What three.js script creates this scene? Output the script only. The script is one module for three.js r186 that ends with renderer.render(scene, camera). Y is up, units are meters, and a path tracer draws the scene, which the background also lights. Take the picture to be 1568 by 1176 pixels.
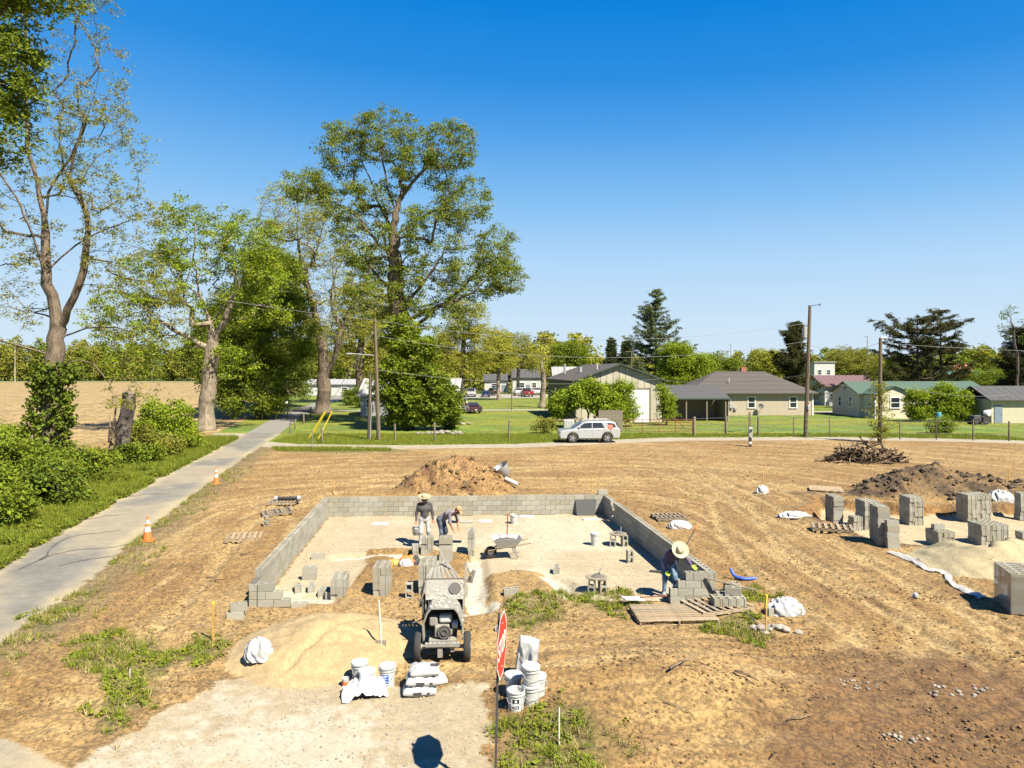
import * as THREE from 'three';
import { mergeGeometries } from 'three/addons/utils/BufferGeometryUtils.js';
import { RoundedBoxGeometry } from 'three/addons/geometries/RoundedBoxGeometry.js';
import { MarchingCubes } from 'three/addons/objects/MarchingCubes.js';

// ---------- camera, sky, sun, exposure ----------
const scene = new THREE.Scene();
const CAM_H = 6, FOC = 1087, HOR = 566;                       // drone height (m), focal length and horizon of the 1568 x 1176 frame
const camera = new THREE.PerspectiveCamera(2 * Math.atan(588 / FOC) * 180 / Math.PI, 4 / 3, 0.1, 4000);
camera.position.set(0, CAM_H, 0); camera.lookAt(0, CAM_H, -10);
camera.setViewOffset(1568, 1176, 0, 588 - HOR, 1568, 1176);
camera.updateProjectionMatrix();
const renderer = new THREE.WebGLRenderer({ antialias: true });
renderer.setSize(1024, 768);
renderer.toneMapping = THREE.LinearToneMapping;
const EXPO = 2.85; renderer.toneMappingExposure = EXPO;
renderer.shadowMap.enabled = true;
const SUN = new THREE.Vector3(0.55, 1, 0.57).normalize();
{
  const W = 256, Hh = 256, d = new Float32Array(W * Hh * 4);
  const lin = c => c.map(v => { v /= 255; return v <= 0.04045 ? v / 12.92 : Math.pow((v + 0.055) / 1.055, 2.4); });
  const stops = [[-90, [150, 140, 110]], [-3, [170, 170, 150]], [0, [216, 233, 246]], [3.5, [206, 230, 249]], [8.7, [178, 216, 250]], [13.7, [130, 191, 244]], [18.6, [82, 162, 235]], [22.3, [46, 144, 227]], [27.5, [14, 131, 221]], [32, [6, 122, 213]], [45, [4, 100, 193]], [90, [4, 78, 168]]].map(([e, c]) => [e, lin(c)]);
  for (let j = 0; j < Hh; j++) {
    const e0 = ((j + 0.5) / Hh - 0.5) * 180;
    for (let i = 0; i < W; i++) {
      const el = e0 > 0 ? e0 * (1 + 0.12 * Math.cos(((i + 0.5) / W - 0.5) * 2 * Math.PI) * Math.cos(e0 * Math.PI / 180)) : e0; let k = 0;      // a little deeper blue toward the sun's side
      while (k < stops.length - 2 && el > stops[k + 1][0]) k++;
      const t = Math.min(1, Math.max(0, (el - stops[k][0]) / (stops[k + 1][0] - stops[k][0])));
      const o = (j * W + i) * 4;
      for (let c = 0; c < 3; c++) d[o + c] = (stops[k][1][c] * (1 - t) + stops[k + 1][1][c] * t) / EXPO;
      d[o + 3] = 1;
    }
  }
  const sky = new THREE.DataTexture(d, W, Hh, THREE.RGBAFormat, THREE.FloatType);
  sky.mapping = THREE.EquirectangularReflectionMapping; sky.magFilter = sky.minFilter = THREE.LinearFilter; sky.needsUpdate = true;
  scene.background = sky; scene.environment = sky;
}
const sun = new THREE.DirectionalLight(new THREE.Color(1, 0.925, 0.775), 5.0);
sun.position.copy(SUN).multiplyScalar(200).add(new THREE.Vector3(0, 0, -50)); sun.target.position.set(0, 0, -50);
sun.castShadow = true; sun.shadow.mapSize.set(4096, 4096); sun.shadow.radius = 1;
Object.assign(sun.shadow.camera, { left: -110, right: 110, top: 110, bottom: -110, near: 1, far: 600 });
scene.add(sun, sun.target);

// ---------- helpers ----------
function rng(a) { return () => { a |= 0; a = a + 0x6D2B79F5 | 0; let t = Math.imul(a ^ a >>> 15, 1 | a); t = t + Math.imul(t ^ t >>> 7, 61 | t) ^ t; return ((t ^ t >>> 14) >>> 0) / 4294967296; }; }
const R = rng(7);
const rr = (a, b, f = R) => a + (b - a) * f();
const hash = (i, j) => { let h = Math.imul(i, 374761393) + Math.imul(j, 668265263) | 0; h = Math.imul(h ^ h >>> 13, 1274126177); return ((h ^ h >>> 16) >>> 0) / 4294967296; };
function vn(x, y, per = 0) {                                    // value noise, tileable when per is given
  let i = Math.floor(x), j = Math.floor(y); const fx = x - i, fy = y - j;
  const u = fx * fx * (3 - 2 * fx), v = fy * fy * (3 - 2 * fy); let i1 = i + 1, j1 = j + 1;
  if (per) { i = ((i % per) + per) % per; i1 = ((i1 % per) + per) % per; j = ((j % per) + per) % per; j1 = ((j1 % per) + per) % per; }
  const a = hash(i, j), b = hash(i1, j), c = hash(i, j1), d = hash(i1, j1);
  return a + (b - a) * u + (c - a) * v + (a - b - c + d) * u * v;
}
function fbm(x, y, o = 4) { let s = 0, a = 0.5, t = 0; for (let k = 0; k < o; k++) { s += a * vn(x + k * 17.3, y - k * 9.1); t += a; a *= 0.5; x *= 2.03; y *= 2.03; } return s / t; }
const clamp = (v, a = 0, b = 1) => Math.min(b, Math.max(a, v));
const sm = (a, b, v) => { const t = clamp((v - a) / (b - a)); return t * t * (3 - 2 * t); };
const lerp = (a, b, t) => a + (b - a) * t;
const mix3 = (a, b, t) => [lerp(a[0], b[0], t), lerp(a[1], b[1], t), lerp(a[2], b[2], t)];
const V = (x, y, z) => new THREE.Vector3(x, y, z);
const gp = (px, py, h = 0) => { const d = (CAM_H - h) * FOC / (py - HOR); return [(px - 784) / FOC * d, -d]; };   // a spot on the survey photo -> metres on the ground
const atD = (px, d) => (px - 784) / FOC * d;
const used = {};
const numbered = n => { const k = used[n] = (used[n] ?? -1) + 1; return k ? n + '_' + String(k).padStart(3, '0') : n; };
function tag(o, label, category, group, kind) { if (label) o.userData.label = label; if (category) o.userData.category = category; if (group) o.userData.group = group; if (kind) o.userData.kind = kind; return o; }
function thing(name, label, category, x = 0, y = 0, z = 0, ry = 0, group) {
  const g = new THREE.Group(); g.name = numbered(name); g.position.set(x, y, z); g.rotation.y = ry; scene.add(g); return tag(g, label, category, group);
}
function part(parent, name, geo, mat, x = 0, y = 0, z = 0, rx = 0, ry = 0, rz = 0) {
  const m = new THREE.Mesh(Array.isArray(geo) ? mg(geo) : geo, mat); m.name = name; m.position.set(x, y, z); m.rotation.set(rx, ry, rz); m.castShadow = m.receiveShadow = true; parent.add(m); return m;
}
function solo(name, geo, mat, label, category, x = 0, y = 0, z = 0, ry = 0, group, kind) { const m = part(scene, numbered(name), geo, mat, x, y, z, 0, ry, 0); return tag(m, label, category, group, kind); }
function copyOf(o, x, y, z, ry, label, group) { const c = o.clone(); c.userData = { ...o.userData }; c.name = numbered(o.name.replace(/_\d{3}$/, '')); c.position.set(x, y, z); c.rotation.y = ry; if (label) c.userData.label = label; if (group) c.userData.group = group; scene.add(c); return c; }
function mg(list) { return mergeGeometries(list.map(g => { const n = g.index ? g.toNonIndexed() : g; for (const k of Object.keys(n.attributes)) if (!['position', 'normal', 'uv'].includes(k)) n.deleteAttribute(k); if (!n.attributes.uv) n.setAttribute('uv', new THREE.BufferAttribute(new Float32Array(n.attributes.position.count * 2), 2)); return n; })); }
function uvm(g, s = 1) {                                          // uv in metres from the dominant face direction
  if (g.index) g = g.toNonIndexed();
  const p = g.attributes.position, n = g.attributes.normal, uv = new Float32Array(p.count * 2);
  for (let i = 0; i < p.count; i++) {
    const ax = Math.abs(n.getX(i)), ay = Math.abs(n.getY(i)), az = Math.abs(n.getZ(i));
    const [a, b] = ay > ax && ay > az ? [p.getX(i), p.getZ(i)] : ax > az ? [p.getZ(i), p.getY(i)] : [p.getX(i), p.getY(i)];
    uv[2 * i] = a * s; uv[2 * i + 1] = b * s;
  }
  g.setAttribute('uv', new THREE.BufferAttribute(uv, 2)); return g;
}
const T = (g, x, y, z, rx = 0, ry = 0, rz = 0) => g.applyMatrix4(new THREE.Matrix4().compose(V(x, y, z), new THREE.Quaternion().setFromEuler(new THREE.Euler(rx, ry, rz)), V(1, 1, 1)));
const B = (w, h, d, x = 0, y = 0, z = 0, rx = 0, ry = 0, rz = 0) => T(uvm(new THREE.BoxGeometry(w, h, d)), x, y, z, rx, ry, rz);
const RB = (w, h, d, r, x = 0, y = 0, z = 0, rx = 0, ry = 0, rz = 0, s = 2) => T(uvm(new RoundedBoxGeometry(w, h, d, s, r)), x, y, z, rx, ry, rz);
const CY = (r0, r1, h, n = 12, x = 0, y = 0, z = 0, rx = 0, ry = 0, rz = 0) => T(new THREE.CylinderGeometry(r1, r0, h, n), x, y, z, rx, ry, rz);
function bar(a, b, r, n = 8, r1 = r) {                            // a round bar from a to b
  const A = V(...a), Bv = V(...b), d = Bv.clone().sub(A), g = new THREE.CylinderGeometry(r1, r, d.length(), n);
  return g.applyMatrix4(new THREE.Matrix4().compose(A.add(Bv).multiplyScalar(0.5), new THREE.Quaternion().setFromUnitVectors(V(0, 1, 0), d.normalize()), V(1, 1, 1)));
}
function beam(a, b, w, h) {                                       // a square bar from a to b
  const A = V(...a), Bv = V(...b), d = Bv.clone().sub(A), g = uvm(new THREE.BoxGeometry(w, d.length(), h));
  return g.applyMatrix4(new THREE.Matrix4().compose(A.add(Bv).multiplyScalar(0.5), new THREE.Quaternion().setFromUnitVectors(V(0, 1, 0), d.normalize()), V(1, 1, 1)));
}
const tube = (pts, r, n = 24, m = 6) => new THREE.TubeGeometry(new THREE.CatmullRomCurve3(pts.map(p => V(...p))), n, r, m);
const lathe = (pts, n = 20) => new THREE.LatheGeometry(pts.map(([r, y]) => new THREE.Vector2(r, y)), n);
function extr(pts, depth, holes = [], bevel = 0) {                // outline in x,y pushed along z
  const s = new THREE.Shape(pts.map(p => new THREE.Vector2(...p)));
  for (const h of holes) s.holes.push(new THREE.Path(h.map(p => new THREE.Vector2(...p))));
  return uvm(new THREE.ExtrudeGeometry(s, { depth, bevelEnabled: bevel > 0, bevelSize: bevel, bevelThickness: bevel, bevelSegments: 2, bevelOffset: -bevel }));
}
function poly(verts, faces) {                                      // flat-shaded mesh from vertex and face lists
  const p = []; for (const f of faces) for (let k = 1; k < f.length - 1; k++) for (const i of [f[0], f[k], f[k + 1]]) p.push(...verts[i]);
  const g = new THREE.BufferGeometry(); g.setAttribute('position', new THREE.Float32BufferAttribute(p, 3)); g.computeVertexNormals(); return uvm(g);
}
function rough(g, amp, f = 3, seed = 0) {                          // push vertices about so that an edge is never machine-straight
  const p = g.attributes.position;
  for (let i = 0; i < p.count; i++) { const x = p.getX(i), y = p.getY(i), z = p.getZ(i); p.setXYZ(i, x + amp * (fbm(y * f + seed, z * f + 3, 2) - 0.5) * 2, y + amp * (fbm(x * f + 7 + seed, z * f, 2) - 0.5) * 2, z + amp * (fbm(x * f + 11, y * f + seed, 2) - 0.5) * 2); }
  g.computeVertexNormals(); return g;
}

// ---------- textures and materials ----------
function tex(n, fn, srgb = true, rep = 1) {
  const d = new Uint8Array(n * n * 4);
  for (let j = 0; j < n; j++) for (let i = 0; i < n; i++) { const c = fn(i / n, j / n); const o = (j * n + i) * 4; for (let k = 0; k < 3; k++) d[o + k] = clamp(c[k] ?? c) * 255; d[o + 3] = 255; if (typeof c === 'number') d[o] = d[o + 1] = d[o + 2] = clamp(c) * 255; }
  const t = new THREE.DataTexture(d, n, n); t.wrapS = t.wrapT = THREE.RepeatWrapping; t.magFilter = t.minFilter = THREE.LinearFilter; t.repeat.set(rep, rep);
  if (srgb) t.colorSpace = THREE.SRGBColorSpace; t.needsUpdate = true; return t;
}
const pf = (u, v, p, o = 4) => { let s = 0, a = 0.5, t = 0; for (let k = 0; k < o; k++) { s += a * vn(u * p, v * p + k * 0, p); t += a; a *= 0.6; p *= 2; } return s / t; };   // tileable fbm
const grainT = tex(512, (u, v) => { const a = pf(u, v, 44, 4), b = pf(u + 0.37, v + 0.11, 6, 3), c = vn(u * 170, v * 170, 170); return 0.86 + 0.8 * (a - 0.5) + 0.14 * (b - 0.5) + (c > 0.9 ? -0.12 : c < 0.07 ? 0.12 : 0); });
const fineT = tex(512, (u, v) => { const a = pf(u, v, 40, 4), c = vn(u * 200, v * 200, 200), b = pf(u + 0.2, v + 0.7, 9, 3); return 0.86 + 0.2 * (a - 0.5) + 0.12 * (b - 0.5) + (c > 0.93 ? -0.10 : c < 0.06 ? 0.09 : 0); });
const soilB = tex(512, (u, v) => { const a = pf(u, v, 10, 5), c = 1 - Math.abs(pf(u + 0.5, v + 0.2, 14, 4) * 2 - 1); return clamp(0.5 + (a - 0.5) * 1.6 + (c - 0.6) * 0.5); }, false);
const specT = tex(256, (u, v) => { const a = vn(u * 128, v * 128, 128), b = pf(u, v, 8, 4); return 0.92 + (a - 0.5) * 0.13 + (b - 0.5) * 0.10; });
const barkT = tex(256, (u, v) => { const a = 1 - Math.abs(pf(u * 1, v * 0.25, 16, 4) * 2 - 1); return 0.55 + 0.6 * (a - 0.3) * pf(u, v, 4, 3) * 1.8; });
const woodT = tex(256, (u, v) => 0.86 + 0.22 * (vn(u * 6 + vn(u * 3, v * 30, 0), v * 64, 64) - 0.5) + 0.2 * (vn(u * 40, v * 4, 0) - 0.5));
const grassT = tex(512, (u, v) => { const a = pf(u, v, 90, 3), b = pf(u, v, 7, 4), c = pf(u + 0.3, v, 3, 3); return [0.84 + (a - 0.5) * 0.6 + (b - 0.5) * 0.4 + (c - 0.5) * 0.3, 0.86 + (a - 0.5) * 0.55 + (b - 0.5) * 0.3, 0.7 + (a - 0.5) * 0.6]; });
const shingT = tex(256, (u, v) => 0.84 + (vn(u * 24 + (Math.floor(v * 32) % 2) * 0.5, Math.floor(v * 32), 0) - 0.5) * 0.3 + (v * 32 % 1 < 0.12 ? -0.18 : 0) + (pf(u, v, 4, 3) - 0.5) * 0.3);
const rep = (t, s, s2 = s) => { const c = t.clone(); c.repeat.set(s, s2); c.needsUpdate = true; return c; };
const C = (r, g, b) => new THREE.Color().setRGB(r, g, b);
const ALB = 0.86;                                                // all base colours, matched to the exposure
const mat = (c, o = {}) => new THREE.MeshStandardMaterial({ color: C(c[0] * ALB, c[1] * ALB, c[2] * ALB), roughness: 0.9, ...o });
const specT2 = rep(specT, 2), barkT1 = rep(barkT, 0.6, 0.35), woodT1 = rep(woodT, 1);
const M = {
  block: [[0.335, 0.315, 0.25], [0.29, 0.275, 0.22], [0.375, 0.355, 0.285], [0.32, 0.29, 0.215], [0.35, 0.335, 0.28]].map(c => mat(c, { map: specT2, bumpMap: specT2, bumpScale: 0.003, roughness: 0.95 })),
  mortar: mat([0.13, 0.12, 0.10], { map: specT2 }),
  wood: [[0.40, 0.30, 0.18], [0.34, 0.255, 0.155], [0.44, 0.34, 0.22], [0.33, 0.27, 0.19]].map(c => mat(c, { map: woodT1 })),
  woodOld: mat([0.27, 0.215, 0.15], { map: woodT1 }), pole: mat([0.20, 0.155, 0.10], { map: rep(woodT, 2, 0.5) }), post: mat([0.26, 0.22, 0.155], { map: woodT1 }),
  stake: mat([0.62, 0.36, 0.09], { map: woodT1 }), stakeW: mat([0.75, 0.72, 0.62], { map: woodT1 }), orange: mat([0.75, 0.16, 0.03], { roughness: 0.6 }), white: mat([0.50, 0.50, 0.47], { roughness: 0.6 }),
  bucket: mat([0.45, 0.45, 0.43], { roughness: 0.45 }), bag: mat([0.45, 0.45, 0.44], { roughness: 0.6, map: specT }), black: mat([0.02, 0.02, 0.02], { roughness: 0.6 }), rubber: mat([0.035, 0.033, 0.03], { roughness: 0.9, map: specT }),
  steel: mat([0.42, 0.41, 0.39], { roughness: 0.45, metalness: 0.7 }), galv: mat([0.40, 0.40, 0.40], { roughness: 0.5, metalness: 0.4 }), dark: mat([0.05, 0.05, 0.05], { roughness: 0.7 }), mixer: mat([0.34, 0.32, 0.275], { roughness: 0.85, map: rep(fineT, 2), bumpMap: rep(fineT, 2), bumpScale: 0.004 }), mixerD: mat([0.12, 0.11, 0.10], { roughness: 0.85, map: rep(fineT, 2) }),
  red: mat([0.55, 0.03, 0.02], { roughness: 0.5 }), yellow: mat([0.80, 0.60, 0.03], { roughness: 0.5 }), blue: mat([0.02, 0.08, 0.42], { roughness: 0.5 }), rust: mat([0.22, 0.06, 0.03], { roughness: 0.8 }), teal: mat([0.08, 0.28, 0.35], { roughness: 0.6 }),
  wire: mat([0.25, 0.25, 0.25], { roughness: 0.6 }), glass: new THREE.MeshStandardMaterial({ color: C(0.02, 0.025, 0.03), roughness: 0.08, metalness: 0 }),
  stickM: [[0.20, 0.13, 0.075], [0.13, 0.085, 0.05], [0.30, 0.21, 0.12]].map(c => mat(c, { map: barkT1 })), stone: [[0.30, 0.265, 0.22], [0.24, 0.205, 0.17], [0.36, 0.32, 0.27]].map(c => mat(c, { map: specT })),
};
// ---------- the ground: one relief for the lot, cut into its surfaces ----------
const pts = (list, h = 0) => list.map(([a, b]) => gp(a, b, h));
function inside(p, x, z) { let c = false; for (let i = 0, j = p.length - 1; i < p.length; j = i++) { const a = p[i], b = p[j]; if ((a[1] > z) !== (b[1] > z) && x < (b[0] - a[0]) * (z - a[1]) / (b[1] - a[1]) + a[0]) c = !c; } return c; }
function segD(a, b, x, z) { const dx = b[0] - a[0], dz = b[1] - a[1], t = clamp(((x - a[0]) * dx + (z - a[1]) * dz) / (dx * dx + dz * dz)); return Math.hypot(x - a[0] - t * dx, z - a[1] - t * dz); }
function lineD(p, x, z) { let d = 1e9; for (let i = 0; i < p.length - 1; i++) d = Math.min(d, segD(p[i], p[i + 1], x, z)); return d; }
const region = (list, h = 0, pad = 1.5) => { const p = pts(list, h); const xs = p.map(q => q[0]), zs = p.map(q => q[1]); const b = [Math.min(...xs) - pad, Math.max(...xs) + pad, Math.min(...zs) - pad, Math.max(...zs) + pad], loop = [...p, p[0]];
  return (x, z) => { if (x < b[0] || x > b[1] || z < b[2] || z > b[3]) return -pad; const d = lineD(loop, x, z); return inside(p, x, z) ? d : -d; }; };   // metres inside (+) or outside (-)
const BL = [-7.46, -28.86], BR = [3.80, -29.5], FL = [-6.42, -18.1], FR = [5.05, -18.4];            // inner corners of the block walls
const house = [BL, BR, FR, FL];
const LANE = [[-15.5, -6], [-13.6, -11], [-12.75, -15], [-13.5, -19.5], [-14.7, -24], [-16.6, -32.5], [-19.4, -46], [-23.2, -66], [-28.4, -90], [-33, -120], [-40, -170]];
const TRACK = [[-27, -67], [-21.5, -58.2], [-17.5, -55.7], [-9.3, -54.9], [0.8, -56.0], [8, -59], [14, -61.3], [29.4, -61.8], [37, -60.5], [48, -57]];
const rPad = region([[60, 1190], [120, 1165], [230, 1100], [290, 1075], [330, 1048], [420, 1040], [600, 1050], [735, 1058], [742, 1100], [755, 1190]]);
const rStreet = region([[-500, 1050], [-120, 1095], [0, 1128], [62, 1158], [140, 1192], [140, 1400], [-500, 1400]]);
const rSandPile = (x, z) => 1 - Math.hypot((x + 4.05) / 2.0, (z + 15.35) / 2.0);
const rGravPile = (x, z) => 1 - Math.hypot((x - 15.0) / 2.5, (z + 21.9) / 2.1);
const rPit = region([[1244, 800], [1262, 778], [1320, 783], [1400, 790], [1700, 786], [1700, 850], [1560, 868], [1500, 880], [1445, 852], [1400, 846], [1345, 842], [1300, 822]], -0.3);
const rBare = region([[560, 842], [640, 838], [720, 850], [735, 870], [700, 930], [760, 940], [470, 938], [450, 920], [520, 912], [560, 870]]);                // brown soil inside the front of the foundation
const rHump = region([[742, 884], [790, 876], [835, 880], [850, 900], [880, 910], [870, 935], [750, 935], [735, 915]]);
const FOOT = [[[725, 858], [728, 885], [733, 905], [729, 930]], [[700, 934], [735, 931], [752, 929]], [[838, 885], [858, 893], [866, 915]], [[520, 853], [590, 849], [650, 852]], [[450, 915], [500, 920]]].map(l => pts(l));
const weedsList = [[[120, 985], [160, 965], [230, 975], [255, 1000], [330, 975], [325, 1000], [240, 1035], [215, 1075], [170, 1120], [160, 1085], [180, 1040], [130, 1010]],
  [[50, 935], [95, 925], [100, 950], [65, 970]], [[790, 925], [850, 908], [870, 915], [860, 950], [810, 962], [775, 945]], [[860, 915], [980, 905], [985, 925], [950, 938], [880, 930]], [[770, 1170], [790, 1120], [830, 1095], [900, 1088], [935, 1120], [930, 1190], [800, 1200]],
  [[1080, 955], [1130, 945], [1165, 965], [1150, 985], [1095, 970]], [[1130, 905], [1160, 900], [1165, 925], [1135, 930]], [[420, 684], [520, 686], [620, 689], [640, 692], [520, 694], [430, 692]]].map(l => region(l));
const weedAt = (x, z) => { let m = -9; for (const w of weedsList) m = Math.max(m, w(x, z)); return m; };
const houseD = (x, z) => { const d = lineD([...house, house[0]], x, z); return inside(house, x, z) ? -d : d; };
const cone = (x, z, cx, cz, rx, rz, h) => { const q = Math.hypot((x - cx) / rx, (z - cz) / rz); return q < 1.3 ? h * Math.max(0, 1.06 - Math.sqrt(q * q + 0.03)) * sm(1.3, 0.75, q) : 0; };
const laneX = z => { for (let i = 0; i < LANE.length - 1; i++) if (z <= LANE[i][1] && z >= LANE[i + 1][1]) return lerp(LANE[i][0], LANE[i + 1][0], (z - LANE[i][1]) / (LANE[i + 1][1] - LANE[i][1])); return -30; };
const dirtiness = (x, z) => { const e = -x + laneX(z); return e; };
// piles of dug soil
const heapA = (x, z) => cone(x, z, -2.7, -36, 3.1, 2.7, 1.75) + cone(x, z, -4.4, -35.1, 1.8, 1.2, 0.5);
const heapB = (x, z) => cone(x, z, 20.4, -34.8, 3.6, 2.8, 1.35) + cone(x, z, 17.4, -33.2, 2.0, 1.2, 0.8) + cone(x, z, 26.5, -34.0, 5, 2.4, 0.95) + cone(x, z, 14.2, -33.6, 2.4, 1.2, 0.25);
const TYRE = [[[560, 735], [700, 722], [850, 718], [1010, 716], [1120, 752], [1215, 815], [1330, 885], [1470, 945], [1640, 1015]], [[830, 702], [1000, 704], [1110, 725], [1215, 775], [1330, 832], [1450, 905], [1640, 985]], [[420, 772], [520, 748], [620, 732], [690, 716]], [[880, 694], [1050, 695], [1250, 700], [1330, 715]], [[1120, 770], [1150, 830], [1200, 880], [1290, 930], [1420, 1010], [1560, 1120]], [[400, 720], [560, 705], [660, 700]], [[1090, 760], [1060, 742], [980, 735], [900, 738]], [[250, 1010], [330, 930], [390, 850], [420, 800]]].map(l => pts(l));
function tyreAt(x, z) { let m = 0; for (const l of TYRE) { const d = lineD(l, x, z); if (d > 1.6) continue; m = Math.max(m, Math.exp(-(((d - 0.85) / 0.24) ** 2))); } return m; }
const rDamp = region([[1215, 1025], [1320, 992], [1440, 1000], [1560, 1030], [1720, 1040], [1720, 1300], [1100, 1300], [1160, 1130]]);
const rutN = (x, z) => { const d = houseD(x, z), a = Math.atan2(z + 23, x + 1); return [d, a * 14]; };
function H(x, z, fine = true) {
  let y = 0; const d = houseD(x, z);
  const hA = heapA(x, z), hB = heapB(x, z);
  y += hA + hB + cone(x, z, -4.05, -15.4, 1.95, 1.95, 0.70) + cone(x, z, 15.0, -21.9, 2.5, 2.1, 0.78);
  y += 0.42 * Math.exp(-(((x - 3.0) / 2.6) ** 2 + ((z + 13.6) / 1.7) ** 2)) + 0.14 * Math.exp(-(((x - 5.4) / 0.9) ** 2 + ((z + 18.0) / 0.6) ** 2));
  y += cone(x, z, -21.2, -37.2, 1.5, 1.1, 0.7);                                                   // spoil beside the lane
  const hp = rHump(x, z); if (hp > -0.5) y += 0.16 * sm(-0.2, 0.35, hp);
  const bp = rBare(x, z); if (bp > -0.4) y += 0.10 * sm(-0.15, 0.3, bp) * fbm(x * 2, z * 2, 2);
  for (const f of FOOT) { if (Math.abs(f[0][0] - x) < 6 && Math.abs(f[0][1] - z) < 6) { const q = lineD(f, x, z); y -= 0.13 * sm(0.5, 0.18, q); } }
  const pit = rPit(x, z); if (pit > -1.4) { y = lerp(y, -0.34, sm(-0.28, 0.14, pit + (fbm(x * 2.2, z * 2.2, 2) - 0.5) * 0.4)); if (pit < 0.1) y += 0.2 * sm(-1.1, -0.35, pit) * sm(0.0, -0.3, pit) * fbm(x * 1.5, z * 1.5, 2); }
  if (!fine) return y;
  const lane = lineD(LANE, x, z), track = z < -48 ? lineD(TRACK, x, z) : 9;
  const soft = sm(1.5, 2.3, lane) * sm(0.1, -0.4, rStreet(x, z)) * sm(1.5, 2.6, track);
  const inH = d < -0.1;
  const amp = inH ? (bp > 0 || hp > 0 ? 0.8 : 0.16) : soft * (rPad(x, z) > 0 ? 0.28 : pit > 0 ? 0.25 : 1);
  const [rd, ra] = rutN(x, z);
  const heap = sm(0.1, 0.6, hA + hB);
  y += amp * (0.085 * (fbm(x * 0.9, z * 0.9, 3) - 0.5) + 0.045 * (fbm(x * 3.4 + 9, z * 3.4, 3) - 0.5) + 0.032 * (1 - Math.abs(2 * fbm(x * 7, z * 7 + 4, 2) - 1) - 0.6));
  if (d > 1.2 && rPad(x, z) < 0) y += soft * sm(1.2, 3, d) * (0.085 * (fbm(rd * 2.6, ra * 0.22, 2) - 0.5) + 0.05 * (vn(rd * 7, ra * 0.5) - 0.5));
  { const ty = d > 0.8 && rPad(x, z) < 0 ? tyreAt(x, z) * soft : 0; if (ty > 0.02) y += ty * (-0.05 + 0.03 * (vn(x * 6.5, z * 6.5) - 0.5)) + 0.035 * sm(0.02, 0.3, ty) * sm(0.7, 0.3, ty); }
  y += heap * (0.5 * (fbm(x * 1.7 + 3, z * 1.7, 3) - 0.5) + 0.26 * (1 - Math.abs(2 * fbm(x * 4.5, z * 4.5, 2) - 1) - 0.6));
  const sp = rSandPile(x, z); if (sp > 0) y += 0.1 * (fbm(x * 3, z * 3, 3) - 0.5) * sm(0, 0.3, sp) - 0.10 * sm(0.12, 0, Math.abs(x + 3.4 + 0.5 * (z + 16))) * sm(0, 0.3, sp);
  return y;
}
const Hs = (x, z) => H(x, z, false);
const gph = (px, py) => { let h = 0, p; for (let k = 0; k < 6; k++) { p = gp(px, py, h); h = H(p[0], p[1]); } return [p[0], h, p[1]]; };
const CLS = ['dirt_lot', 'sand_floor', 'gravel_pad', 'asphalt_lane', 'gravel_track', 'lawn', 'plowed_field', 'sand_pile', 'gravel_pile'];
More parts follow.
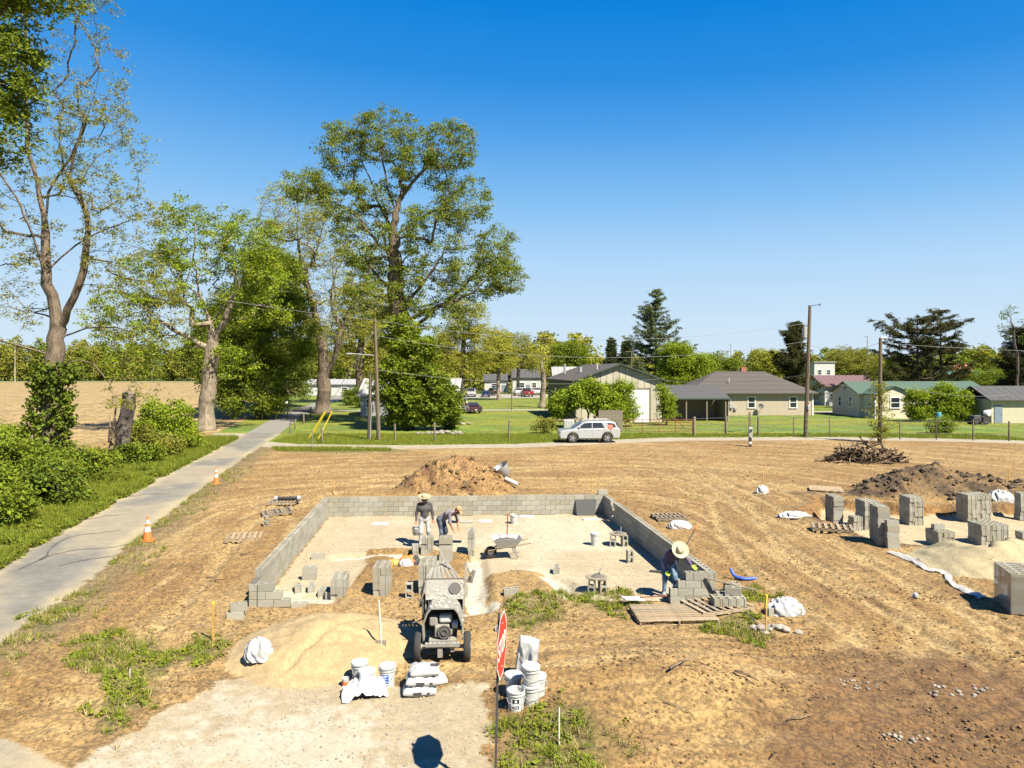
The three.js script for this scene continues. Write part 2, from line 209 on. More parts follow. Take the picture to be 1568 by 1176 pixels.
function surf(x, z) {                                            // class and base colour of the ground at a spot
  const e = (fbm(x * 2.1, z * 2.1, 3) - 0.5) * 0.8, e2 = (fbm(x * 6, z * 6, 2) - 0.5) * 0.35;
  const n1 = fbm(x * 0.28 + 5, z * 0.28, 4), n2 = fbm(x * 1.3, z * 1.3 + 8, 4), n3 = fbm(x * 5, z * 5, 3);
  const lane = lineD(LANE, x, z), track = z < -46 ? lineD(TRACK, x, z) : 9;
  const [rd, ra] = rutN(x, z);
  const streak = fbm(rd * 3.1, ra * 0.3, 3), streak2 = vn(rd * 9, ra * 0.7);
  if (lane < 1.58 + e2 * 0.9 + e * 0.25 || rStreet(x, z) + e2 * 0.4 > 0) { const g = 0.185 + (n2 - 0.5) * 0.07 + (n3 - 0.5) * 0.06, dust = sm(0.45, 0.62, n1 + e2 * 0.3) * 0.55 + sm(0.8, 1.5, lane + e * 0.6) * 0.6; return [3, mix3([g * 1.03, g * 0.98, g * 0.88], [0.40, 0.33, 0.22], clamp(dust))]; }
  if (track < 1.35 + e * 0.4 + e2 * 0.5) return [4, mix3([0.44, 0.40, 0.33], [0.36, 0.29, 0.2], n2)];
  const left = laneX(z) - x;
  const behind = z < -46 && (() => { let tz = -55; for (let i = 0; i < TRACK.length - 1; i++) if (x >= TRACK[i][0] && x <= TRACK[i + 1][0]) tz = lerp(TRACK[i][1], TRACK[i + 1][1], (x - TRACK[i][0]) / (TRACK[i + 1][0] - TRACK[i][0])); return z < tz; })();
  if (left > 0) { const verge = 4.3 + e * 2 + (z > -30 ? 12 : 0);
    if (left < verge) { const bare = sm(2.0, 1.6, lane - e * 0.6); return [5, mix3(mix3([0.11, 0.15, 0.022], [0.20, 0.20, 0.045], n2), [0.30, 0.215, 0.12], clamp(bare + sm(0.6, 0.75, n2) * 0.4))]; }
    return [6, mix3([0.42, 0.285, 0.125], [0.35, 0.225, 0.09], n2)]; }
  if (behind) return [5, mix3([0.15, 0.20, 0.022], [0.235, 0.255, 0.035], n2)];
  const d = houseD(x, z);
  for (const f of FOOT) if (Math.abs(f[0][0] - x) < 6 && Math.abs(f[0][1] - z) < 6 && lineD(f, x, z) < 0.24 + e2 * 0.5) return [1, mix3([0.50, 0.455, 0.37], [0.58, 0.545, 0.46], n3)];
  const sp = rSandPile(x, z); if (sp > e * 0.16 + e2 * 0.1) return [7, mix3([0.49, 0.365, 0.20], [0.40, 0.285, 0.145], n2 * 0.7 + (n3 - 0.5) * 0.5)];
  const gv = rGravPile(x, z); if (gv > e2 * 0.12 - 0.02) return [8, mix3([0.47, 0.395, 0.245], [0.40, 0.33, 0.195], n3)];
  const bp = rBare(x, z), hp = rHump(x, z);
  if (d < -0.02 && bp < e * 0.35 && hp < e * 0.2) { const p = region; return [1, mix3(mix3([0.485, 0.40, 0.275], [0.43, 0.345, 0.225], n2), [0.54, 0.465, 0.345], sm(0.5, 0.75, n1 + e2 * 0.4))]; }
  const pad = rPad(x, z) + e * 0.7 + e2 * 0.4; if (pad > 0) return [2, mix3(mix3([0.44, 0.365, 0.255], [0.37, 0.29, 0.18], n2), [0.50, 0.445, 0.35], sm(0.5, 0.7, n1 + (n3 - 0.5) * 0.5))];
  const pit = rPit(x, z); if (pit > 0.08 + e * 0.3) return [1, mix3([0.53, 0.43, 0.28], [0.45, 0.345, 0.205], clamp(n2 * 1.2 + (n3 - 0.5) * 0.4))];
  // bare soil
  let c = mix3([0.345, 0.22, 0.09], [0.295, 0.178, 0.068], clamp(n2 * 1.3 - 0.15));
  c = mix3(c, [0.42, 0.285, 0.135], sm(0.42, 0.68, n1) * 0.85);
  if (d > 1) { const q = sm(1, 3, d); c = mix3(c, [0.475, 0.345, 0.18], sm(0.50, 0.72, streak) * 0.8 * q); c = mix3(c, [0.25, 0.15, 0.066], (sm(0.48, 0.28, streak) * 0.55 + sm(0.75, 0.95, streak2) * 0.3) * q); }
  c = mix3(c, [0.23, 0.14, 0.065], sm(0.55, 0.72, n3) * 0.2);
  const ty = d > 0.8 ? tyreAt(x, z) : 0; if (ty > 0.02) c = mix3(c, n3 > 0.5 ? [0.49, 0.365, 0.20] : [0.40, 0.28, 0.14], ty * 0.75);
  const dm = rDamp(x, z); if (dm > -1.2) c = mix3(c, mix3([0.205, 0.112, 0.048], [0.15, 0.08, 0.035], n2), sm(-0.7, 0.8, dm + e * 2.2 + (n2 - 0.5) * 1.4) * (0.72 + 0.3 * n3));      // damp dark soil
  const hA = heapA(x, z), hB = heapB(x, z);
  if (hA > 0.05) c = mix3(c, mix3([0.36, 0.22, 0.105], [0.155, 0.085, 0.042], sm(0.48, 0.64, fbm(x * 1.3 + 2, z * 1.3, 3)) * 0.8), sm(0.05, 0.3, hA));
  if (hB > 0.05) c = mix3(c, mix3([0.22, 0.145, 0.075], [0.085, 0.056, 0.034], sm(0.4, 0.62, n2 + (n3 - 0.5) * 0.3)), sm(0.05, 0.3, hB) * (x < 23 ? 1 : 0.6));
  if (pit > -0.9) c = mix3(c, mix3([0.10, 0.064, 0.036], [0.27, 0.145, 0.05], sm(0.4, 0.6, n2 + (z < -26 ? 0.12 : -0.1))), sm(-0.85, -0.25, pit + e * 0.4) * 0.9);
  if (lane < 3.6) c = mix3(c, [0.20, 0.155, 0.085], sm(3.4, 1.9, lane + e * 1.6) * 0.8);
  if (pad > -1.1) c = mix3(c, [0.21, 0.135, 0.07], sm(-1.0, -0.15, pad) * 0.5 * n2 * 1.6);
  const w = weedAt(x, z); if (w > -0.7) c = mix3(c, mix3([0.20, 0.16, 0.07], [0.10, 0.135, 0.03], n3), sm(-0.35, 0.25, w + e * 0.9) * 0.8);
  if (d < 1.2 && d > -0.5) c = mix3(c, [0.36, 0.26, 0.15], 0.35);
  return [0, c];
}
{
  const xs = [], zs = []; let s = 0;
  for (let x = 0; x < 47;) { xs.push(x); x += x < 9 ? 0.066 : 0.066 + (x - 9) * 0.0065; }
  const ax = [...xs.slice(1).reverse().map(v => -v).filter(v => v > -34), ...xs];
  for (let z = 7; z < 67;) { zs.push(-z); z += 0.05 + (z - 7) * 0.0036; }
  const nx = ax.length, nz = zs.length, P = new Float32Array(nx * nz * 3), K = new Float32Array(nx * nz * 3), cl = new Uint8Array(nx * nz);
  for (let j = 0; j < nz; j++) for (let i = 0; i < nx; i++) {
    const o = j * nx + i, x = ax[i], z = zs[j]; const edge = Math.min(1, (x - ax[0]) / 1.5, (ax[nx - 1] - x) / 1.5, (z - zs[nz - 1]) / 1.5);
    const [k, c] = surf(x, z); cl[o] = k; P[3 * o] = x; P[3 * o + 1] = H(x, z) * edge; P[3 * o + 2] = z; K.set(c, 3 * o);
  }
  const N = new THREE.BufferGeometry(); N.setAttribute('position', new THREE.BufferAttribute(P, 3));
  const idx = new Uint32Array((nx - 1) * (nz - 1) * 6); let q = 0; const lists = CLS.map(() => []);
  for (let j = 0; j < nz - 1; j++) for (let i = 0; i < nx - 1; i++) { const a = j * nx + i, b = a + 1, c = a + nx, d = c + 1; idx.set([a, b, c, b, d, c], q); q += 6; lists[cl[a]].push(a, b, c, b, d, c); }
  N.setIndex(new THREE.BufferAttribute(idx, 1)); N.computeVertexNormals(); const NN = N.attributes.normal.array;
  const o = { vertexColors: true, color: C(0.865 * ALB, 0.825 * ALB, 0.655 * ALB), roughness: 0.97 }, col = k => ({ color: C(k * ALB, k * ALB, k * ALB * 0.95) });
  const soil = new THREE.MeshStandardMaterial({ ...o, map: grainT, bumpMap: soilB, bumpScale: 0.028 });
  const fine = new THREE.MeshStandardMaterial({ ...o, ...col(0.97), map: rep(fineT, 1.3), bumpMap: rep(fineT, 1.3), bumpScale: 0.006 });
  const asph = new THREE.MeshStandardMaterial({ ...o, ...col(0.92), map: rep(specT, 1.1), bumpMap: rep(specT, 1.1), bumpScale: 0.006 });
  const lawn = new THREE.MeshStandardMaterial({ ...o, color: C(ALB, ALB * 0.97, ALB * 0.6), map: grassT, bumpMap: grassT, bumpScale: 0.05 });
  const field = new THREE.MeshStandardMaterial({ ...o, map: grainT, bumpMap: soilB, bumpScale: 0.05 });
  const ms = [soil, fine, fine, asph, fine, lawn, field, fine, fine];
  const lab = ['graded bare brown soil with ruts around the block walls', 'pale sand and concrete footing bed within the block walls', 'pale crushed gravel pad by the stop sign', 'narrow grey asphalt lane running past the trees', 'pale gravel track crossing behind the lot', 'mown green grass beyond the gravel track and lane', 'tan ploughed field beyond the lane', 'heap of tan masonry sand beside the mortar mixer', 'rounded heap of pale fine gravel near the wrapped pallet'];
  lists.forEach((L, k) => {
    const map = new Map(), p = [], n = [], c = [], uv = [], ii = [];
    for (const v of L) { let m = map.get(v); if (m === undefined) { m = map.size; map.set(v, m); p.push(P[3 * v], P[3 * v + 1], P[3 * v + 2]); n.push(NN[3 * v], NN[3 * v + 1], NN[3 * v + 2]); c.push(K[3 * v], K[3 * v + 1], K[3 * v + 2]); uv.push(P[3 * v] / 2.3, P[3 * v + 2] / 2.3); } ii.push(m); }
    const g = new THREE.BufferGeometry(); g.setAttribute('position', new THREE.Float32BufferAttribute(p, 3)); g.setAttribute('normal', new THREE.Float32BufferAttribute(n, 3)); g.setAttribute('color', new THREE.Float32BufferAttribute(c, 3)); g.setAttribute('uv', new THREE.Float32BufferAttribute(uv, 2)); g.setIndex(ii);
    solo(CLS[k], g, ms[k], lab[k], ['soil', 'sand', 'gravel', 'lane', 'track', 'lawn', 'field', 'sand heap', 'gravel heap'][k], 0, 0, 0, 0, null, k > 6 ? 'stuff' : 'structure');
  });
  // the land beyond, in one frame-shaped sheet round the lot
  const X0 = ax[0], X1 = ax[nx - 1], Z1 = zs[nz - 1], Z0 = zs[0];
  const flat = (name, list, y, m, label, cat, s = 1) => { const sh = new THREE.Shape(list[0].map(q => new THREE.Vector2(q[0], -q[1]))); for (const h of list.slice(1)) sh.holes.push(new THREE.Path(h.map(q => new THREE.Vector2(q[0], -q[1])))); const g = new THREE.ShapeGeometry(sh); g.rotateX(-Math.PI / 2); const p = g.attributes.position, uv = g.attributes.uv; for (let i = 0; i < p.count; i++) uv.setXY(i, p.getX(i) / 2.3 * s, p.getZ(i) / 2.3 * s); return solo(name, g, m, label, cat, 0, y, 0, 0, null, 'structure'); };
  const grassFar = mat([0.205, 0.235, 0.02], { map: rep(grassT, 0.13), bumpMap: rep(grassT, 0.35), bumpScale: 0.12 });
  flat('ground', [[[-1800, 60], [1800, 60], [1800, -1800], [-1800, -1800]], [[X0 + 0.04, Z0 - 0.02], [X1 - 0.04, Z0 - 0.02], [X1 - 0.04, Z1 + 0.02], [X0 + 0.04, Z1 + 0.02]]], -0.012, grassFar, 'grassy flat land reaching to the distant trees', 'ground');
  flat('plowed_field', [[[X0 - 0.1, -30], [-600, -30], [-600, -335], [-95, -335], [-60, -200], [-43, -130], [-35.5, -100], [-31.5, -84], [-28, Z1 - 0.1], [X0 - 0.1, Z1 - 0.1]]], 0.006, mat([0.37, 0.255, 0.10], { map: rep(grainT, 0.12), bumpMap: rep(soilB, 0.5), bumpScale: 0.06 }), 'wide tan ploughed field behind the roadside trees', 'field');
  flat('highway', [[[-600, -352], [600, -352], [600, -361], [-600, -361]]], 0.03, mat([0.22, 0.21, 0.2]), 'distant straight road along the field edge', 'road');
  const ribbon = (name, line, w, y, m, label, cat) => { const L = [], Rr = []; line.forEach((p, i) => { const a = line[Math.max(0, i - 1)], b = line[Math.min(line.length - 1, i + 1)], l = Math.hypot(b[0] - a[0], b[1] - a[1]), nxv = -(b[1] - a[1]) / l, nzv = (b[0] - a[0]) / l; L.push([p[0] + nxv * w, p[1] + nzv * w]); Rr.push([p[0] - nxv * w, p[1] - nzv * w]); }); return flat(name, [[...L, ...Rr.reverse()]], y, m, label, cat); };
  // tar seal lines wandering over the lane
  [[[30, 872], [80, 850], [120, 842], [170, 838], [225, 828]], [[60, 858], [110, 822], [150, 816], [185, 812]], [[90, 866], [140, 856], [190, 850]], [[130, 796], [165, 790], [182, 789]], [[190, 762], [225, 757], [262, 755]], [[310, 705], [330, 703], [345, 704]]].forEach(l => { const q = new THREE.CatmullRomCurve3(l.map(p => { const [a, b] = gp(...p); return V(a, 0, b); })), P = [], I = []; for (let i = 0; i <= 40; i++) { const c = q.getPoint(i / 40), t = q.getTangent(i / 40), w = 0.02 + 0.035 * vn(i * 0.5, l[0][0]), j = 0.12 * (vn(i * 0.45, l[0][1]) - 0.5); for (const s of [-1, 1]) { const x = c.x - t.z * (s * w + j), z = c.z + t.x * (s * w + j); P.push(x, H(x, z) + 0.006, z); } if (i) I.push(2 * i - 2, 2 * i - 1, 2 * i, 2 * i - 1, 2 * i + 1, 2 * i); } const g = new THREE.BufferGeometry(); g.setAttribute('position', new THREE.Float32BufferAttribute(P, 3)); g.setIndex(I); g.computeVertexNormals(); if (g.attributes.normal.getY(0) < 0) { g.setIndex(I.slice().reverse()); g.computeVertexNormals(); } solo('tar_seam', g, mat([0.075, 0.07, 0.062], { side: THREE.DoubleSide }), 'dark tar seam sealed across the asphalt lane', 'seam', 0, 0, 0, 0, 'tar seams on the lane', 'structure'); });
  ribbon('asphalt_lane', [[-23.35, -66.6], [-25.6, -77], [-28.4, -90], [-33, -120], [-40, -170]], 1.55, 0.014, mat([0.22, 0.205, 0.175], { map: specT }), 'asphalt lane running away between the tall trees', 'lane');
  ribbon('gravel_drive', [[-34, -103.6], [-20, -104], [-5, -105], [5, -106], [14, -107]], 1.5, 0.014, mat([0.40, 0.36, 0.29], { map: grainT }), 'pale driveway crossing the lawn behind the big tree', 'driveway');
  flat('parking_yard', [[[-13, -150], [14, -150], [14, -172], [-13, -172]]], 0.014, mat([0.36, 0.33, 0.28], { map: grainT }), 'pale gravel yard where the far cars are parked', 'yard');
  ribbon('dirt_drive', [[36, -98], [44, -100], [60, -104], [75, -110]], 2.0, 0.014, mat([0.42, 0.35, 0.25], { map: grainT }), 'bare drive between the grey house and the green roofed house', 'driveway');
}
// ---------- vegetation ----------
const leafMat = (c, t = 0.35) => new THREE.MeshPhysicalMaterial({ color: C(c[0] * ALB, c[1] * ALB, c[2] * ALB), roughness: 1, specularIntensity: 0.15, transmission: t, thickness: 0, side: THREE.DoubleSide });
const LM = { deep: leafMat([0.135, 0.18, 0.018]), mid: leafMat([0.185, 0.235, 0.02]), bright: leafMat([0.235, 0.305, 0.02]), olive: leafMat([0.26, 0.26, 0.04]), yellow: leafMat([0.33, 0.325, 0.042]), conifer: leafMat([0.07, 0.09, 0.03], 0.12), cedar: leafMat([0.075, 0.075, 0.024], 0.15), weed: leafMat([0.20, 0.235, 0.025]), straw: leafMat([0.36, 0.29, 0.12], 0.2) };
function clusterGeo(n, spread, size, seed, asp = 0.55, flat = 0.6) {      // a spray of n folded leaves
  const f = rng(seed), p = [];
  for (let k = 0; k < n; k++) {
    const d = V(rr(-1, 1, f), rr(-1, 1, f) * flat, rr(-1, 1, f)).multiplyScalar(spread), a = V(rr(-1, 1, f), rr(-0.9, 0.5, f), rr(-1, 1, f)).normalize(), b = a.clone().cross(V(rr(-1, 1, f), rr(-1, 1, f), rr(-1, 1, f))).normalize(), c = a.clone().cross(b), s = size * rr(0.65, 1.25, f), w = s * asp;
    const q0 = d, q1 = d.clone().addScaledVector(a, s * 0.45).addScaledVector(b, w * 0.5).addScaledVector(c, s * 0.1), q2 = d.clone().addScaledVector(a, s), q3 = d.clone().addScaledVector(a, s * 0.45).addScaledVector(b, -w * 0.5).addScaledVector(c, s * 0.1);
    for (const v of [q0, q1, q2, q0, q2, q3]) p.push(v.x, v.y, v.z);
  }
  const g = new THREE.BufferGeometry(); g.setAttribute('position', new THREE.Float32BufferAttribute(p, 3)); g.setAttribute('uv', new THREE.Float32BufferAttribute(new Float32Array(p.length / 3 * 2), 2)); g.computeVertexNormals(); return g;
}
const LG = { big: clusterGeo(9, 0.26, 0.25, 1), mid: clusterGeo(9, 0.20, 0.19, 2), small: clusterGeo(9, 0.16, 0.12, 3), far: clusterGeo(9, 0.42, 0.42, 4), needle: clusterGeo(12, 0.16, 0.34, 5, 0.2), needleFar: clusterGeo(12, 0.26, 0.48, 6, 0.3), ivy: clusterGeo(8, 0.15, 0.15, 8, 0.9) };
function scatter(parent, name, geo, m, list, f, top = false) {                 // list of [x,y,z,scale]; instanced sprays as one part
  const im = new THREE.InstancedMesh(geo, m, list.length), o = new THREE.Object3D(), c = new THREE.Color();
  list.forEach((p, i) => { o.position.set(p[0], p[1], p[2]); o.rotation.set(rr(-0.5, 0.5, f), rr(0, 6.283, f), rr(-0.5, 0.5, f)); o.scale.setScalar(p[3] ?? 1); o.updateMatrix(); im.setMatrixAt(i, o.matrix); const k = rr(0.72, 1.25, f), h = rr(-0.12, 0.12, f); im.setColorAt(i, c.setRGB(k * (1 + h), k, k * (1 - h))); });
  im.name = name; im.castShadow = im.receiveShadow = true; im.userData.kind = 'stuff'; parent.add(im); return im;
}
function woodGeo(chains, uvs = 1) {                                            // tapered tubes along chains of {p, r}
  const P = [], U = [], I = [];
  for (const ch of chains) {
    const n = ch[0].r > 0.25 ? 10 : ch[0].r > 0.1 ? 7 : ch[0].r > 0.04 ? 5 : 3; let up = V(0.3, 0.1, 1), base0 = P.length / 3, len = 0;
    ch.forEach((q, i) => {
      const a = ch[Math.max(0, i - 1)].p, b = ch[Math.min(ch.length - 1, i + 1)].p, t = b.clone().sub(a).normalize(); if (Math.abs(t.dot(up)) > 0.95) up = V(1, 0, 0.2);
      const u = up.clone().addScaledVector(t, -up.dot(t)).normalize(), w = t.clone().cross(u); up = u; if (i) len += q.p.distanceTo(ch[i - 1].p);
      for (let k = 0; k <= n; k++) { const an = k / n * 6.28318, lump = 1 + 0.16 * (vn(an * 1.3 + i * 0.7, q.r * 40 + i) - 0.5); const v = q.p.clone().addScaledVector(u, Math.cos(an) * q.r * lump).addScaledVector(w, Math.sin(an) * q.r * lump); P.push(v.x, v.y, v.z); U.push(k / n * q.r * 6.28 * uvs, len * uvs); }
      if (i) for (let k = 0; k < n; k++) { const c = base0 + (i - 1) * (n + 1) + k, d = c + n + 1; I.push(c, c + 1, d, c + 1, d + 1, d); }
    });
  }
  const g = new THREE.BufferGeometry(); g.setAttribute('position', new THREE.Float32BufferAttribute(P, 3)); g.setAttribute('uv', new THREE.Float32BufferAttribute(U, 2)); g.setIndex(I); g.computeVertexNormals(); return g;
}
// o: x, z, trunk [[x,y,z]...], r0, limbs [[[x,y,z]...]...], lobes [[cx,cy,cz,rx,ry,rz,count]...], leaves {geo, mat, per, spread, scale}
function growTree(o) {
  const f = rng(o.seed ?? 1), nodes = [], tipR = o.tip ?? 0.014;
  const add = (p, parent, main) => { nodes.push({ p, parent, kids: [], main, r: 0 }); if (parent >= 0) nodes[parent].kids.push(nodes.length - 1); return nodes.length - 1; };
  const path = (list, from, step = o.step ?? 0.9) => {
    const c = new THREE.CatmullRomCurve3(list.map(q => V(...q))), L = c.getLength(), n = Math.max(2, Math.round(L / step)); let last = from;
    for (let i = from < 0 ? 0 : 1; i <= n; i++) { const q = c.getPoint(i / n); const w = o.wob ?? 0.12; if (i && i < n) q.add(V(rr(-w, w, f), rr(-w, w, f) * 0.6, rr(-w, w, f))); last = add(q, last, true); } return last;
  };
  const near = q => { let b = 0, bd = 1e9; nodes.forEach((n, i) => { const d = n.p.distanceTo(q) * (n.p.y > q.y ? 1 + 0.45 * Math.min(2, n.p.y - q.y) : 1) + (n.kids.length > 3 ? 1 : 0); if (d < bd) { bd = d; b = i; } }); return b; };
  path(o.trunk, -1);
  for (const l of o.limbs ?? []) { const s = near(V(...l[0])); path([nodes[s].p.toArray(), ...l.slice(1)], s); }
  const targets = [];
  const dn = o.more ?? 1, gw = o.grow ?? 1;
  for (const [cx, cy, cz, rx0, ry0, rz0, n0] of o.lobes) for (let k = 0, rx = rx0 * gw, ry = ry0 * gw, rz = rz0 * gw, n = n0 * dn; k < n; k++) { const d = V(rr(-1, 1, f), rr(-1, 1, f), rr(-1, 1, f)); if (d.length() > 1) d.normalize().multiplyScalar(rr(0.75, 1, f)); targets.push(V(cx + d.x * rx, cy + d.y * ry, cz + d.z * rz)); }
  const b0 = V(...o.trunk[0]), top = V(...o.trunk[Math.floor(o.trunk.length / 2)]);
  targets.sort((a, b) => a.distanceTo(top) - b.distanceTo(top));
  const tips = [];
  for (const q of targets) {
    const s = near(q), a = nodes[s].p, d = q.clone().sub(a), L = d.length(), n = Math.max(1, Math.round(L / (o.step ?? 0.9))); let last = s; const sag = o.sag ?? 0.1;
    for (let i = 1; i <= n; i++) { const t = i / n, v = a.clone().addScaledVector(d, t); v.y += Math.sin(t * Math.PI) * sag * L * (f() * 0.6 + 0.4); const w = i < n ? 0.11 * L / n : 0.05; v.add(V(rr(-w, w, f), rr(-w, w, f), rr(-w, w, f))); last = add(v, last, false); } tips.push(last);
  }
  // pipe-model radii
  const leavesN = new Array(nodes.length).fill(0); for (let i = nodes.length - 1; i >= 0; i--) { if (!nodes[i].kids.length) leavesN[i] = 1; if (nodes[i].parent >= 0) leavesN[nodes[i].parent] += leavesN[i]; }
  const ex = Math.log(Math.max(3, leavesN[0])) / Math.log(o.r0 / tipR);
  nodes.forEach((n, i) => { n.r = tipR * Math.pow(leavesN[i], 1 / ex); });
  const H0 = nodes[0].p.y; nodes.forEach(n => { const h = n.p.y - H0; if (n.main && h < 1.6 && n.r > o.r0 * 0.7) n.r *= 1 + 0.45 * Math.pow(1 - h / 1.6, 2); });
  const chains = [], used2 = new Set();
  const walk = (i, parent) => { const ch = []; if (parent >= 0) ch.push({ p: nodes[parent].p, r: Math.min(nodes[parent].r, nodes[i].r * 1.25) }); let c = i; while (c !== undefined) { ch.push(nodes[c]); const ks = nodes[c].kids.slice().sort((a, b) => nodes[b].r - nodes[a].r); for (const k of ks.slice(1)) stack.push([k, c]); c = ks[0]; } chains.push(ch); };
  const stack = [[0, -1]]; while (stack.length) { const [i, p] = stack.pop(); walk(i, p); }
  const root = thing(o.name, o.label, o.category ?? 'tree', o.x, o.y ?? 0, o.z, o.ry ?? 0, o.group);
  const bark = o.bark ?? M.bark;
  const real = chains.filter(c => c.length > 1); real.sort((a, b) => b[0].r - a[0].r);
  part(root, o.stemName ?? 'trunk', woodGeo([real[0]]), bark); if (real.length > 1) part(root, 'branches', woodGeo(real.slice(1)), bark).userData.kind = 'stuff';
  for (const lv of [].concat(o.leaves ?? [])) {
    const list = []; const src = lv.all ? nodes.map((n, i) => i).filter(i => nodes[i].r < (lv.rmax ?? 0.06)) : tips;
    for (const t of src) { const p = nodes[t].p; if (lv.keep && f() > lv.keep) continue; const n = Math.floor(lv.per + f()); for (let k = 0; k < n; k++) { const s = lv.spread, g = () => (f() + f() + f() - 1.5) * 1.2; list.push([p.x + g() * s, p.y + g() * s * 0.8, p.z + g() * s, lv.scale * rr(0.7, 1.35, f)]); } }
    scatter(root, lv.name ?? 'crown', lv.geo, lv.mat, list, f);
  }
  for (const iv of [].concat(o.ivy ?? [])) {                                   // leaves clothing the trunk
    const list = [], ch = real[0]; for (let k = 0; k < iv.n; k++) { const h = iv.y0 + (iv.y1 - iv.y0) * f(); let q = ch[0]; for (const c of ch) if (c.p.y <= h) q = c; const a = rr(0, 6.28, f), taper = iv.shape ? iv.shape((h - iv.y0) / (iv.y1 - iv.y0)) : 1, r = (q.r + 0.1 + Math.pow(f(), 0.6) * iv.w * taper); list.push([q.p.x + Math.cos(a) * r, h, q.p.z + Math.sin(a) * r, iv.scale * rr(0.7, 1.3, f)]); }
    scatter(root, 'ivy', iv.geo ?? LG.ivy, iv.mat, list, f);
  }
  return root;
}
M.bark = mat([0.20, 0.15, 0.10], { map: barkT1, bumpMap: barkT1, bumpScale: 0.04 }); M.barkL = mat([0.34, 0.275, 0.19], { map: barkT1, bumpMap: barkT1, bumpScale: 0.03 }); M.barkD = mat([0.10, 0.075, 0.055], { map: barkT1, bumpMap: barkT1, bumpScale: 0.04 });

// big half-bare tree by the lane, top out of frame
growTree({ name: 'roadside_tree', label: 'tall thinly leaved tree with ivy round its trunk beside the asphalt lane', x: -27.2, z: -42, seed: 11, r0: 0.5, tip: 0.007, wob: 0.09, more: 1.5,
  trunk: [[-0.3, 0, 0], [-0.1, 3, 0], [0.3, 6.5, 0.2], [0.2, 9, 0], [-0.2, 12, 0.3], [-0.5, 15, 0], [-1.2, 19, 0.3], [-1.8, 24, -0.3], [-1.5, 30, 0], [-1.2, 35, 0.2]],
  limbs: [[[0, 11, 0], [-0.6, 14.5, 1.2], [-1.8, 17, 1.5], [-3.8, 21, 2], [-5, 27, 2], [-6, 33, 2.2]], [[0.2, 8.6, 0], [1.6, 10.3, 0.5], [2.5, 13, 0.8], [2.2, 15.3, 0.4], [1.0, 17.8, 0.4], [0.7, 22, 0.4]], [[0, 12, 0], [1.5, 14, -1.0], [3.2, 15, -1.6], [5.5, 15.9, -2]], [[-0.2, 14.3, 0], [-1.2, 16.8, -1.5], [-0.2, 20, -2.5], [1.0, 23.5, -2.6], [1.6, 28, -2.2]],
    [[0.3, 7.0, 0.1], [-1.6, 7.6, 1.6], [-3.6, 7.4, 2.2], [-5, 4.8, 2.6], [-5.6, 2.2, 2.6]], [[0.3, 7.6, 0], [2.2, 8.6, -0.6], [4.4, 8.2, -1.2], [6.4, 6.6, -1.6]], [[0.3, 6.2, 0], [2.2, 6.6, 0.8], [3.6, 5.9, 1.2], [4.6, 4.6, 1.5]], [[0.2, 9.0, 0], [-2.5, 10, -0.8], [-4.4, 12.5, -1.2]], [[0.4, 17, 0], [2.0, 18.8, 1], [3.2, 21.5, 1.6]], [[-1.3, 21, 0], [-3, 23.5, -1.5], [-4, 27, -2]]],
  lobes: [[1.4, 25, 0, 2.8, 6, 3, 95], [2.6, 18.5, 0, 3.2, 4, 3, 90], [4.6, 13.5, 0, 2.6, 3, 3, 70], [4.6, 9.5, -1, 3.2, 2.6, 2.5, 55], [-4, 20, 1, 3.5, 8, 3.5, 110], [-3.5, 11, 0, 3.5, 3.2, 3, 55], [-4.8, 4, 2.4, 1.8, 2.5, 1, 26], [4.6, 5.2, 0, 1.6, 1.8, 2, 18], [0, 32, 0, 5, 4.5, 4, 80], [-0.5, 16, 0, 3, 5, 3, 50]],
  leaves: [{ geo: LG.small, mat: LM.olive, per: 6, spread: 0.34, scale: 0.9 }], ivy: { n: 620, y0: 0, y1: 6.4, w: 0.85, scale: 1.35, mat: LM.deep, geo: LG.ivy, shape: t => 1 - 0.55 * t } });
// leafier tree whose crown hangs into the top left corner
growTree({ name: 'overhanging_tree', label: 'leafy tree whose branches hang into the upper corner over the lane', x: -23.5, z: -27.5, seed: 21, r0: 0.4, trunk: [[0, 0, 0], [-0.4, 4, 0], [-0.3, 10, 0], [0.4, 15, 0], [1.2, 20, 0], [1.6, 24, 0]], limbs: [[[0.6, 16, 0], [2.2, 18, 0.3], [3.8, 19.5, 0.4], [5.2, 20.6, 0.4]], [[0.3, 14, 0], [1.8, 15.4, 0.2], [3.2, 16.2, 0.4], [4.2, 15.8, 0.4]], [[0.3, 15, 0], [2, 17, -0.5], [4.2, 17.6, -0.4]]],
  lobes: [[4.0, 17.6, 0, 1.4, 1.9, 1.6, 70], [5.4, 20.6, 0.2, 1.7, 1.0, 1.4, 45], [3.4, 15.2, 0, 1.5, 1.4, 1.4, 40], [0.5, 20, 0, 3.5, 3.5, 3.5, 60]], leaves: [{ geo: LG.small, mat: LM.mid, per: 11, spread: 0.42, scale: 1.25 }] });
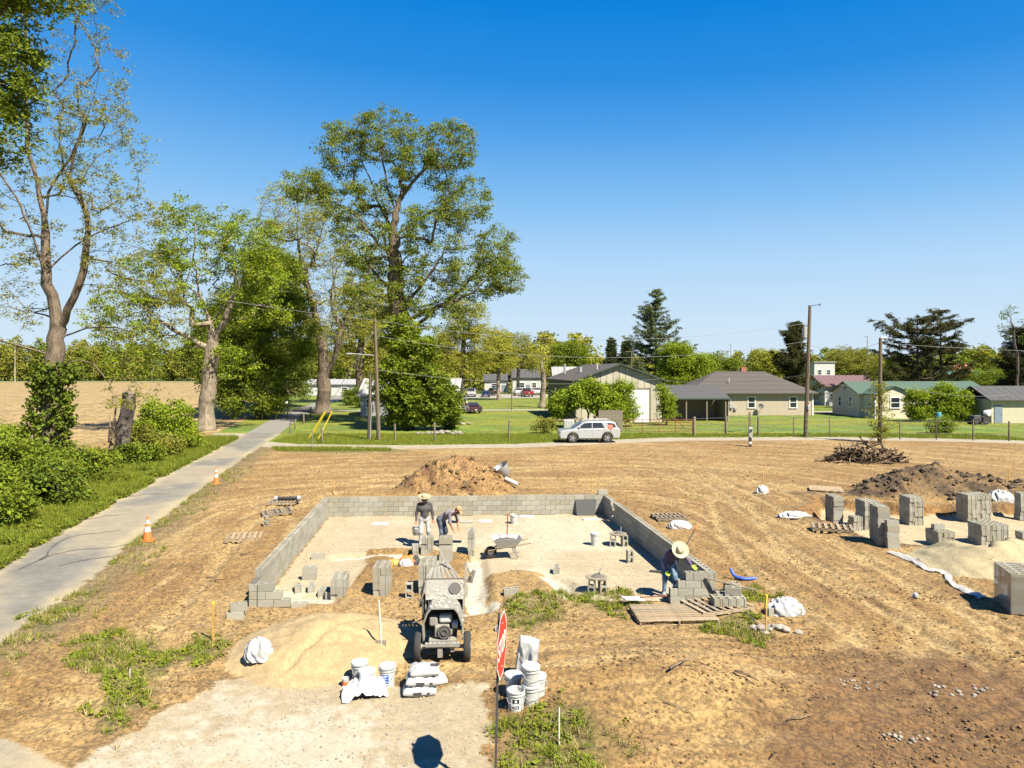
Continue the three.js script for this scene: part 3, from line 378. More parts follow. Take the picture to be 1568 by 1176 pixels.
// second lane-side tree
growTree({ name: 'lane_tree', label: 'pale barked broadleaf tree with forked trunk behind the roadside shrubs', x: -30.2, z: -70, seed: 31, more: 1.7, grow: 1.12, r0: 0.75, bark: M.barkL, trunk: [[0, 0, 0], [0.3, 4, 0], [0.6, 8, 0], [0.4, 10.5, 0], [-0.6, 14, 0.3], [-1.2, 18, 0], [-1.0, 21, 0]], limbs: [[[0.5, 8.5, 0], [2.2, 11, 0.6], [3.8, 15, 0.8], [4.8, 19, 0.6]], [[0.5, 8, 0], [-2.6, 9.8, 1], [-5.2, 12, 1.4], [-7.4, 12.6, 1.6]], [[0.4, 10.6, 0], [2, 13.5, -1.5], [2.2, 18, -2]], [[-0.4, 13, 0.3], [-3, 15.5, 0.5], [-4.5, 18, 0.4]], [[0.3, 4.4, 0], [2.2, 5.6, 0.5], [3.6, 6.2, 0.5]]],
  lobes: [[-1.2, 19.5, 0, 3.4, 3.0, 3.6, 80], [4.2, 18, 0, 3, 3.2, 3.2, 70], [-5.2, 15, 0, 3, 3, 3, 60], [-8, 11, 1, 3.2, 2.6, 3, 60], [1, 14.5, 0, 4, 3.2, 4, 60], [5.8, 13.2, 0, 2.6, 3.2, 3, 50], [-3.5, 9, 1, 3.4, 2, 2.5, 36], [2.8, 7, 0, 2.4, 1.6, 2, 20], [-7, 7, 1.5, 2, 1.5, 2, 12]], leaves: [{ geo: LG.mid, mat: LM.bright, per: 6.5, spread: 0.45, scale: 1.25, keep: 0.85 }] });
// dense green tree between lane and field
growTree({ name: 'dense_tree', label: 'dense dark green tree massed close beside the lane', x: -30.9, z: -87, seed: 41, more: 1.5, r0: 0.6, trunk: [[0, 0, 0], [0.2, 5, 0], [0.3, 10, 0], [0, 16, 0]], lobes: [[1, 16.5, 0, 4.2, 4.5, 4.2, 110], [-2.6, 9, 0.5, 4, 4.5, 3.5, 90], [3.4, 11, 0.5, 3.6, 5, 3.5, 80], [-0.5, 4, 1, 5, 3.4, 3, 80], [1.5, 19, 0, 2.4, 2.4, 2.5, 30]], leaves: [{ geo: LG.mid, mat: LM.mid, per: 14, spread: 0.8, scale: 1.45 }] });
growTree({ name: 'dense_tree', label: 'lower dark leafy tree tucked at the lane edge under the tall trees', x: -38.5, z: -100, seed: 43, r0: 0.5, trunk: [[0, 0, 0], [0.2, 5, 0], [0.3, 12, 0]], lobes: [[0, 13, 0, 4.6, 4.5, 4.2, 80], [0, 6.5, 0, 5.5, 5, 4, 90], [-4, 9, 0, 3.6, 4.5, 3, 50]], leaves: [{ geo: LG.mid, mat: LM.deep, per: 22, spread: 1.15, scale: 1.8 }] });
growTree({ name: 'dense_tree', label: 'tall dense green tree rising behind the lane bend', x: -37.4, z: -114, seed: 47, r0: 0.6, trunk: [[0, 0, 0], [0.2, 6, 0], [0.3, 15, 0]], lobes: [[0, 19, 0, 5, 5, 4.5, 100], [1.5, 11, 0, 5.5, 6, 4, 110], [-4, 12, 0, 4, 6, 3, 60], [1, 5, 0, 5, 4, 3, 60]], leaves: [{ geo: LG.mid, mat: LM.deep, per: 16, spread: 1.0, scale: 1.6 }] });
// tall yellow-green tree
growTree({ name: 'tall_tree', label: 'tall yellow green tree with twin bare lower stems by the lane', x: -25.8, z: -97, seed: 51, more: 1.6, grow: 1.1, r0: 0.95, trunk: [[0, 0, 0], [0.1, 4, 0], [-0.2, 9, 0], [-1.2, 14, 0], [-2.6, 19, 0.3], [-3.4, 24, 0], [-3.6, 30, 0]], limbs: [[[0, 4, 0], [1.8, 8, 0.5], [2.8, 12, 0.8], [4.6, 16, 1], [6, 20, 1]], [[-0.2, 9.5, 0], [-3, 15, 1], [-6, 20, 1.2], [-7, 24, 1]], [[-2.6, 19, 0.3], [-1, 23, -1], [0, 27, -1]], [[2.7, 11.6, 0.7], [0.8, 15.5, -1], [1.5, 20, -1.5]], [[3.6, 14, 0.9], [6.4, 15.5, 0], [8, 16, 0]]],
  lobes: [[-4, 28, 0, 4.2, 3.8, 4, 100], [-7.4, 23, 0, 3, 3.4, 3.4, 70], [0, 24.5, 0, 3.8, 4, 4, 90], [-3.4, 18, 0, 4, 3.6, 4, 60], [4.6, 20, 0, 3.6, 4, 4, 70], [2.5, 13, 0, 5, 3.4, 4, 60], [6.5, 14, 0, 3, 3, 3, 35], [-4, 11, 1, 3.5, 3.5, 3, 35]], leaves: [{ geo: LG.mid, mat: LM.yellow, per: 6, spread: 0.8, scale: 1.1 }] });
growTree({ name: 'shade_tree', label: 'olive green tree filling the gap behind the utility poles', x: -27.5, z: -128, seed: 53, r0: 0.7, trunk: [[0, 0, 0], [0, 6, 0], [0.5, 14, 0], [0, 19, 0]], lobes: [[0, 17, 0, 6, 5, 5, 90], [5.5, 12, 0, 5, 5, 4, 70], [-3, 10, 0, 5, 4, 4, 60], [4.5, 5.5, 0, 3.5, 2.5, 3, 14]], leaves: [{ geo: LG.far, mat: LM.olive, per: 12, spread: 1.2, scale: 0.85 }] });
// the largest tree
growTree({ name: 'large_tree', label: 'largest broadleaf tree, spreading high above the leafy thicket and poles', x: -12.2, z: -76, seed: 61, more: 2, grow: 1.18, step: 0.8, r0: 1.15, tip: 0.012, wob: 0.2, trunk: [[0.2, 0, 0], [0.1, 5, 0], [0.4, 10, 0], [-0.1, 14, 0.2], [-0.4, 18, 0], [-0.4, 21.5, 0.3], [0.3, 25, 0], [0.6, 30, 0]],
  limbs: [[[-0.3, 17.6, 0], [-2.4, 20, 1], [-4.6, 22.5, 1.4], [-8.2, 24.4, 1.2], [-10.6, 25.8, 1]], [[-0.4, 20.5, 0.2], [-2, 23.5, -1], [-3.4, 27, -1.2], [-5.4, 30.2, -1]], [[0, 23, 0.2], [-1.0, 26, 1], [-1.6, 30.5, 1.4]], [[0.3, 24.6, 0], [2.6, 26.8, 1], [5.2, 29.2, 1.2], [6.4, 30.6, 1]], [[-0.3, 20, 0.2], [2.5, 22.6, -1], [5.2, 23.6, -1.2], [7.2, 23.4, -1]], [[0.2, 12.6, 0.1], [3.2, 15.6, 1.2], [5.4, 19, 1.6], [6.8, 20.6, 1.6]], [[0.4, 11, 0], [4.4, 13, -0.6], [7.4, 15.4, -0.4], [10, 19, 0]], [[0.4, 9.6, 0], [4, 12.2, 1.4], [7.6, 13.8, 1.6], [11.2, 16.6, 1.8]], [[-0.1, 14, 0.2], [-3, 17, -1], [-5, 19.6, -1.2]], [[0.4, 10.4, 0], [-2.4, 12.4, 1], [-4.6, 13.4, 1]]],
  lobes: [[-1.2, 31, 0, 3.4, 2.4, 3, 80], [-6, 29.6, 0, 2.4, 2.6, 2.6, 60], [-9.6, 25.6, 1, 2.2, 1.4, 2, 42], [-6, 24, 1, 2.6, 1.8, 2.2, 44], [5.4, 29.6, 1, 3, 2.4, 2.6, 70], [2.2, 27.6, 0, 3, 2.2, 3, 50], [7, 24.2, 0, 2.8, 2.4, 2.8, 60], [4, 20.5, 0, 3.6, 3, 3.6, 85], [10.4, 18.8, 0, 2.2, 2.2, 2.4, 55], [8, 15.4, 1, 3.2, 2, 2.4, 55], [11.6, 15.8, 1.6, 1.6, 1.6, 1.6, 36], [-3.4, 19.6, 0, 3.2, 2.6, 3, 75], [-2, 14.6, 0, 3.6, 3, 3, 70], [3.4, 14.6, 0, 3, 3, 3, 60], [-2.4, 24.2, 0, 2.2, 1.8, 2, 30], [5, 11.4, 0.6, 3, 1.6, 2, 26]],
  leaves: [{ geo: LG.mid, mat: LM.mid, per: 4.5, spread: 0.42, scale: 1.25, keep: 0.86 }, { name: 'young_foliage', geo: LG.mid, mat: LM.olive, per: 1.5, spread: 0.5, scale: 1.0 }] });
// leafy thicket below it
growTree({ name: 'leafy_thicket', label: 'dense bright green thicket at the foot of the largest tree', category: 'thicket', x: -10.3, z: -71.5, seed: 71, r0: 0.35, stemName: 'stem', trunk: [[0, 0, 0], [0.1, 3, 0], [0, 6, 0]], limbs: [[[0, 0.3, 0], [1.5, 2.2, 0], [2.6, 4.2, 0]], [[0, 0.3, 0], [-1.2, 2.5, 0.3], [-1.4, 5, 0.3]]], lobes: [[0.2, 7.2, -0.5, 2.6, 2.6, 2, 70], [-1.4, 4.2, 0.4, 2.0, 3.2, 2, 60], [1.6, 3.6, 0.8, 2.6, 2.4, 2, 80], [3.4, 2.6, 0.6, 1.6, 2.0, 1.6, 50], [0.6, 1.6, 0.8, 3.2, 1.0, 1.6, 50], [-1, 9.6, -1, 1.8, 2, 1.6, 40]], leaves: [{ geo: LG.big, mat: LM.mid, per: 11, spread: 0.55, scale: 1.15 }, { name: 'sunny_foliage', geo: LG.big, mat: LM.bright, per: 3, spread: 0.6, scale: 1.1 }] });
growTree({ name: 'evergreen_shrub', label: 'dark rounded evergreen shrub at the thicket edge by the rock pile', category: 'shrub', x: -6.3, z: -71.6, seed: 73, r0: 0.12, stemName: 'stem', trunk: [[0, 0, 0], [0, 2, 0], [0, 4, 0]], lobes: [[0, 2.2, 0, 1.1, 2.2, 1.0, 50]], leaves: [{ geo: LG.needle, mat: LM.deep, per: 12, spread: 0.3, scale: 1.3 }] });
// trees across the yard
for (const [n, lab, px, d, r0, tr, lobes, lv, m, b] of [
  ['yard_tree', 'fine twigged yellow green tree behind the grey roofed garage', 707, 118, 0.45, [[0, 0, 0], [0.1, 6, 0], [0.3, 12, 0], [0, 17, 0]], [[0.6, 14.5, 0, 3.6, 3.6, 3.4, 100], [-2, 10, 0, 3, 3, 3, 60], [3.4, 10.5, 0, 3, 3.2, 3, 70], [0, 7, 0, 4, 2, 3, 40]], { geo: LG.mid, per: 12, spread: 0.95, scale: 1.25 }, LM.yellow, M.bark],
  ['yard_tree', 'short yellow leaved tree in front of the far parked cars', 763, 140, 0.35, [[0, 0, 0], [0, 5, 0], [0.2, 11, 0]], [[0.3, 11.2, 0, 2.6, 3, 2.6, 60], [-1, 7.6, 0, 3.4, 2, 2.6, 50], [1.4, 8.6, 0, 2.6, 2.4, 2.6, 40]], { geo: LG.far, per: 9, spread: 0.9, scale: 0.7 }, LM.yellow, M.barkL],
  ['yard_tree', 'dark branched tree above the far white house', 793, 175, 0.4, [[0, 0, 0], [0.2, 7, 0], [0, 14, 0]], [[0, 12.5, 0, 3.4, 2.8, 3, 60], [-3, 9, 0, 3, 3, 3, 50], [3, 8.5, 0, 2.6, 2.6, 2.6, 40]], { geo: LG.far, per: 8, spread: 1, scale: 0.75 }, LM.olive, M.barkD],
  ['yard_tree', 'topped pale trunked tree with sprouts beside the metal garage wall', 829, 112, 0.42, [[0, 0, 0], [0.3, 3, 0], [0.2, 6, 0], [-0.4, 9, 0]], [[0.3, 6.5, 0, 1.6, 1.6, 1.4, 20], [-0.6, 8, 0, 1.6, 1.2, 1.2, 14]], { geo: LG.mid, per: 5, spread: 0.6, scale: 1.0 }, LM.yellow, M.barkL],
  ['yard_tree', 'round full green tree showing over the metal garage roof', 873, 190, 0.5, [[0, 0, 0], [0, 6, 0], [0, 12, 0]], [[0, 9.5, 0, 5.2, 4.6, 4.6, 130], [-2, 6.5, 0, 4.5, 3, 4, 60]], { geo: LG.far, per: 14, spread: 1.1, scale: 0.95 }, LM.mid, M.bark],
  ['yard_tree', 'bright fresh green tree in front of the tall spruce', 1045, 108, 0.4, [[0, 0, 0], [0, 4, 0], [0, 9, 0]], [[-0.6, 8.0, 0, 2.6, 2.4, 2.4, 80], [1.6, 6.0, 0, 2.8, 2.6, 2.4, 80], [-1.4, 5, 0, 2.2, 2, 2, 50], [0.6, 4, 0.5, 3.6, 1.8, 2, 40]], { geo: LG.mid, per: 18, spread: 0.75, scale: 1.45 }, LM.bright, M.bark],
  ['yard_tree', 'round grey green tree behind the long lean-to roof', 1103, 116, 0.35, [[0, 0, 0], [0, 4, 0], [0, 8, 0]], [[0, 6.0, 0, 3.4, 2.8, 3, 110], [0, 4, 0, 3.6, 1.6, 3, 40]], { geo: LG.mid, per: 16, spread: 0.7, scale: 1.3 }, LM.mid, M.bark],
  ['yard_tree', 'yellow green tree rising behind the hipped roof house', 1185, 165, 0.4, [[0, 0, 0], [0, 4, 0], [0, 9, 0]], [[-2, 8.2, 0, 4, 2.6, 3, 80], [2.4, 7.2, 0, 3.4, 2.6, 3, 60]], { geo: LG.far, per: 12, spread: 0.9, scale: 0.8 }, LM.yellow, M.bark],
  ['yard_tree', 'broad olive tree in front of the far white building', 1300, 170, 0.45, [[0, 0, 0], [0, 4, 0], [0, 9, 0]], [[0, 8.0, 0, 4.6, 3.2, 4, 110], [-3.6, 6.4, 0, 3, 2.6, 3, 50], [4, 6.6, 0, 3, 2.6, 3, 50]], { geo: LG.far, per: 12, spread: 1.0, scale: 0.8 }, LM.olive, M.bark],
  ['yard_tree', 'thin pale flowering tree behind the green roofed house', 1352, 112, 0.2, [[0, 0, 0], [0, 3, 0], [0, 6, 0]], [[0, 6.2, 0, 2.2, 1.8, 1.8, 50]], { geo: LG.mid, per: 6, spread: 0.6, scale: 1.0 }, LM.yellow, M.bark],
  ['yard_tree', 'low bushy green tree before the long teal roof', 1510, 120, 0.3, [[0, 0, 0], [0, 2, 0], [0, 5, 0]], [[-2.5, 3.8, 0, 3, 2.2, 2.4, 60], [2, 4.2, 0, 2.8, 2.2, 2.4, 60]], { geo: LG.mid, per: 16, spread: 0.8, scale: 1.4 }, LM.mid, M.bark],
]) growTree({ name: n, label: lab, x: atD(px, d), z: -d, seed: px, r0, trunk: tr, lobes, bark: b, leaves: [{ ...lv, mat: m }], group: 'trees standing between the houses' });
// far white-skirted tree left behind house row
for (const [lab, px, d, s] of [['small round shrub in front of the pale far building by the lane', 545, 120, 1.0], ['second round shrub on the lawn beside the big thicket', 562, 112, 0.8]]) growTree({ name: 'round_shrub', label: lab, category: 'shrub', x: atD(px, d), z: -d, seed: px, r0: 0.1, stemName: 'stem', trunk: [[0, 0, 0], [0, 1.5, 0]], lobes: [[0, 1.5 * s, 0, 2.2 * s, 1.5 * s, 1.8, 40]], leaves: [{ geo: LG.mid, mat: LM.deep, per: 16, spread: 0.5, scale: 1.4 }] });
// conifers: trunk, boughs, needle sprays
function conifer(o) {
  const f = rng(o.seed), chains = [[]], list = [], h = o.h;
  for (let y = 0; y <= h; y += h / 14) chains[0].push({ p: V(rr(-0.06, 0.06, f), y, rr(-0.06, 0.06, f)), r: o.r0 * (1 - y / h) + 0.02 });
  for (let y = o.y0; y < h * 0.985; y += o.gap * rr(0.7, 1.3, f)) {
    const t = (y - o.y0) / (h - o.y0), L0 = o.w * o.shape(t); const n = o.per;
    for (let k = 0; k < n; k++) {
      const a = rr(0, 6.283, f), L = L0 * rr(0.5, 1.2, f) * (o.skew ? 1 + o.skew * Math.cos(a) : 1), ch = [{ p: V(0, y, 0), r: 0.05 + 0.02 * L }]; const m = Math.max(3, Math.round(L / 0.5)), rise = o.rise * rr(0.5, 1.4, f);
      for (let i = 1; i <= m; i++) { const u = i / m, q = V(Math.cos(a) * L * u, y + L * (rise * u * u - o.droop * u), Math.sin(a) * L * u).add(V(rr(-0.12, 0.12, f), rr(-0.08, 0.08, f), rr(-0.12, 0.12, f))); ch.push({ p: q, r: (0.05 + 0.02 * L) * (1 - u) + 0.01 }); if (u > o.bare) for (let s = 0; s < o.dens; s++) list.push([q.x + rr(-1, 1, f) * o.tuft * (1.1 - 0.5 * u), q.y + rr(-0.6, 0.25, f) * o.tuft * 0.6, q.z + rr(-1, 1, f) * o.tuft * (1.1 - 0.5 * u), o.scale * rr(0.7, 1.3, f)]); }
      chains.push(ch);
    }
  }
  for (let k = 0; k < 14; k++) list.push([rr(-0.1, 0.1, f), h - rr(0, 0.8, f), rr(-0.1, 0.1, f), o.scale * 0.8]);
  const g = thing(o.name, o.label, 'tree', o.x, 0, o.z, 0, o.group); part(g, 'trunk', woodGeo(chains.slice(0, 1)), M.barkD); part(g, 'branches', woodGeo(chains.slice(1)), M.barkD).userData.kind = 'stuff'; scatter(g, 'crown', o.geo, o.mat, list, f); return g;
}
const tri = t => Math.pow(1 - t, 0.85) + 0.03;
conifer({ name: 'spruce_tree', label: 'tall pointed spruce behind the metal garage', seed: 5, x: atD(1004, 128), z: -128, h: 20.6, r0: 0.3, y0: 1.5, gap: 0.7, per: 6, w: 8.4, shape: tri, rise: 0.55, droop: 0.2, bare: 0.2, dens: 4, tuft: 0.34, scale: 1.25, geo: LG.needle, mat: leafMat([0.125, 0.155, 0.058], 0.2) });
conifer({ name: 'small_spruce', label: 'small dark spruce, pointed, over the garage roof', seed: 6, x: atD(936, 165), z: -165, h: 13.4, r0: 0.2, y0: 1, gap: 0.6, per: 7, w: 2.6, shape: tri, rise: 0.3, droop: 0.25, bare: 0.1, dens: 5, tuft: 0.4, scale: 1.2, geo: LG.needleFar, mat: LM.conifer });
conifer({ name: 'small_spruce', label: 'second smaller spruce, between the pointed spruce and the tall one', seed: 8, x: atD(959, 165), z: -165, h: 12.6, r0: 0.2, y0: 1, gap: 0.6, per: 7, w: 3.2, shape: tri, rise: 0.3, droop: 0.25, bare: 0.1, dens: 5, tuft: 0.4, scale: 1.2, geo: LG.needleFar, mat: LM.conifer });
conifer({ name: 'cedar_tree', label: 'dark columnar cedar behind the pole with the transformer', seed: 9, x: atD(1218, 112), z: -112, h: 13.6, r0: 0.3, y0: 1, gap: 0.5, per: 6, w: 3.8, shape: t => Math.pow(1 - t, 0.6) * (0.75 + 0.35 * Math.sin(t * 17)) + 0.1, rise: 0.55, droop: 0.1, bare: 0.25, dens: 7, tuft: 0.5, scale: 1.25, geo: LG.needle, mat: LM.cedar });
conifer({ name: 'cedar_tree', label: 'broad ragged dark cedar with two tops behind the green roof', seed: 10, x: atD(1405, 106), z: -106, h: 14.2, r0: 0.4, y0: 1.5, gap: 0.75, per: 4, w: 7.4, shape: t => (t < 0.45 ? 0.9 - 0.5 * t : 0.66) * (0.7 + 0.5 * Math.abs(Math.sin(t * 9 + 0.6))) * (t > 0.85 ? 0.55 : 1), rise: 0.42, droop: 0.08, bare: 0.4, dens: 7, tuft: 0.5, scale: 1.25, geo: LG.needle, mat: LM.cedar });
conifer({ name: 'cedar_tree', label: 'narrow second top of the dark cedars behind the green roof', seed: 12, x: atD(1440, 108), z: -108, h: 15.0, r0: 0.3, y0: 2, gap: 0.8, per: 4, w: 4.8, shape: t => (0.9 - 0.5 * t) * (0.6 + 0.6 * Math.abs(Math.sin(t * 8))) * (t > 0.9 ? 0.5 : 1), rise: 0.42, droop: 0.08, bare: 0.4, dens: 7, tuft: 0.5, scale: 1.25, geo: LG.needle, mat: LM.cedar });
conifer({ name: 'cedar_tree', label: 'ragged dark cedar cut by the right frame edge', seed: 14, x: atD(1562, 108), z: -108, h: 12.5, r0: 0.3, y0: 1, gap: 0.6, per: 5, w: 4.4, shape: t => (0.95 - 0.5 * t) * (0.6 + 0.6 * Math.abs(Math.sin(t * 7 + 1))), rise: 0.4, droop: 0.08, bare: 0.3, dens: 7, tuft: 0.65, scale: 1.3, geo: LG.needle, mat: leafMat([0.055, 0.06, 0.03], 0.1) });
growTree({ name: 'thin_tree', label: 'thin half bare tree top at the right frame edge', x: atD(1556, 92), z: -92, seed: 91, r0: 0.16, trunk: [[0, 0, 0], [0.2, 6, 0], [-0.6, 12, 0], [-1.6, 14.3, 0]], lobes: [[-1, 12.6, 0, 1.4, 1.6, 1.2, 16], [0.8, 11, 0, 1.4, 1.4, 1.2, 14]], leaves: [{ geo: LG.mid, mat: LM.deep, per: 3, spread: 0.4, scale: 1 }] });

// shrubs and bushes
const shrub = (label, x, z, lobes, o = {}) => growTree({ name: o.name ?? 'roadside_shrub', label, category: 'shrub', x, z, y: o.y ?? 0, seed: Math.round(x * 31 + z * 17) + 1000, r0: o.r0 ?? 0.07, tip: 0.008, step: 0.4, stemName: 'stem', trunk: [[0, 0, 0], [rr(-0.2, 0.2), 0.6, 0], [rr(-0.3, 0.3), 1.2, 0]], lobes, bark: M.bark, group: o.group, leaves: [{ geo: o.geo ?? LG.mid, mat: o.mat ?? LM.mid, per: o.per ?? 12, spread: o.spread ?? 0.34, scale: o.scale ?? 0.9 }] });
const gq = 'shrubs along the far side of the lane';
shrub('rounded bright green bush between the broken trunk and the forked tree', -25.6, -52.5, [[0, 2.2, 0, 1.9, 1.9, 1.6, 70], [0.9, 1.3, 0.4, 1.9, 1.2, 1.4, 50], [-1.2, 1.2, 0.2, 1.4, 1.1, 1.2, 30]], { mat: LM.bright, group: gq, per: 14 });
shrub('low shrub at the foot of the broken trunk', -25.2, -44.5, [[0.6, 0.5, 0, 1.6, 0.5, 1.0, 44], [2.0, 0.7, 0, 1.2, 0.7, 1, 30]], { mat: LM.mid, group: gq });
shrub('spreading shrub between the broken trunk and the rounded bush', -24.4, -48, [[0, 0.9, 0, 2.0, 0.9, 1.2, 60], [-1, 1.3, 0, 1.2, 0.9, 1, 24]], { mat: LM.olive, group: gq });
shrub('dark bushy shrub in front of the ivy clad tree', -22.6, -37.6, [[0, 0.9, 0, 1.5, 0.9, 1.2, 60], [-1.3, 0.8, 0, 1.3, 0.8, 1.1, 40]], { mat: LM.mid, group: gq, per: 14 });
shrub('leafy shrub standing behind the soil spoil at the lane', -24.6, -40.5, [[0, 0.6, 0, 1.3, 0.6, 1.0, 36]], { mat: LM.bright, group: gq });
shrub('tall shrub thicket near the left frame edge', -22.4, -32.2, [[0, 1.4, 0, 1.8, 1.5, 1.4, 80], [-1.6, 1.8, 0, 1.4, 1.6, 1.3, 50]], { mat: LM.mid, group: gq, per: 14 });
shrub('dark shrub next to the lane under the shrub thicket', -20.0, -31.0, [[0, 1.0, 0, 1.3, 1.0, 1.1, 50]], { mat: LM.deep, group: gq, per: 14 });
shrub('shrub at the picture edge with the lowest branches, over lane grass', -19.6, -26.8, [[0, 1.0, 0, 1.3, 1.1, 1.1, 60], [-1.2, 1.2, 0, 1.2, 1.2, 1, 40]], { mat: LM.mid, group: gq, per: 14 });
shrub('tall leafy shrub partly hidden behind the ivy clad trunk', -29.6, -40.6, [[0, 1.6, 0, 1.8, 1.6, 1.4, 60]], { mat: LM.bright, group: gq });
shrub('straggly olive shrub in the field edge near the left frame', -26.6, -34.6, [[0, 1.7, 0, 1.6, 1.6, 1.4, 50]], { mat: LM.olive, group: gq });
// fruit trees in front of the metal garage and yard bushes
growTree({ name: 'yard_bush', label: 'spreading many stemmed bush in front of the metal garage door side', category: 'bush', x: atD(893, 73), z: -73, seed: 101, r0: 0.16, bark: M.barkD, stemName: 'stem', trunk: [[0.4, 0, 0], [0.6, 1, 0], [0.2, 2.4, 0]], limbs: [[[0.4, 0.2, 0], [1.4, 1.2, 0], [2.2, 2.4, 0]], [[0.4, 0.2, 0], [-0.8, 1.3, 0], [-2, 2.4, 0]]], lobes: [[0.4, 3.6, 0, 1.8, 1.3, 1.3, 60], [-1.8, 2.9, 0, 1.6, 1.0, 1.2, 45], [2.4, 2.7, 0, 1.5, 1.1, 1.2, 40], [-2.6, 1.8, 0, 0.9, 0.7, 0.9, 16]], leaves: [{ geo: LG.mid, mat: LM.bright, per: 16, spread: 0.45, scale: 1.25 }] });
growTree({ name: 'yard_bush', label: 'upright bright bush beside the white garage door', category: 'bush', x: atD(940, 75), z: -75, seed: 103, r0: 0.14, bark: M.barkD, stemName: 'stem', trunk: [[0, 0, 0], [0.1, 1.5, 0], [0, 3, 0]], lobes: [[-1, 3.2, 0, 1.1, 1.4, 1, 44], [0.9, 3.6, 0, 1.1, 1.2, 1, 30], [1.4, 1.8, 0.4, 1.2, 1.2, 1, 30], [-0.4, 1.6, 0.3, 1.4, 1, 1, 26]], leaves: [{ geo: LG.mid, mat: LM.bright, per: 13, spread: 0.45, scale: 1.2 }] });
growTree({ name: 'yard_bush', label: 'narrow young bush at the garage corner by the lean-to', category: 'bush', x: atD(1020, 77), z: -77, seed: 104, r0: 0.08, stemName: 'stem', trunk: [[0, 0, 0], [0.1, 1.5, 0], [0, 3, 0]], lobes: [[0.2, 2.0, 0, 0.9, 1.5, 0.8, 36], [-0.4, 3.6, 0, 0.5, 0.9, 0.5, 12]], leaves: [{ geo: LG.mid, mat: LM.bright, per: 9, spread: 0.4, scale: 1.1 }] });
growTree({ name: 'yard_bush', label: 'wide leafy hedge bush in front of the green roofed house', category: 'bush', x: atD(1438, 82), z: -82, seed: 105, r0: 0.12, stemName: 'stem', trunk: [[0, 0, 0], [0.1, 1.5, 0], [0, 3, 0]], lobes: [[-2.4, 2.0, 0, 1.3, 1.9, 1, 50], [0.2, 2.3, 0, 1.5, 2.2, 1, 60], [2.4, 1.8, 0, 1.6, 1.7, 1, 50], [0.8, 3.6, 0, 0.7, 0.9, 0.7, 14]], leaves: [{ geo: LG.mid, mat: LM.bright, per: 14, spread: 0.42, scale: 1.35 }] });
shrub('small round bush on the lawn by the wire fence', atD(1440, 66.5), -66.5, [[0, 0.8, 0, 1.2, 0.8, 0.9, 40]], { name: 'lawn_bush', mat: LM.mid, per: 8 });
shrub('scrubby growth beside the front of the silver car', atD(833, 66.5), -66.8, [[0, 0.7, 0, 1.1, 0.7, 0.8, 30]], { name: 'lawn_bush', mat: LM.olive, per: 7 });
// far woods
function woods(label, x0, x1, z0, z1, h, n, mats, seed) {
  const f = rng(seed), list = mats.map(() => []), ch = [];
  for (let k = 0; k < n; k++) { const x = rr(x0, x1, f), z = rr(z0, z1, f), hh = h(x) * rr(0.7, 1.15, f), w = rr(2.6, 5.2, f), m = Math.floor(f() * mats.length); ch.push([{ p: V(x, 0, z), r: 0.3 }, { p: V(x + rr(-0.6, 0.6, f), hh * 0.5, z), r: 0.2 }, { p: V(x + rr(-1, 1, f), hh * 0.95, z), r: 0.05 }]);
    for (let q = 0; q < 95; q++) { const a = rr(0, 6.28, f), r = Math.sqrt(f()) * w, t = f(); const y = hh * (0.05 + 0.95 * t), prof = Math.sqrt(Math.max(0.02, 1 - Math.pow(2 * t - 0.9, 2))); list[m].push([x + Math.cos(a) * r * prof, y, z + Math.sin(a) * r * prof, rr(1.6, 3.4, f)]); } }
  const g = thing('distant_trees', label, 'trees', 0, 0, 0); g.userData.kind = 'stuff'; part(g, 'trunks', woodGeo(ch), M.barkL).userData.kind = 'stuff'; list.forEach((l, i) => scatter(g, 'foliage', LG.far, mats[i], l, f));
}
woods('distant wood along the far edge of the ploughed field', -330, -60, -395, -372, x => 17 + 5 * vn(x * 0.03, 1), 230, [LM.mid, LM.olive, LM.olive], 301);
woods('distant belt of trees behind the houses on the skyline', -40, 360, -330, -290, x => 11 + 5 * vn(x * 0.04, 4), 330, [LM.olive, LM.yellow, LM.mid], 302);
woods('line of trees behind the parked cars and far white house', -45, 22, -225, -200, x => 13 + 4 * vn(x * 0.08, 9), 34, [LM.olive, LM.yellow], 303);
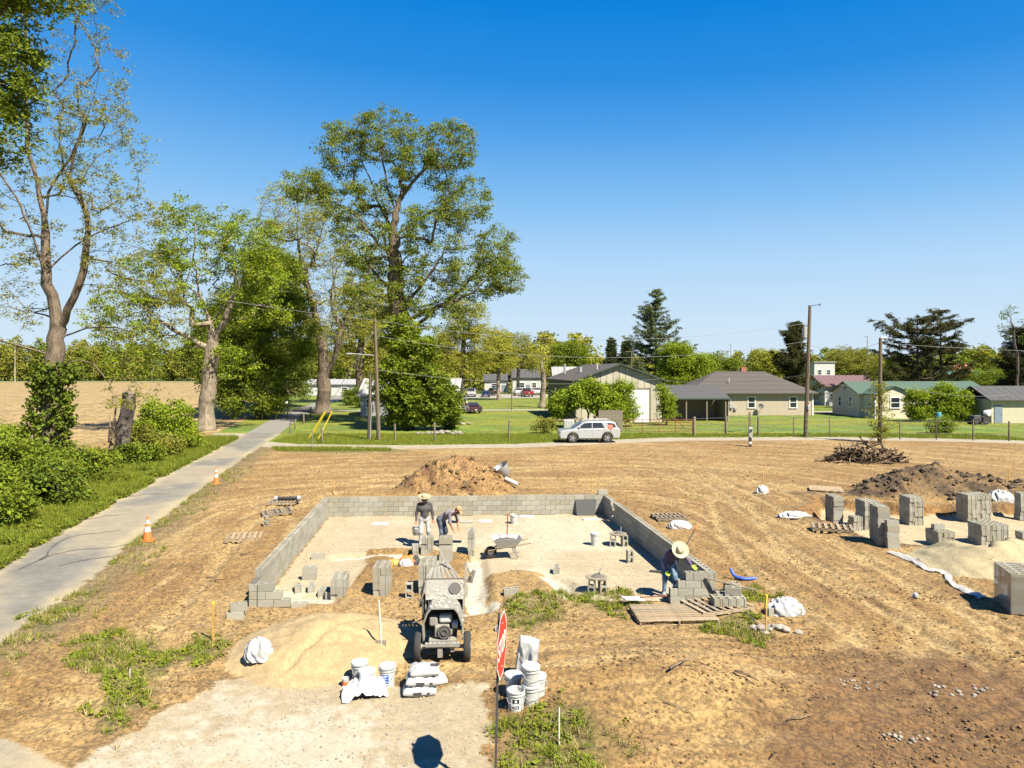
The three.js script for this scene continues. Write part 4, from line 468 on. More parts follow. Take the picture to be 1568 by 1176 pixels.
// ground weeds and tussocks
{
  const f = rng(77), blade = (() => { const p = [], g = rng(5); for (let k = 0; k < 11; k++) { const a = rr(0, 6.28, g), l = rr(0.06, 0.17, g), o = rr(0, 0.05, g), w = 0.007, lean = rr(0.15, 0.9, g); const c = Math.cos(a), s = Math.sin(a); p.push(c * o - s * w, 0, s * o + c * w, c * o + s * w, 0, s * o - c * w, c * (o + l * lean), l, s * (o + l * lean)); } const b = new THREE.BufferGeometry(); b.setAttribute('position', new THREE.Float32BufferAttribute(p, 3)); b.computeVertexNormals(); return b; })();
  const leafy = clusterGeo(9, 0.055, 0.06, 9, 0.6, 0.5), gr = [], lf = [], st = [];
  for (let k = 0; k < 60000; k++) { const x = rr(-13, 8, f), z = rr(-10, -23, f); const w = weedAt(x, z) + (fbm(x * 2.1, z * 2.1, 3) - 0.5) * 2.2; if (w < 0.02 || f() > 0.25 + 0.75 * sm(0.35, 0.65, fbm(x * 3.1 + 7, z * 3.1, 3))) continue; const y = H(x, z); const q = vn(x * 1.3 + 4, z * 1.3); if (f() < 0.4 && q > 0.42) lf.push([x, y + 0.03, z, rr(0.6, 1.8, f)]); else if (f() < 0.6) gr.push([x, y, z, rr(0.5, 1.4, f)]); else st.push([x, y, z, rr(0.5, 1.2, f)]); }
  for (let k = 0; k < 6000; k++) { const x = rr(-20, -9, f), z = rr(-54.5, -52.2, f); if (weedAt(x, z) > -0.25) if (f() < 0.35) gr.push([x, H(x, z), z, rr(0.8, 1.8, f)]); }
  for (let k = 0; k < 52000; k++) { const z = -rr(13, 62, f), x = laneX(z) - 1.45 - Math.pow(f(), 1.4) * (z > -30 ? 9 : 4.5); const e = fbm(x * 1.1, z * 1.1, 3); if (e < 0.38) continue; const y = H(x, z); if (rStreet(x, z) > -0.3) continue; if (f() < 0.3) lf.push([x, y + 0.08, z, rr(1.5, 3.6, f)]); else gr.push([x, y, z, rr(1.1, 2.7, f)]); }
  for (let k = 0; k < 3000; k++) { const z = -rr(13, 50, f), x = laneX(z) + 1.7 + Math.pow(f(), 2) * 1.4; if (fbm(x * 1.4 + 3, z * 1.4, 3) < 0.56) continue; (f() < 0.5 ? st : gr).push([x, H(x, z), z, rr(0.6, 1.3, f)]); }
  for (let k = 0; k < 26000; k++) { const x = rr(-20, 44, f), z = -rr(56, 66, f); if (lineD(TRACK, x, z) < 1.5 || surf(x, z)[0] !== 5) continue; gr.push([x, H(x, z), z, rr(0.7, 1.5, f)]); }
  const put = (n, geo, m, list, label, cat) => { const i = scatter(scene, n, geo, m, list, f); tag(i, label, cat, null, 'stuff'); };
  put('grass_tufts', blade, LM.weed, gr, 'green grass tufts growing in patches and along the lane', 'grass'); put('broadleaf_weeds', leafy, LM.weed, lf, 'low broadleaf weeds in the patches of green', 'weeds'); put('dry_grass', blade, LM.straw, st, 'dry straw coloured grass among the weeds', 'grass');
  // clods and pebbles
  const ico = new THREE.IcosahedronGeometry(1, 1); { const p = ico.attributes.position; for (let i = 0; i < p.count; i++) { const v = V(p.getX(i), p.getY(i), p.getZ(i)), s = 0.75 + 0.5 * vn(v.x * 2.3 + 5, v.y * 2.3 + v.z * 1.7); p.setXYZ(i, v.x * s, v.y * s * 0.75, v.z * s); } ico.computeVertexNormals(); }
  const cl = [], pb = [], dk = [];
  for (let k = 0; k < 90000; k++) { const d = 9 * Math.pow(6.5, f()), x = rr(-0.85, 0.85, f) * d, z = -d; if (Math.abs(x) > 46) continue; const [c] = surf(x, z); if (c === 0) { const n = fbm(x * 0.8 + 20, z * 0.8, 3), hB = heapB(x, z) + heapA(x, z); if (f() < sm(0.42, 0.7, n) + (hB > 0.2 ? 0.6 : 0) + 0.06) { const s = (0.006 + 0.032 * Math.pow(f(), 4)) * (hB > 0.2 ? 1.7 : 1) * (d > 30 ? 1.2 : 1); (heapB(x, z) > 0.15 ? dk : cl).push([x, H(x, z) + s * 0.3, z, s]); } } else if ((c === 2 || c === 1 || c === 8) && f() < 0.35) { const s = 0.006 + 0.018 * Math.pow(f(), 2); pb.push([x, H(x, z) + s * 0.3, z, s]); } }
  for (const [hf, cx, cz, rx, rz, n, big, arr] of [[heapA, -2.7, -36, 3.3, 2.9, 900, 0.11, cl], [heapB, 21, -34.4, 7.5, 3.4, 1900, 0.13, dk]]) for (let k = 0; k < n; k++) { const x = cx + rr(-1, 1, f) * rx, z = cz + rr(-1, 1, f) * rz; if (hf(x, z) < 0.08 || fbm(x * 0.9, z * 0.9, 2) < 0.42) continue; const s = 0.03 + big * Math.pow(f(), 3); arr.push([x, H(x, z) + s * 0.2, z, s]); }
  put('soil_clods', ico, mat([0.215, 0.128, 0.05], { map: grainT }), cl, 'crumbled brown soil clods scattered over the bare lot', 'soil'); put('dark_soil_clods', ico, mat([0.115, 0.078, 0.044], { map: grainT }), dk, 'dark soil lumps on the dug heap behind the second foundation', 'soil'); put('pebbles', ico, mat([0.42, 0.37, 0.29], { map: grainT }), pb, 'pale pebbles on the gravel pad and sand beds', 'pebbles');
}
// ---------- masonry ----------
const bl = (L = 0.39, W = 0.19, Hh = 0.19, core = true) => {          // hollow block, cores upright, flanged ends
  const a = L / 2, w = W / 2, n = 0.012, g = 0.05;
  const out = [[-a, -w], [a, -w], [a, -g], [a - n, -g], [a - n, g], [a, g], [a, w], [-a, w], [-a, g], [-a + n, g], [-a + n, -g], [-a, -g]];
  const cw = L / 2 - 0.055, hs = core ? (L > 0.25 ? [-L / 4, L / 4].map(c => [[c - cw / 2, -w + 0.035], [c - cw / 2, w - 0.035], [c + cw / 2, w - 0.035], [c + cw / 2, -w + 0.035]]) : [[[-L / 4, -w + 0.035], [-L / 4, w - 0.035], [L / 4, w - 0.035], [L / 4, -w + 0.035]]]) : [];
  const e = extr(out, Hh, hs); e.rotateX(-Math.PI / 2); return uvm(e);                               // stands on y = 0, length along x
};
const GEO = { full: bl(), half: bl(0.19), solid: RB(0.39, 0.19, 0.19, 0.004, 0, 0.095, 0, 0, 0, 0, 1), solidH: RB(0.19, 0.19, 0.19, 0.004, 0, 0.095, 0, 0, 0, 0, 1), full15: bl(0.39, 0.14, 0.19) };
const bm = () => M.block[Math.floor(R() * 5)];
function wallRun(root, p0, p1, courses, o = {}) {                       // running bond from p0 to p1, base at y0
  const dx = p1[0] - p0[0], dz = p1[1] - p0[1], L = Math.hypot(dx, dz), n = Math.round(L / 0.2), s = L / n, ang = Math.atan2(-dz, dx), y0 = o.y0 ?? 0;
  for (let c = 0; c < courses; c++) {
    const from = o.from?.[c] ?? 0, to = o.to?.[c] ?? n; let k = from;
    while (k < to) {
      const w = (k === from && (c + from + (o.odd ?? 0)) % 2 === 1) || to - k === 1 ? 1 : 2, mid = (k + w / 2) * s, top = c === courses - 1 || k + w > (o.to?.[c + 1] ?? n) || k < (o.from?.[c + 1] ?? 0);
      if (!(o.skip && o.skip(k, c))) { const m = part(root, 'concrete_block', w === 2 ? (top ? GEO.full : GEO.solid) : (top ? GEO.half : GEO.solidH), bm(), p0[0] + dx / L * mid + rr(-0.002, 0.002), y0 + c * 0.2, p0[1] + dz / L * mid + rr(-0.002, 0.002), 0, ang + rr(-0.006, 0.006), 0); m.scale.x = s / 0.2; }
      k += w;
    }
  }
}
function mortarBed(root, p0, p1, h, y0 = 0) { const dx = p1[0] - p0[0], dz = p1[1] - p0[1], L = Math.hypot(dx, dz); part(root, 'mortar_bed', B(L - 0.1, h, 0.172), M.mortar, (p0[0] + p1[0]) / 2, y0 + h / 2, (p0[1] + p1[1]) / 2, 0, Math.atan2(-dz, dx), 0); }
{
  const off = 0.1;
  const bw = thing('block_wall', 'rear concrete block wall, four courses, facing the lane side', 'block wall', 0, 0, 0, 0, 'walls of the block foundation');
  const b0 = [BL[0] - 0.2, BL[1] - off], b1 = [BR[0] + 0.2, BR[1] - off]; wallRun(bw, b0, b1, 4); mortarBed(bw, b0, b1, 0.6);
  part(bw, 'concrete_block', GEO.full, M.block[2], BR[0] - 0.02, 0.8, BR[1] - off, 0, 0.055, 0);
  const lw = thing('block_wall', 'long sunlit concrete block wall on the asphalt lane side', 'block wall', 0, 0, 0, 0, 'walls of the block foundation');
  const l0 = [FL[0] - off - 0.02, FL[1] + 0.2], l1 = [BL[0] - off, BL[1] - 0.005]; wallRun(lw, l0, l1, 4, { from: [0, 0, 0, 3] }); mortarBed(lw, l0, l1, 0.6);
  { const f0 = [l0[0] + 0.11, l0[1] - 0.1], f1 = [f0[0] + 0.8, f0[1] - 0.045]; wallRun(lw, f0, f1, 3, { to: [4, 3, 2] }); part(lw, 'concrete_block', GEO.full, M.block[2], f1[0] + 0.24, -0.1, f1[1] + 0.02, 0, 0.1, 0); }
  const rw = thing('block_wall', 'shaded concrete block wall beside the man in the straw hat', 'block wall', 0, 0, 0, 0, 'walls of the block foundation');
  const r0 = [FR[0] + off, FR[1] + 0.2], r1 = [BR[0] + off, BR[1] - 0.005]; const nR = Math.round(Math.hypot(r1[0] - r0[0], r1[1] - r0[1]) / 0.2);
  wallRun(rw, r0, r1, 4, { skip: (k, c) => k >= nR - 9 && k < nR - 7 && c > 0 }); mortarBed(rw, r0, [lerp(r0[0], r1[0], 0.8), lerp(r0[1], r1[1], 0.8)], 0.6);
  { const f0 = [r0[0] - 0.1, r0[1] - 0.1], f1 = [f0[0] - 1.0, f0[1] + 0.03]; wallRun(rw, f0, f1, 4, { to: [5, 5, 4, 3], odd: 1 }); }
}
function block(label, group, x, y, z, ry, o = {}) { const m = solo('concrete_block', o.geo ?? GEO.full, bm(), label, 'concrete block', x, y, z, ry, group); if (o.rx) m.rotation.set(o.rx, ry, o.rz ?? 0, 'YXZ'); if (o.rz) m.rotation.set(o.rx ?? 0, ry, o.rz, 'YXZ'); return m; }
function standUp(b, yaw) { b.quaternion.setFromRotationMatrix(new THREE.Matrix4().makeBasis(V(0, 1, 0), V(0, 0, 1), V(1, 0, 0))); b.quaternion.premultiply(new THREE.Quaternion().setFromAxisAngle(V(0, 1, 0), yaw)); return b; }   // on end, cores toward the road
// stack of loose blocks; the front middle of its foot stands at px,py on the ground. way 'end': block ends face the camera; 'side': long sides do
const ORD = ['first', 'second', 'third', 'fourth', 'fifth', 'sixth', 'seventh'];
function stack(where, px, py, nx, nz, tiers, way, o = {}) {
  const [x, , z] = o.at ?? gph(px, py), y = o.y ?? Math.min(Hs(x - 0.3, z), Hs(x + 0.3, z)) - 0.01, ry = o.ry ?? -0.06, w = way === 'end' ? 0.195 : 0.395, d = way === 'end' ? 0.395 : 0.195, gr = `blocks of the ${where}`, c = Math.cos(ry), s = Math.sin(ry), out = [];
  for (let t = 0; t < tiers; t++) for (let i = 0; i < nx; i++) for (let k = 0; k < nz; k++) {
    if (t < tiers - 1 && k > 0 && i > 0 && i < nx - 1) continue;
    const tw = tiers === 1 ? '' : t === 0 ? 'bottom tier ' : t === tiers - 1 ? 'top tier ' : ORD[t] + ' tier ', cw = nx === 1 ? '' : `${ORD[i]} column `, kw = nz === 1 ? '' : k === 0 ? 'front ' : k === nz - 1 ? 'rear ' : ORD[k] + ' row ';
    const lx = (i - (nx - 1) / 2) * w + rr(-0.012, 0.012), lz = -(k + 0.5) * d + rr(-0.02, 0.02); out.push(block(`${tw}${cw}${kw}concrete block of the ${where}`, gr, x + lx * c + lz * s, y + t * 0.192, z - lx * s + lz * c, ry + (way === 'end' ? Math.PI / 2 : 0) + rr(-0.03, 0.03)));
  } return out;
}
stack('four tier stack before the orange bag', 582, 913, 2, 2, 4, 'end', { ry: 0.03 });
stack('three tier stack ending the low row', 517, 917, 2, 2, 3, 'end', { ry: 0.1 });
stack('tall stack right behind the mixer', 652, 909, 2, 2, 4, 'end', { ry: 0.02 });
stack('pile half behind the mixer hopper', 672, 902, 1, 2, 3, 'end', { ry: 0.02 });
stack('pair beside the mixer feed plate', 705, 915, 1, 1, 2, 'end', { ry: -0.2 });
stack('pair lying inside the front corner', 473, 889, 1, 1, 2, 'side', { ry: 0.06 });
stack('sand floor, lying singly near the long sunlit wall', 486, 857, 1, 1, 1, 'side', { ry: 0.06 });
[[453, 915, 0.35, 'front corner end'], [474, 915, 0.25, 'second place'], [491, 918, 0.1, 'third place'], [503, 918, 0.05, 'inner end']].forEach(([a, b, r, w]) => { const [x, y, z] = gph(a, b); block(`low single block at the ${w} of the row by the front corner`, 'low row of single blocks', x, y, z - 0.2, r + Math.PI / 2); });
stack('pier before the bending man', 682, 860, 1, 2, 4, 'side', { ry: 0.02 });
stack('low stack at the standing man’s feet', 654, 852, 2, 1, 3, 'end', { ry: 0.05 });
stack('step beside the standing man', 636, 853, 1, 1, 2, 'end', { ry: 0.2 });
stack('slim pier right of the bending man', 721, 857, 1, 2, 4, 'end', { ry: 0.02 });
{ const [x, y, z] = gph(626, 915); standUp(block('concrete block stood on end, its cores facing the mixer', null, x, y + 0.19, z - 0.1, 0), 0.1); }
{ const a = gph(783, 912); block('tilted concrete block on the brown hump near the stop sign', null, a[0], a[1] - 0.02, a[2] - 0.1, 0.15, { rz: 0.08 }); const b = gph(853, 886); block('lone concrete block at the end of the short white footing', null, b[0], b[1], b[2] - 0.2, Math.PI / 2 - 0.1); const c = gph(963, 860); standUp(block('concrete block stood upright beside the round board table', null, c[0], c[1] + 0.19, c[2], 0), 0.15); }
{ const [x, y, z] = gph(409, 805); const b = block('concrete block stood on end by the slatted pallets outside the wall', null, x, y + 0.195, z, 0); standUp(b, 0.1); const e = gph(361, 948); block('lower of two blocks outside the front corner', null, e[0], e[1], e[2], 0.2); block('upper of two blocks outside the front corner, set askew', null, e[0] + 0.05, e[1] + 0.19, e[2] - 0.05, 0.45); }
// second site on the right
stack('stack nearest the slatted pit pallet', 1284, 803, 1, 4, 6, 'side', { ry: 0 });
stack('stack half hidden by the tallest', 1336, 812, 3, 2, 6, 'end', { ry: 0 });
stack('low stack before the half hidden one', 1314, 813, 2, 1, 3, 'end', { ry: 0.1 });
stack('tallest dark sided stack', 1354, 833, 1, 4, 7, 'side', { ry: -0.12 });
stack('stack touching the tallest one', 1368, 838, 1, 1, 5, 'side', { ry: -0.05 });
stack('lone stack before the dark heap', 1404, 805, 3, 2, 6, 'end', { ry: 0 });
stack('low broad stack carrying one block', 1450, 839, 3, 2, 3, 'end', { ry: 0.03 });
{ const [x, , z] = gph(1450, 839); block('single block lying on the low broad stack', null, x - 0.05, Hs(x, z) + 0.57, z - 0.45, 0.05); }
stack('five column stack at the back', 1500, 800, 5, 2, 6, 'end', { ry: 0 });
stack('stack behind the gravel heap', 1524, 836, 5, 2, 4, 'end', { ry: 0 });
stack('tall stack at the frame edge', 1570, 797, 2, 1, 6, 'end', { ry: 0 });
stack('low stack at the frame edge', 1574, 840, 2, 1, 3, 'end', { ry: 0 });
// ---------- pallets ----------
function pallet(label, x, y, z, ry, o = {}) {
  const g = thing('wooden_pallet', label, 'pallet', x, y, z, ry, o.group ?? 'wooden pallets on the lot'); g.rotation.order = 'YXZ'; if (o.tilt) g.rotation.x = o.tilt; if (o.roll) g.rotation.z = o.roll; const L = o.L ?? 1.2, W = o.W ?? 1.0, m = () => o.mat ?? M.wood[Math.floor(R() * 4)], n = o.n ?? 7;
  const dk = RB(0.095, 0.02, W, 0.004, 0, 0, 0, 0, 0, 0, 1), stg = RB(L, 0.085, 0.04, 0.004, 0, 0, 0, 0, 0, 0, 1);
  for (const k of [-1, 0, 1]) part(g, 'stringer', stg, m(), 0, 0.0625, k * (W / 2 - 0.03));
  for (let i = 0; i < n; i++) if (!(o.missing ?? []).includes(i)) part(g, 'deck_board', dk, m(), (i / (n - 1) - 0.5) * (L - 0.1), 0.116 + rr(0, 0.003), 0, 0, rr(-0.02, 0.02), 0);
  for (const i of [-1, 0, 1]) part(g, 'bottom_board', dk, m(), i * (L / 2 - 0.06), 0.01, 0);
  return g;
}
{ const at = (px, py, lab, ry, o) => { const [x, y, z] = gph(px, py); return pallet(lab, x, y + 0.02, z, ry, o); };
  at(374, 826, 'slatted pallet lying alone left of the long sunlit wall', 0.25); at(424, 787, 'grey pallet, broken and tilted, behind the upright block', 0.4, { roll: 0.08, missing: [2, 5], mat: M.woodOld }); at(434, 771, 'pallet carrying the black pipe, next to the long wall', 0.05, { n: 8 });
  at(1024, 795, 'weathered slatted pallet outside the shaded wall', 0.1, { mat: M.woodOld }); at(1274, 810, 'slatted pallet beside the first block stack of the second site', -0.35, { L: 1.4 });
  const a = gph(1040, 947); pallet('wide overturned pallet in the grass at the wall end', a[0] - 0.15, a[1] + 0.03, a[2], 1.62, { L: 1.15, W: 1.9, n: 9, tilt: 0 });
  const b = gph(1072, 932); pallet('pallet with gapped boards, holding the loose blocks at the wall end', b[0] + 0.42, b[1] + 0.02, b[2], 0.35, { L: 1.5, W: 1.0, n: 8 });
  // loose blocks on that pallet
  const gx = b[0] + 0.62, gz = b[2] + 0.05, gy = b[1] + 0.148; for (let i = 0; i < 4; i++) for (let k = 0; k < 2; k++) { if (k && i === 0) continue; block('concrete block laid on the gapped pallet at the wall end', 'blocks on the gapped pallet', gx + i * 0.2 - 0.25, gy, gz - 0.15 - k * 0.4 + 0.2, Math.PI / 2 + rr(-0.03, 0.03)); }
  block('block lying uppermost on the loaded gapped pallet', null, gx + 0.22, gy + 0.192, gz - 0.1, -0.35); block('block behind the uppermost one on the gapped pallet', null, gx + 0.3, gy + 0.192, gz - 0.45, 0.3);
  const pk = thing('plank', 'long narrow plank resting on the blocks at the wall end', 'plank'); pk.position.set(gx + 0.2, gy + 0.40, gz - 0.28); pk.rotation.set(0, -0.45, -0.12); part(pk, 'board', RB(1.25, 0.03, 0.06, 0.004), M.wood[3]);
  const ws = gph(969, 926); const wb = solo('white_board', RB(0.55, 0.025, 0.3, 0.004), M.white, 'white board lying on the grass by the overturned pallet', 'board', ws[0], ws[1] + 0.16, ws[2], 0.3); wb.rotation.z = -0.12;
  const rd = gph(1010, 925); solo('red_handled_tool', mg([bar([-0.5, 0, 0], [0.25, 0.01, 0], 0.015), RB(0.2, 0.03, 0.06, 0.01, 0.32, 0.01, 0)]), M.rust, 'red handled tool laid across the overturned pallet', 'tool', rd[0], rd[1] + 0.175, rd[2] - 0.05, 0.1);
  const ply = gph(1264, 751); const pp = solo('plywood_sheet', RB(1.55, 0.03, 1.1, 0.005), M.wood[0], 'tan plywood sheet lying on the dirt before the soil heap', 'plywood', ply[0], ply[1] + 0.09, ply[2], -0.3); pp.rotation.x = 0.05;
}
// ---------- mortar mixer ----------
{
  const [x, , z] = gph(677, 1012), y = Hs(x, z), g = thing('mortar_mixer', 'cement crusted towable mortar mixer with engine under its open hood', 'mixer', x, y, z - 0.35, 0.04);
  for (const s of [-1, 1]) { const w = part(g, 'wheel', lathe([[0.2, -0.06], [0.27, -0.07], [0.295, -0.05], [0.3, 0], [0.295, 0.05], [0.27, 0.07], [0.2, 0.06]], 28), M.rubber, s * 0.5, 0.3, 0.35, 0, 0, Math.PI / 2); part(w, 'rim', [CY(0.2, 0.2, 0.08, 20), CY(0.06, 0.06, 0.16, 12)], M.mixer); }
  part(g, 'axle', [bar([-0.5, 0.3, 0.35], [0.5, 0.3, 0.35], 0.03), B(0.12, 0.06, 0.06, 0.36, 0.3, 0.35), B(0.12, 0.06, 0.06, -0.36, 0.3, 0.35)], M.mixer);
  part(g, 'frame', [beam([-0.24, 0.36, 0.45], [-0.24, 0.36, -0.95], 0.06, 0.09), beam([0.24, 0.36, 0.45], [0.24, 0.36, -0.95], 0.06, 0.09), B(0.7, 0.07, 0.06, 0, 0.38, 0.47), B(0.56, 0.05, 0.3, 0, 0.42, 0.26), beam([0, 0.34, -0.95], [0, 0.3, -1.7], 0.07, 0.07), beam([-0.2, 0.36, -0.85], [-0.2, 0.0, -0.9], 0.05, 0.05), beam([0.2, 0.36, -0.85], [0.2, 0, -0.9], 0.05, 0.05), B(0.1, 0.2, 0.1, -0.05, 0.22, 0.42), B(0.08, 0.12, 0.08, 0.2, 0.28, 0.4)], M.mixer);
  // hood: an eight sided tunnel, open toward the road
  const oct = (a, b) => [[-a, 0], [-a - 0.02, b * 0.45], [-a * 0.82, b * 0.85], [-a * 0.62, b], [a * 0.62, b], [a * 0.82, b * 0.85], [a + 0.02, b * 0.45], [a, 0]];
  const o1 = oct(0.40, 0.66), o2 = oct(0.375, 0.635); part(g, 'engine_hood', T(extr([...o1, ...o2.slice().reverse()], 0.62), 0, 0.44, -0.22), M.mixer); part(g, 'hood_back', T(extr(o2, 0.02), 0, 0.44, -0.2), M.mixerD);
  const e = part(g, 'engine', [RB(0.3, 0.24, 0.26, 0.03, -0.02, 0.6, 0.22), RB(0.14, 0.1, 0.2, 0.02, 0.12, 0.56, 0.2)], M.mixer);
  part(e, 'fuel_tank', RB(0.27, 0.17, 0.2, 0.05, 0.05, 0.83, 0.17), M.white); part(e, 'air_filter', RB(0.18, 0.22, 0.18, 0.05, -0.2, 0.79, 0.2), M.mixer); part(e, 'muffler', T(CY(0.1, 0.1, 0.12, 16), 0.24, 0.68, 0.12, 0, 0, Math.PI / 2), M.galv); part(e, 'recoil_starter', [T(new THREE.TorusGeometry(0.125, 0.02, 8, 24), 0.03, 0.6, 0.37), T(CY(0.11, 0.1, 0.05, 24), 0.03, 0.6, 0.36, Math.PI / 2), T(new THREE.TorusGeometry(0.06, 0.012, 6, 18), 0.03, 0.6, 0.395)], M.mixerD);
  // drum (trough) behind, its skirt facing the road
  const dr = part(g, 'drum', [T(new THREE.CylinderGeometry(0.46, 0.46, 0.8, 24, 1, true, Math.PI / 2 + 0.15, Math.PI * 1.3), 0, 0.82, -0.72, 0, 0, Math.PI / 2), T(CY(0.46, 0.46, 0.02, 24), -0.4, 0.82, -0.72, 0, 0, Math.PI / 2), T(CY(0.46, 0.46, 0.02, 24), 0.4, 0.82, -0.72, 0, 0, Math.PI / 2)], M.mixer); dr.material = M.mixer;
  part(g, 'splash_plate', poly([[-0.40, 1.08, -0.24], [0.40, 1.08, -0.24], [0.40, 1.42, -0.52], [-0.40, 1.42, -0.52], [-0.40, 1.06, -0.27], [0.40, 1.06, -0.27], [0.40, 1.40, -0.55], [-0.40, 1.40, -0.55]], [[0, 1, 2, 3], [7, 6, 5, 4], [3, 2, 6, 7], [0, 3, 7, 4], [1, 5, 6, 2], [0, 4, 5, 1]]), M.mixer);
  part(g, 'round_cap', T(CY(0.13, 0.13, 0.02, 24), 0.22, 1.27, -0.37, Math.PI / 2 - 0.68), M.mixerD); part(g, 'plate_lip', bar([-0.42, 1.43, -0.53], [0.42, 1.43, -0.53], 0.016), M.mixerD);
  const gr = part(g, 'grate', [beam([-0.44, 1.36, -0.5], [-0.32, 1.5, -1.15], 0.03, 0.05), beam([0.36, 1.36, -0.52], [0.02, 1.62, -1.15], 0.03, 0.05), beam([-0.32, 1.5, -1.15], [0.02, 1.62, -1.15], 0.03, 0.04), ...[0, 1, 2, 3, 4, 5].map(i => beam([lerp(-0.36, 0.26, i / 5), 1.38, -0.6], [lerp(-0.3, 0.0, i / 5), 1.5 + i * 0.02, -1.12], 0.052, 0.03))], M.mixer); part(gr, 'grate_handle', beam([0.1, 1.55, -0.9], [-0.2, 1.95, -1.2], 0.03, 0.02), M.mixer);
  part(g, 'bag_ramp', poly([[-0.48, 1.02, -0.42], [-0.40, 1.40, -0.5], [-0.42, 1.44, -1.0], [-0.56, 1.0, -0.95], [-0.5, 1.02, -0.42], [-0.42, 1.40, -0.5], [-0.44, 1.44, -1.0], [-0.58, 1.0, -0.95]], [[0, 1, 2, 3], [7, 6, 5, 4], [0, 4, 5, 1], [1, 5, 6, 2], [2, 6, 7, 3]]), M.mixer);
  part(g, 'feed_plate', [poly([[0.44, 1.35, -0.6], [0.60, 1.62, -0.56], [0.66, 1.56, -0.7], [0.58, 1.28, -0.72], [0.45, 1.33, -0.62], [0.61, 1.60, -0.58], [0.67, 1.54, -0.72], [0.59, 1.26, -0.74]], [[0, 1, 2, 3], [7, 6, 5, 4], [0, 4, 5, 1], [1, 5, 6, 2], [2, 6, 7, 3]]), beam([0.42, 1.1, -0.5], [0.46, 1.75, -0.62], 0.04, 0.02), beam([0.42, 1.75, -0.62], [0.6, 1.4, -0.6], 0.03, 0.02)], M.mixer);
  { const f = rng(64), L = [], put = (x, y, z, s, fl) => { const b = new THREE.IcosahedronGeometry(s, 1); b.scale(1, 0.7, fl); L.push(T(rough(b, s * 0.4, 9, x * 7), x, y, z, -0.68)); };
    for (let k = 0; k < 46; k++) { const u = rr(-0.39, 0.39, f), t = f() * f(); put(u, 1.09 + 0.33 * t, -0.235 - 0.28 * t, rr(0.012, 0.045, f), 0.35); } for (let k = 0; k < 26; k++) { const a = rr(-0.3, 0.3, f); put(a, 1.105 + rr(-0.01, 0.01, f), rr(-0.18, 0.38, f), rr(0.015, 0.04, f), 0.6); } for (let k = 0; k < 18; k++) put(rr(-0.34, 0.34, f), 0.42, 0.48, rr(0.012, 0.03, f), 0.8); for (let k = 0; k < 16; k++) { const s = f() < 0.5 ? -1 : 1; put(s * 0.4, rr(0.5, 1.0, f), rr(-0.1, 0.38, f), rr(0.015, 0.04, f), 0.8); }
    part(g, 'cement_crust', L, mat([0.47, 0.45, 0.39], { map: fineT })).userData.kind = 'stuff'; }
  part(g, 'side_guard', [B(0.03, 0.4, 0.5, -0.46, 0.85, -0.45), B(0.08, 0.14, 0.14, -0.5, 0.98, -0.35)], M.mixerD); part(g, 'dump_handle', bar([-0.42, 0.62, -0.4], [-0.68, 0.58, -0.25], 0.015), M.mixerD);
}
// ---------- buckets, bags ----------
function bucketAt(label, x, y, z, ry, o = {}) {
  const g = thing('plastic_bucket', label, 'bucket', x, y, z, ry, o.group); const h = o.h ?? 0.38;
  part(g, 'body', lathe([[0.001, 0.005], [0.125, 0], [0.13, 0.01], [0.147, h - 0.08], [0.157, h - 0.08], [0.157, h - 0.06], [0.149, h - 0.055], [0.150, h - 0.03], [0.160, h - 0.028], [0.160, h], [0.147, h], [0.143, h - 0.02], [0.120, 0.02], [0.001, 0.02]], 28), M.bucket);
  if (o.lid) part(g, 'lid', lathe([[0.001, 0.012], [0.14, 0.014], [0.15, 0.022], [0.165, 0.02], [0.168, -0.02], [0.162, -0.02]], 28), M.bucket, 0, h, 0); else part(g, 'fill', lathe([[0.001, 0], [0.135, 0.0]], 24), M.mixer, 0, h - 0.12, 0);
  part(g, 'handle', tube([[-0.162, h - 0.06, 0], [-0.13, h - 0.16, 0.14], [0, h - 0.2, 0.165], [0.13, h - 0.16, 0.14], [0.162, h - 0.06, 0]], 0.004, 20, 5), M.galv);
  if (o.lab) { const p = part(g, 'printed_label', new THREE.CylinderGeometry(0.1475, 0.137, 0.20, 16, 1, true, -0.6, 1.2), o.lab, 0, 0.175, 0); p.scale.set(1.006, 1, 1.006); }
  return g;
}
const canv = (w, h, fn) => { const c = document.createElement('canvas'); c.width = w; c.height = h; const x = c.getContext('2d'); fn(x, w, h); const t = new THREE.CanvasTexture(c); t.colorSpace = THREE.SRGBColorSpace; return t; };
const labBlue = new THREE.MeshStandardMaterial({ roughness: 0.5, map: canv(128, 128, (c, w, h) => { c.fillStyle = '#e8e8e4'; c.fillRect(0, 0, w, h); c.fillStyle = '#1f4f9a'; c.fillRect(14, 6, 100, 116); c.fillStyle = '#e8eef8'; for (const [a, b, l] of [[24, 22, 70], [24, 40, 52], [34, 62, 60], [24, 92, 76]]) c.fillRect(a, b, l, 7); }) });
const labDark = new THREE.MeshStandardMaterial({ roughness: 0.5, map: canv(128, 128, (c, w, h) => { c.fillStyle = '#e6e6e2'; c.fillRect(0, 0, w, h); c.fillStyle = '#23252c'; c.fillRect(16, 6, 96, 64); c.fillStyle = '#dfe3ea'; c.beginPath(); c.arc(64, 30, 15, 0, 7); c.fill(); c.fillRect(30, 54, 68, 7); c.fillStyle = '#23252c'; c.fillRect(16, 84, 96, 36); c.fillStyle = '#dfe3ea'; for (const yy of [92, 103]) c.fillRect(26, yy, 70, 4); }) });
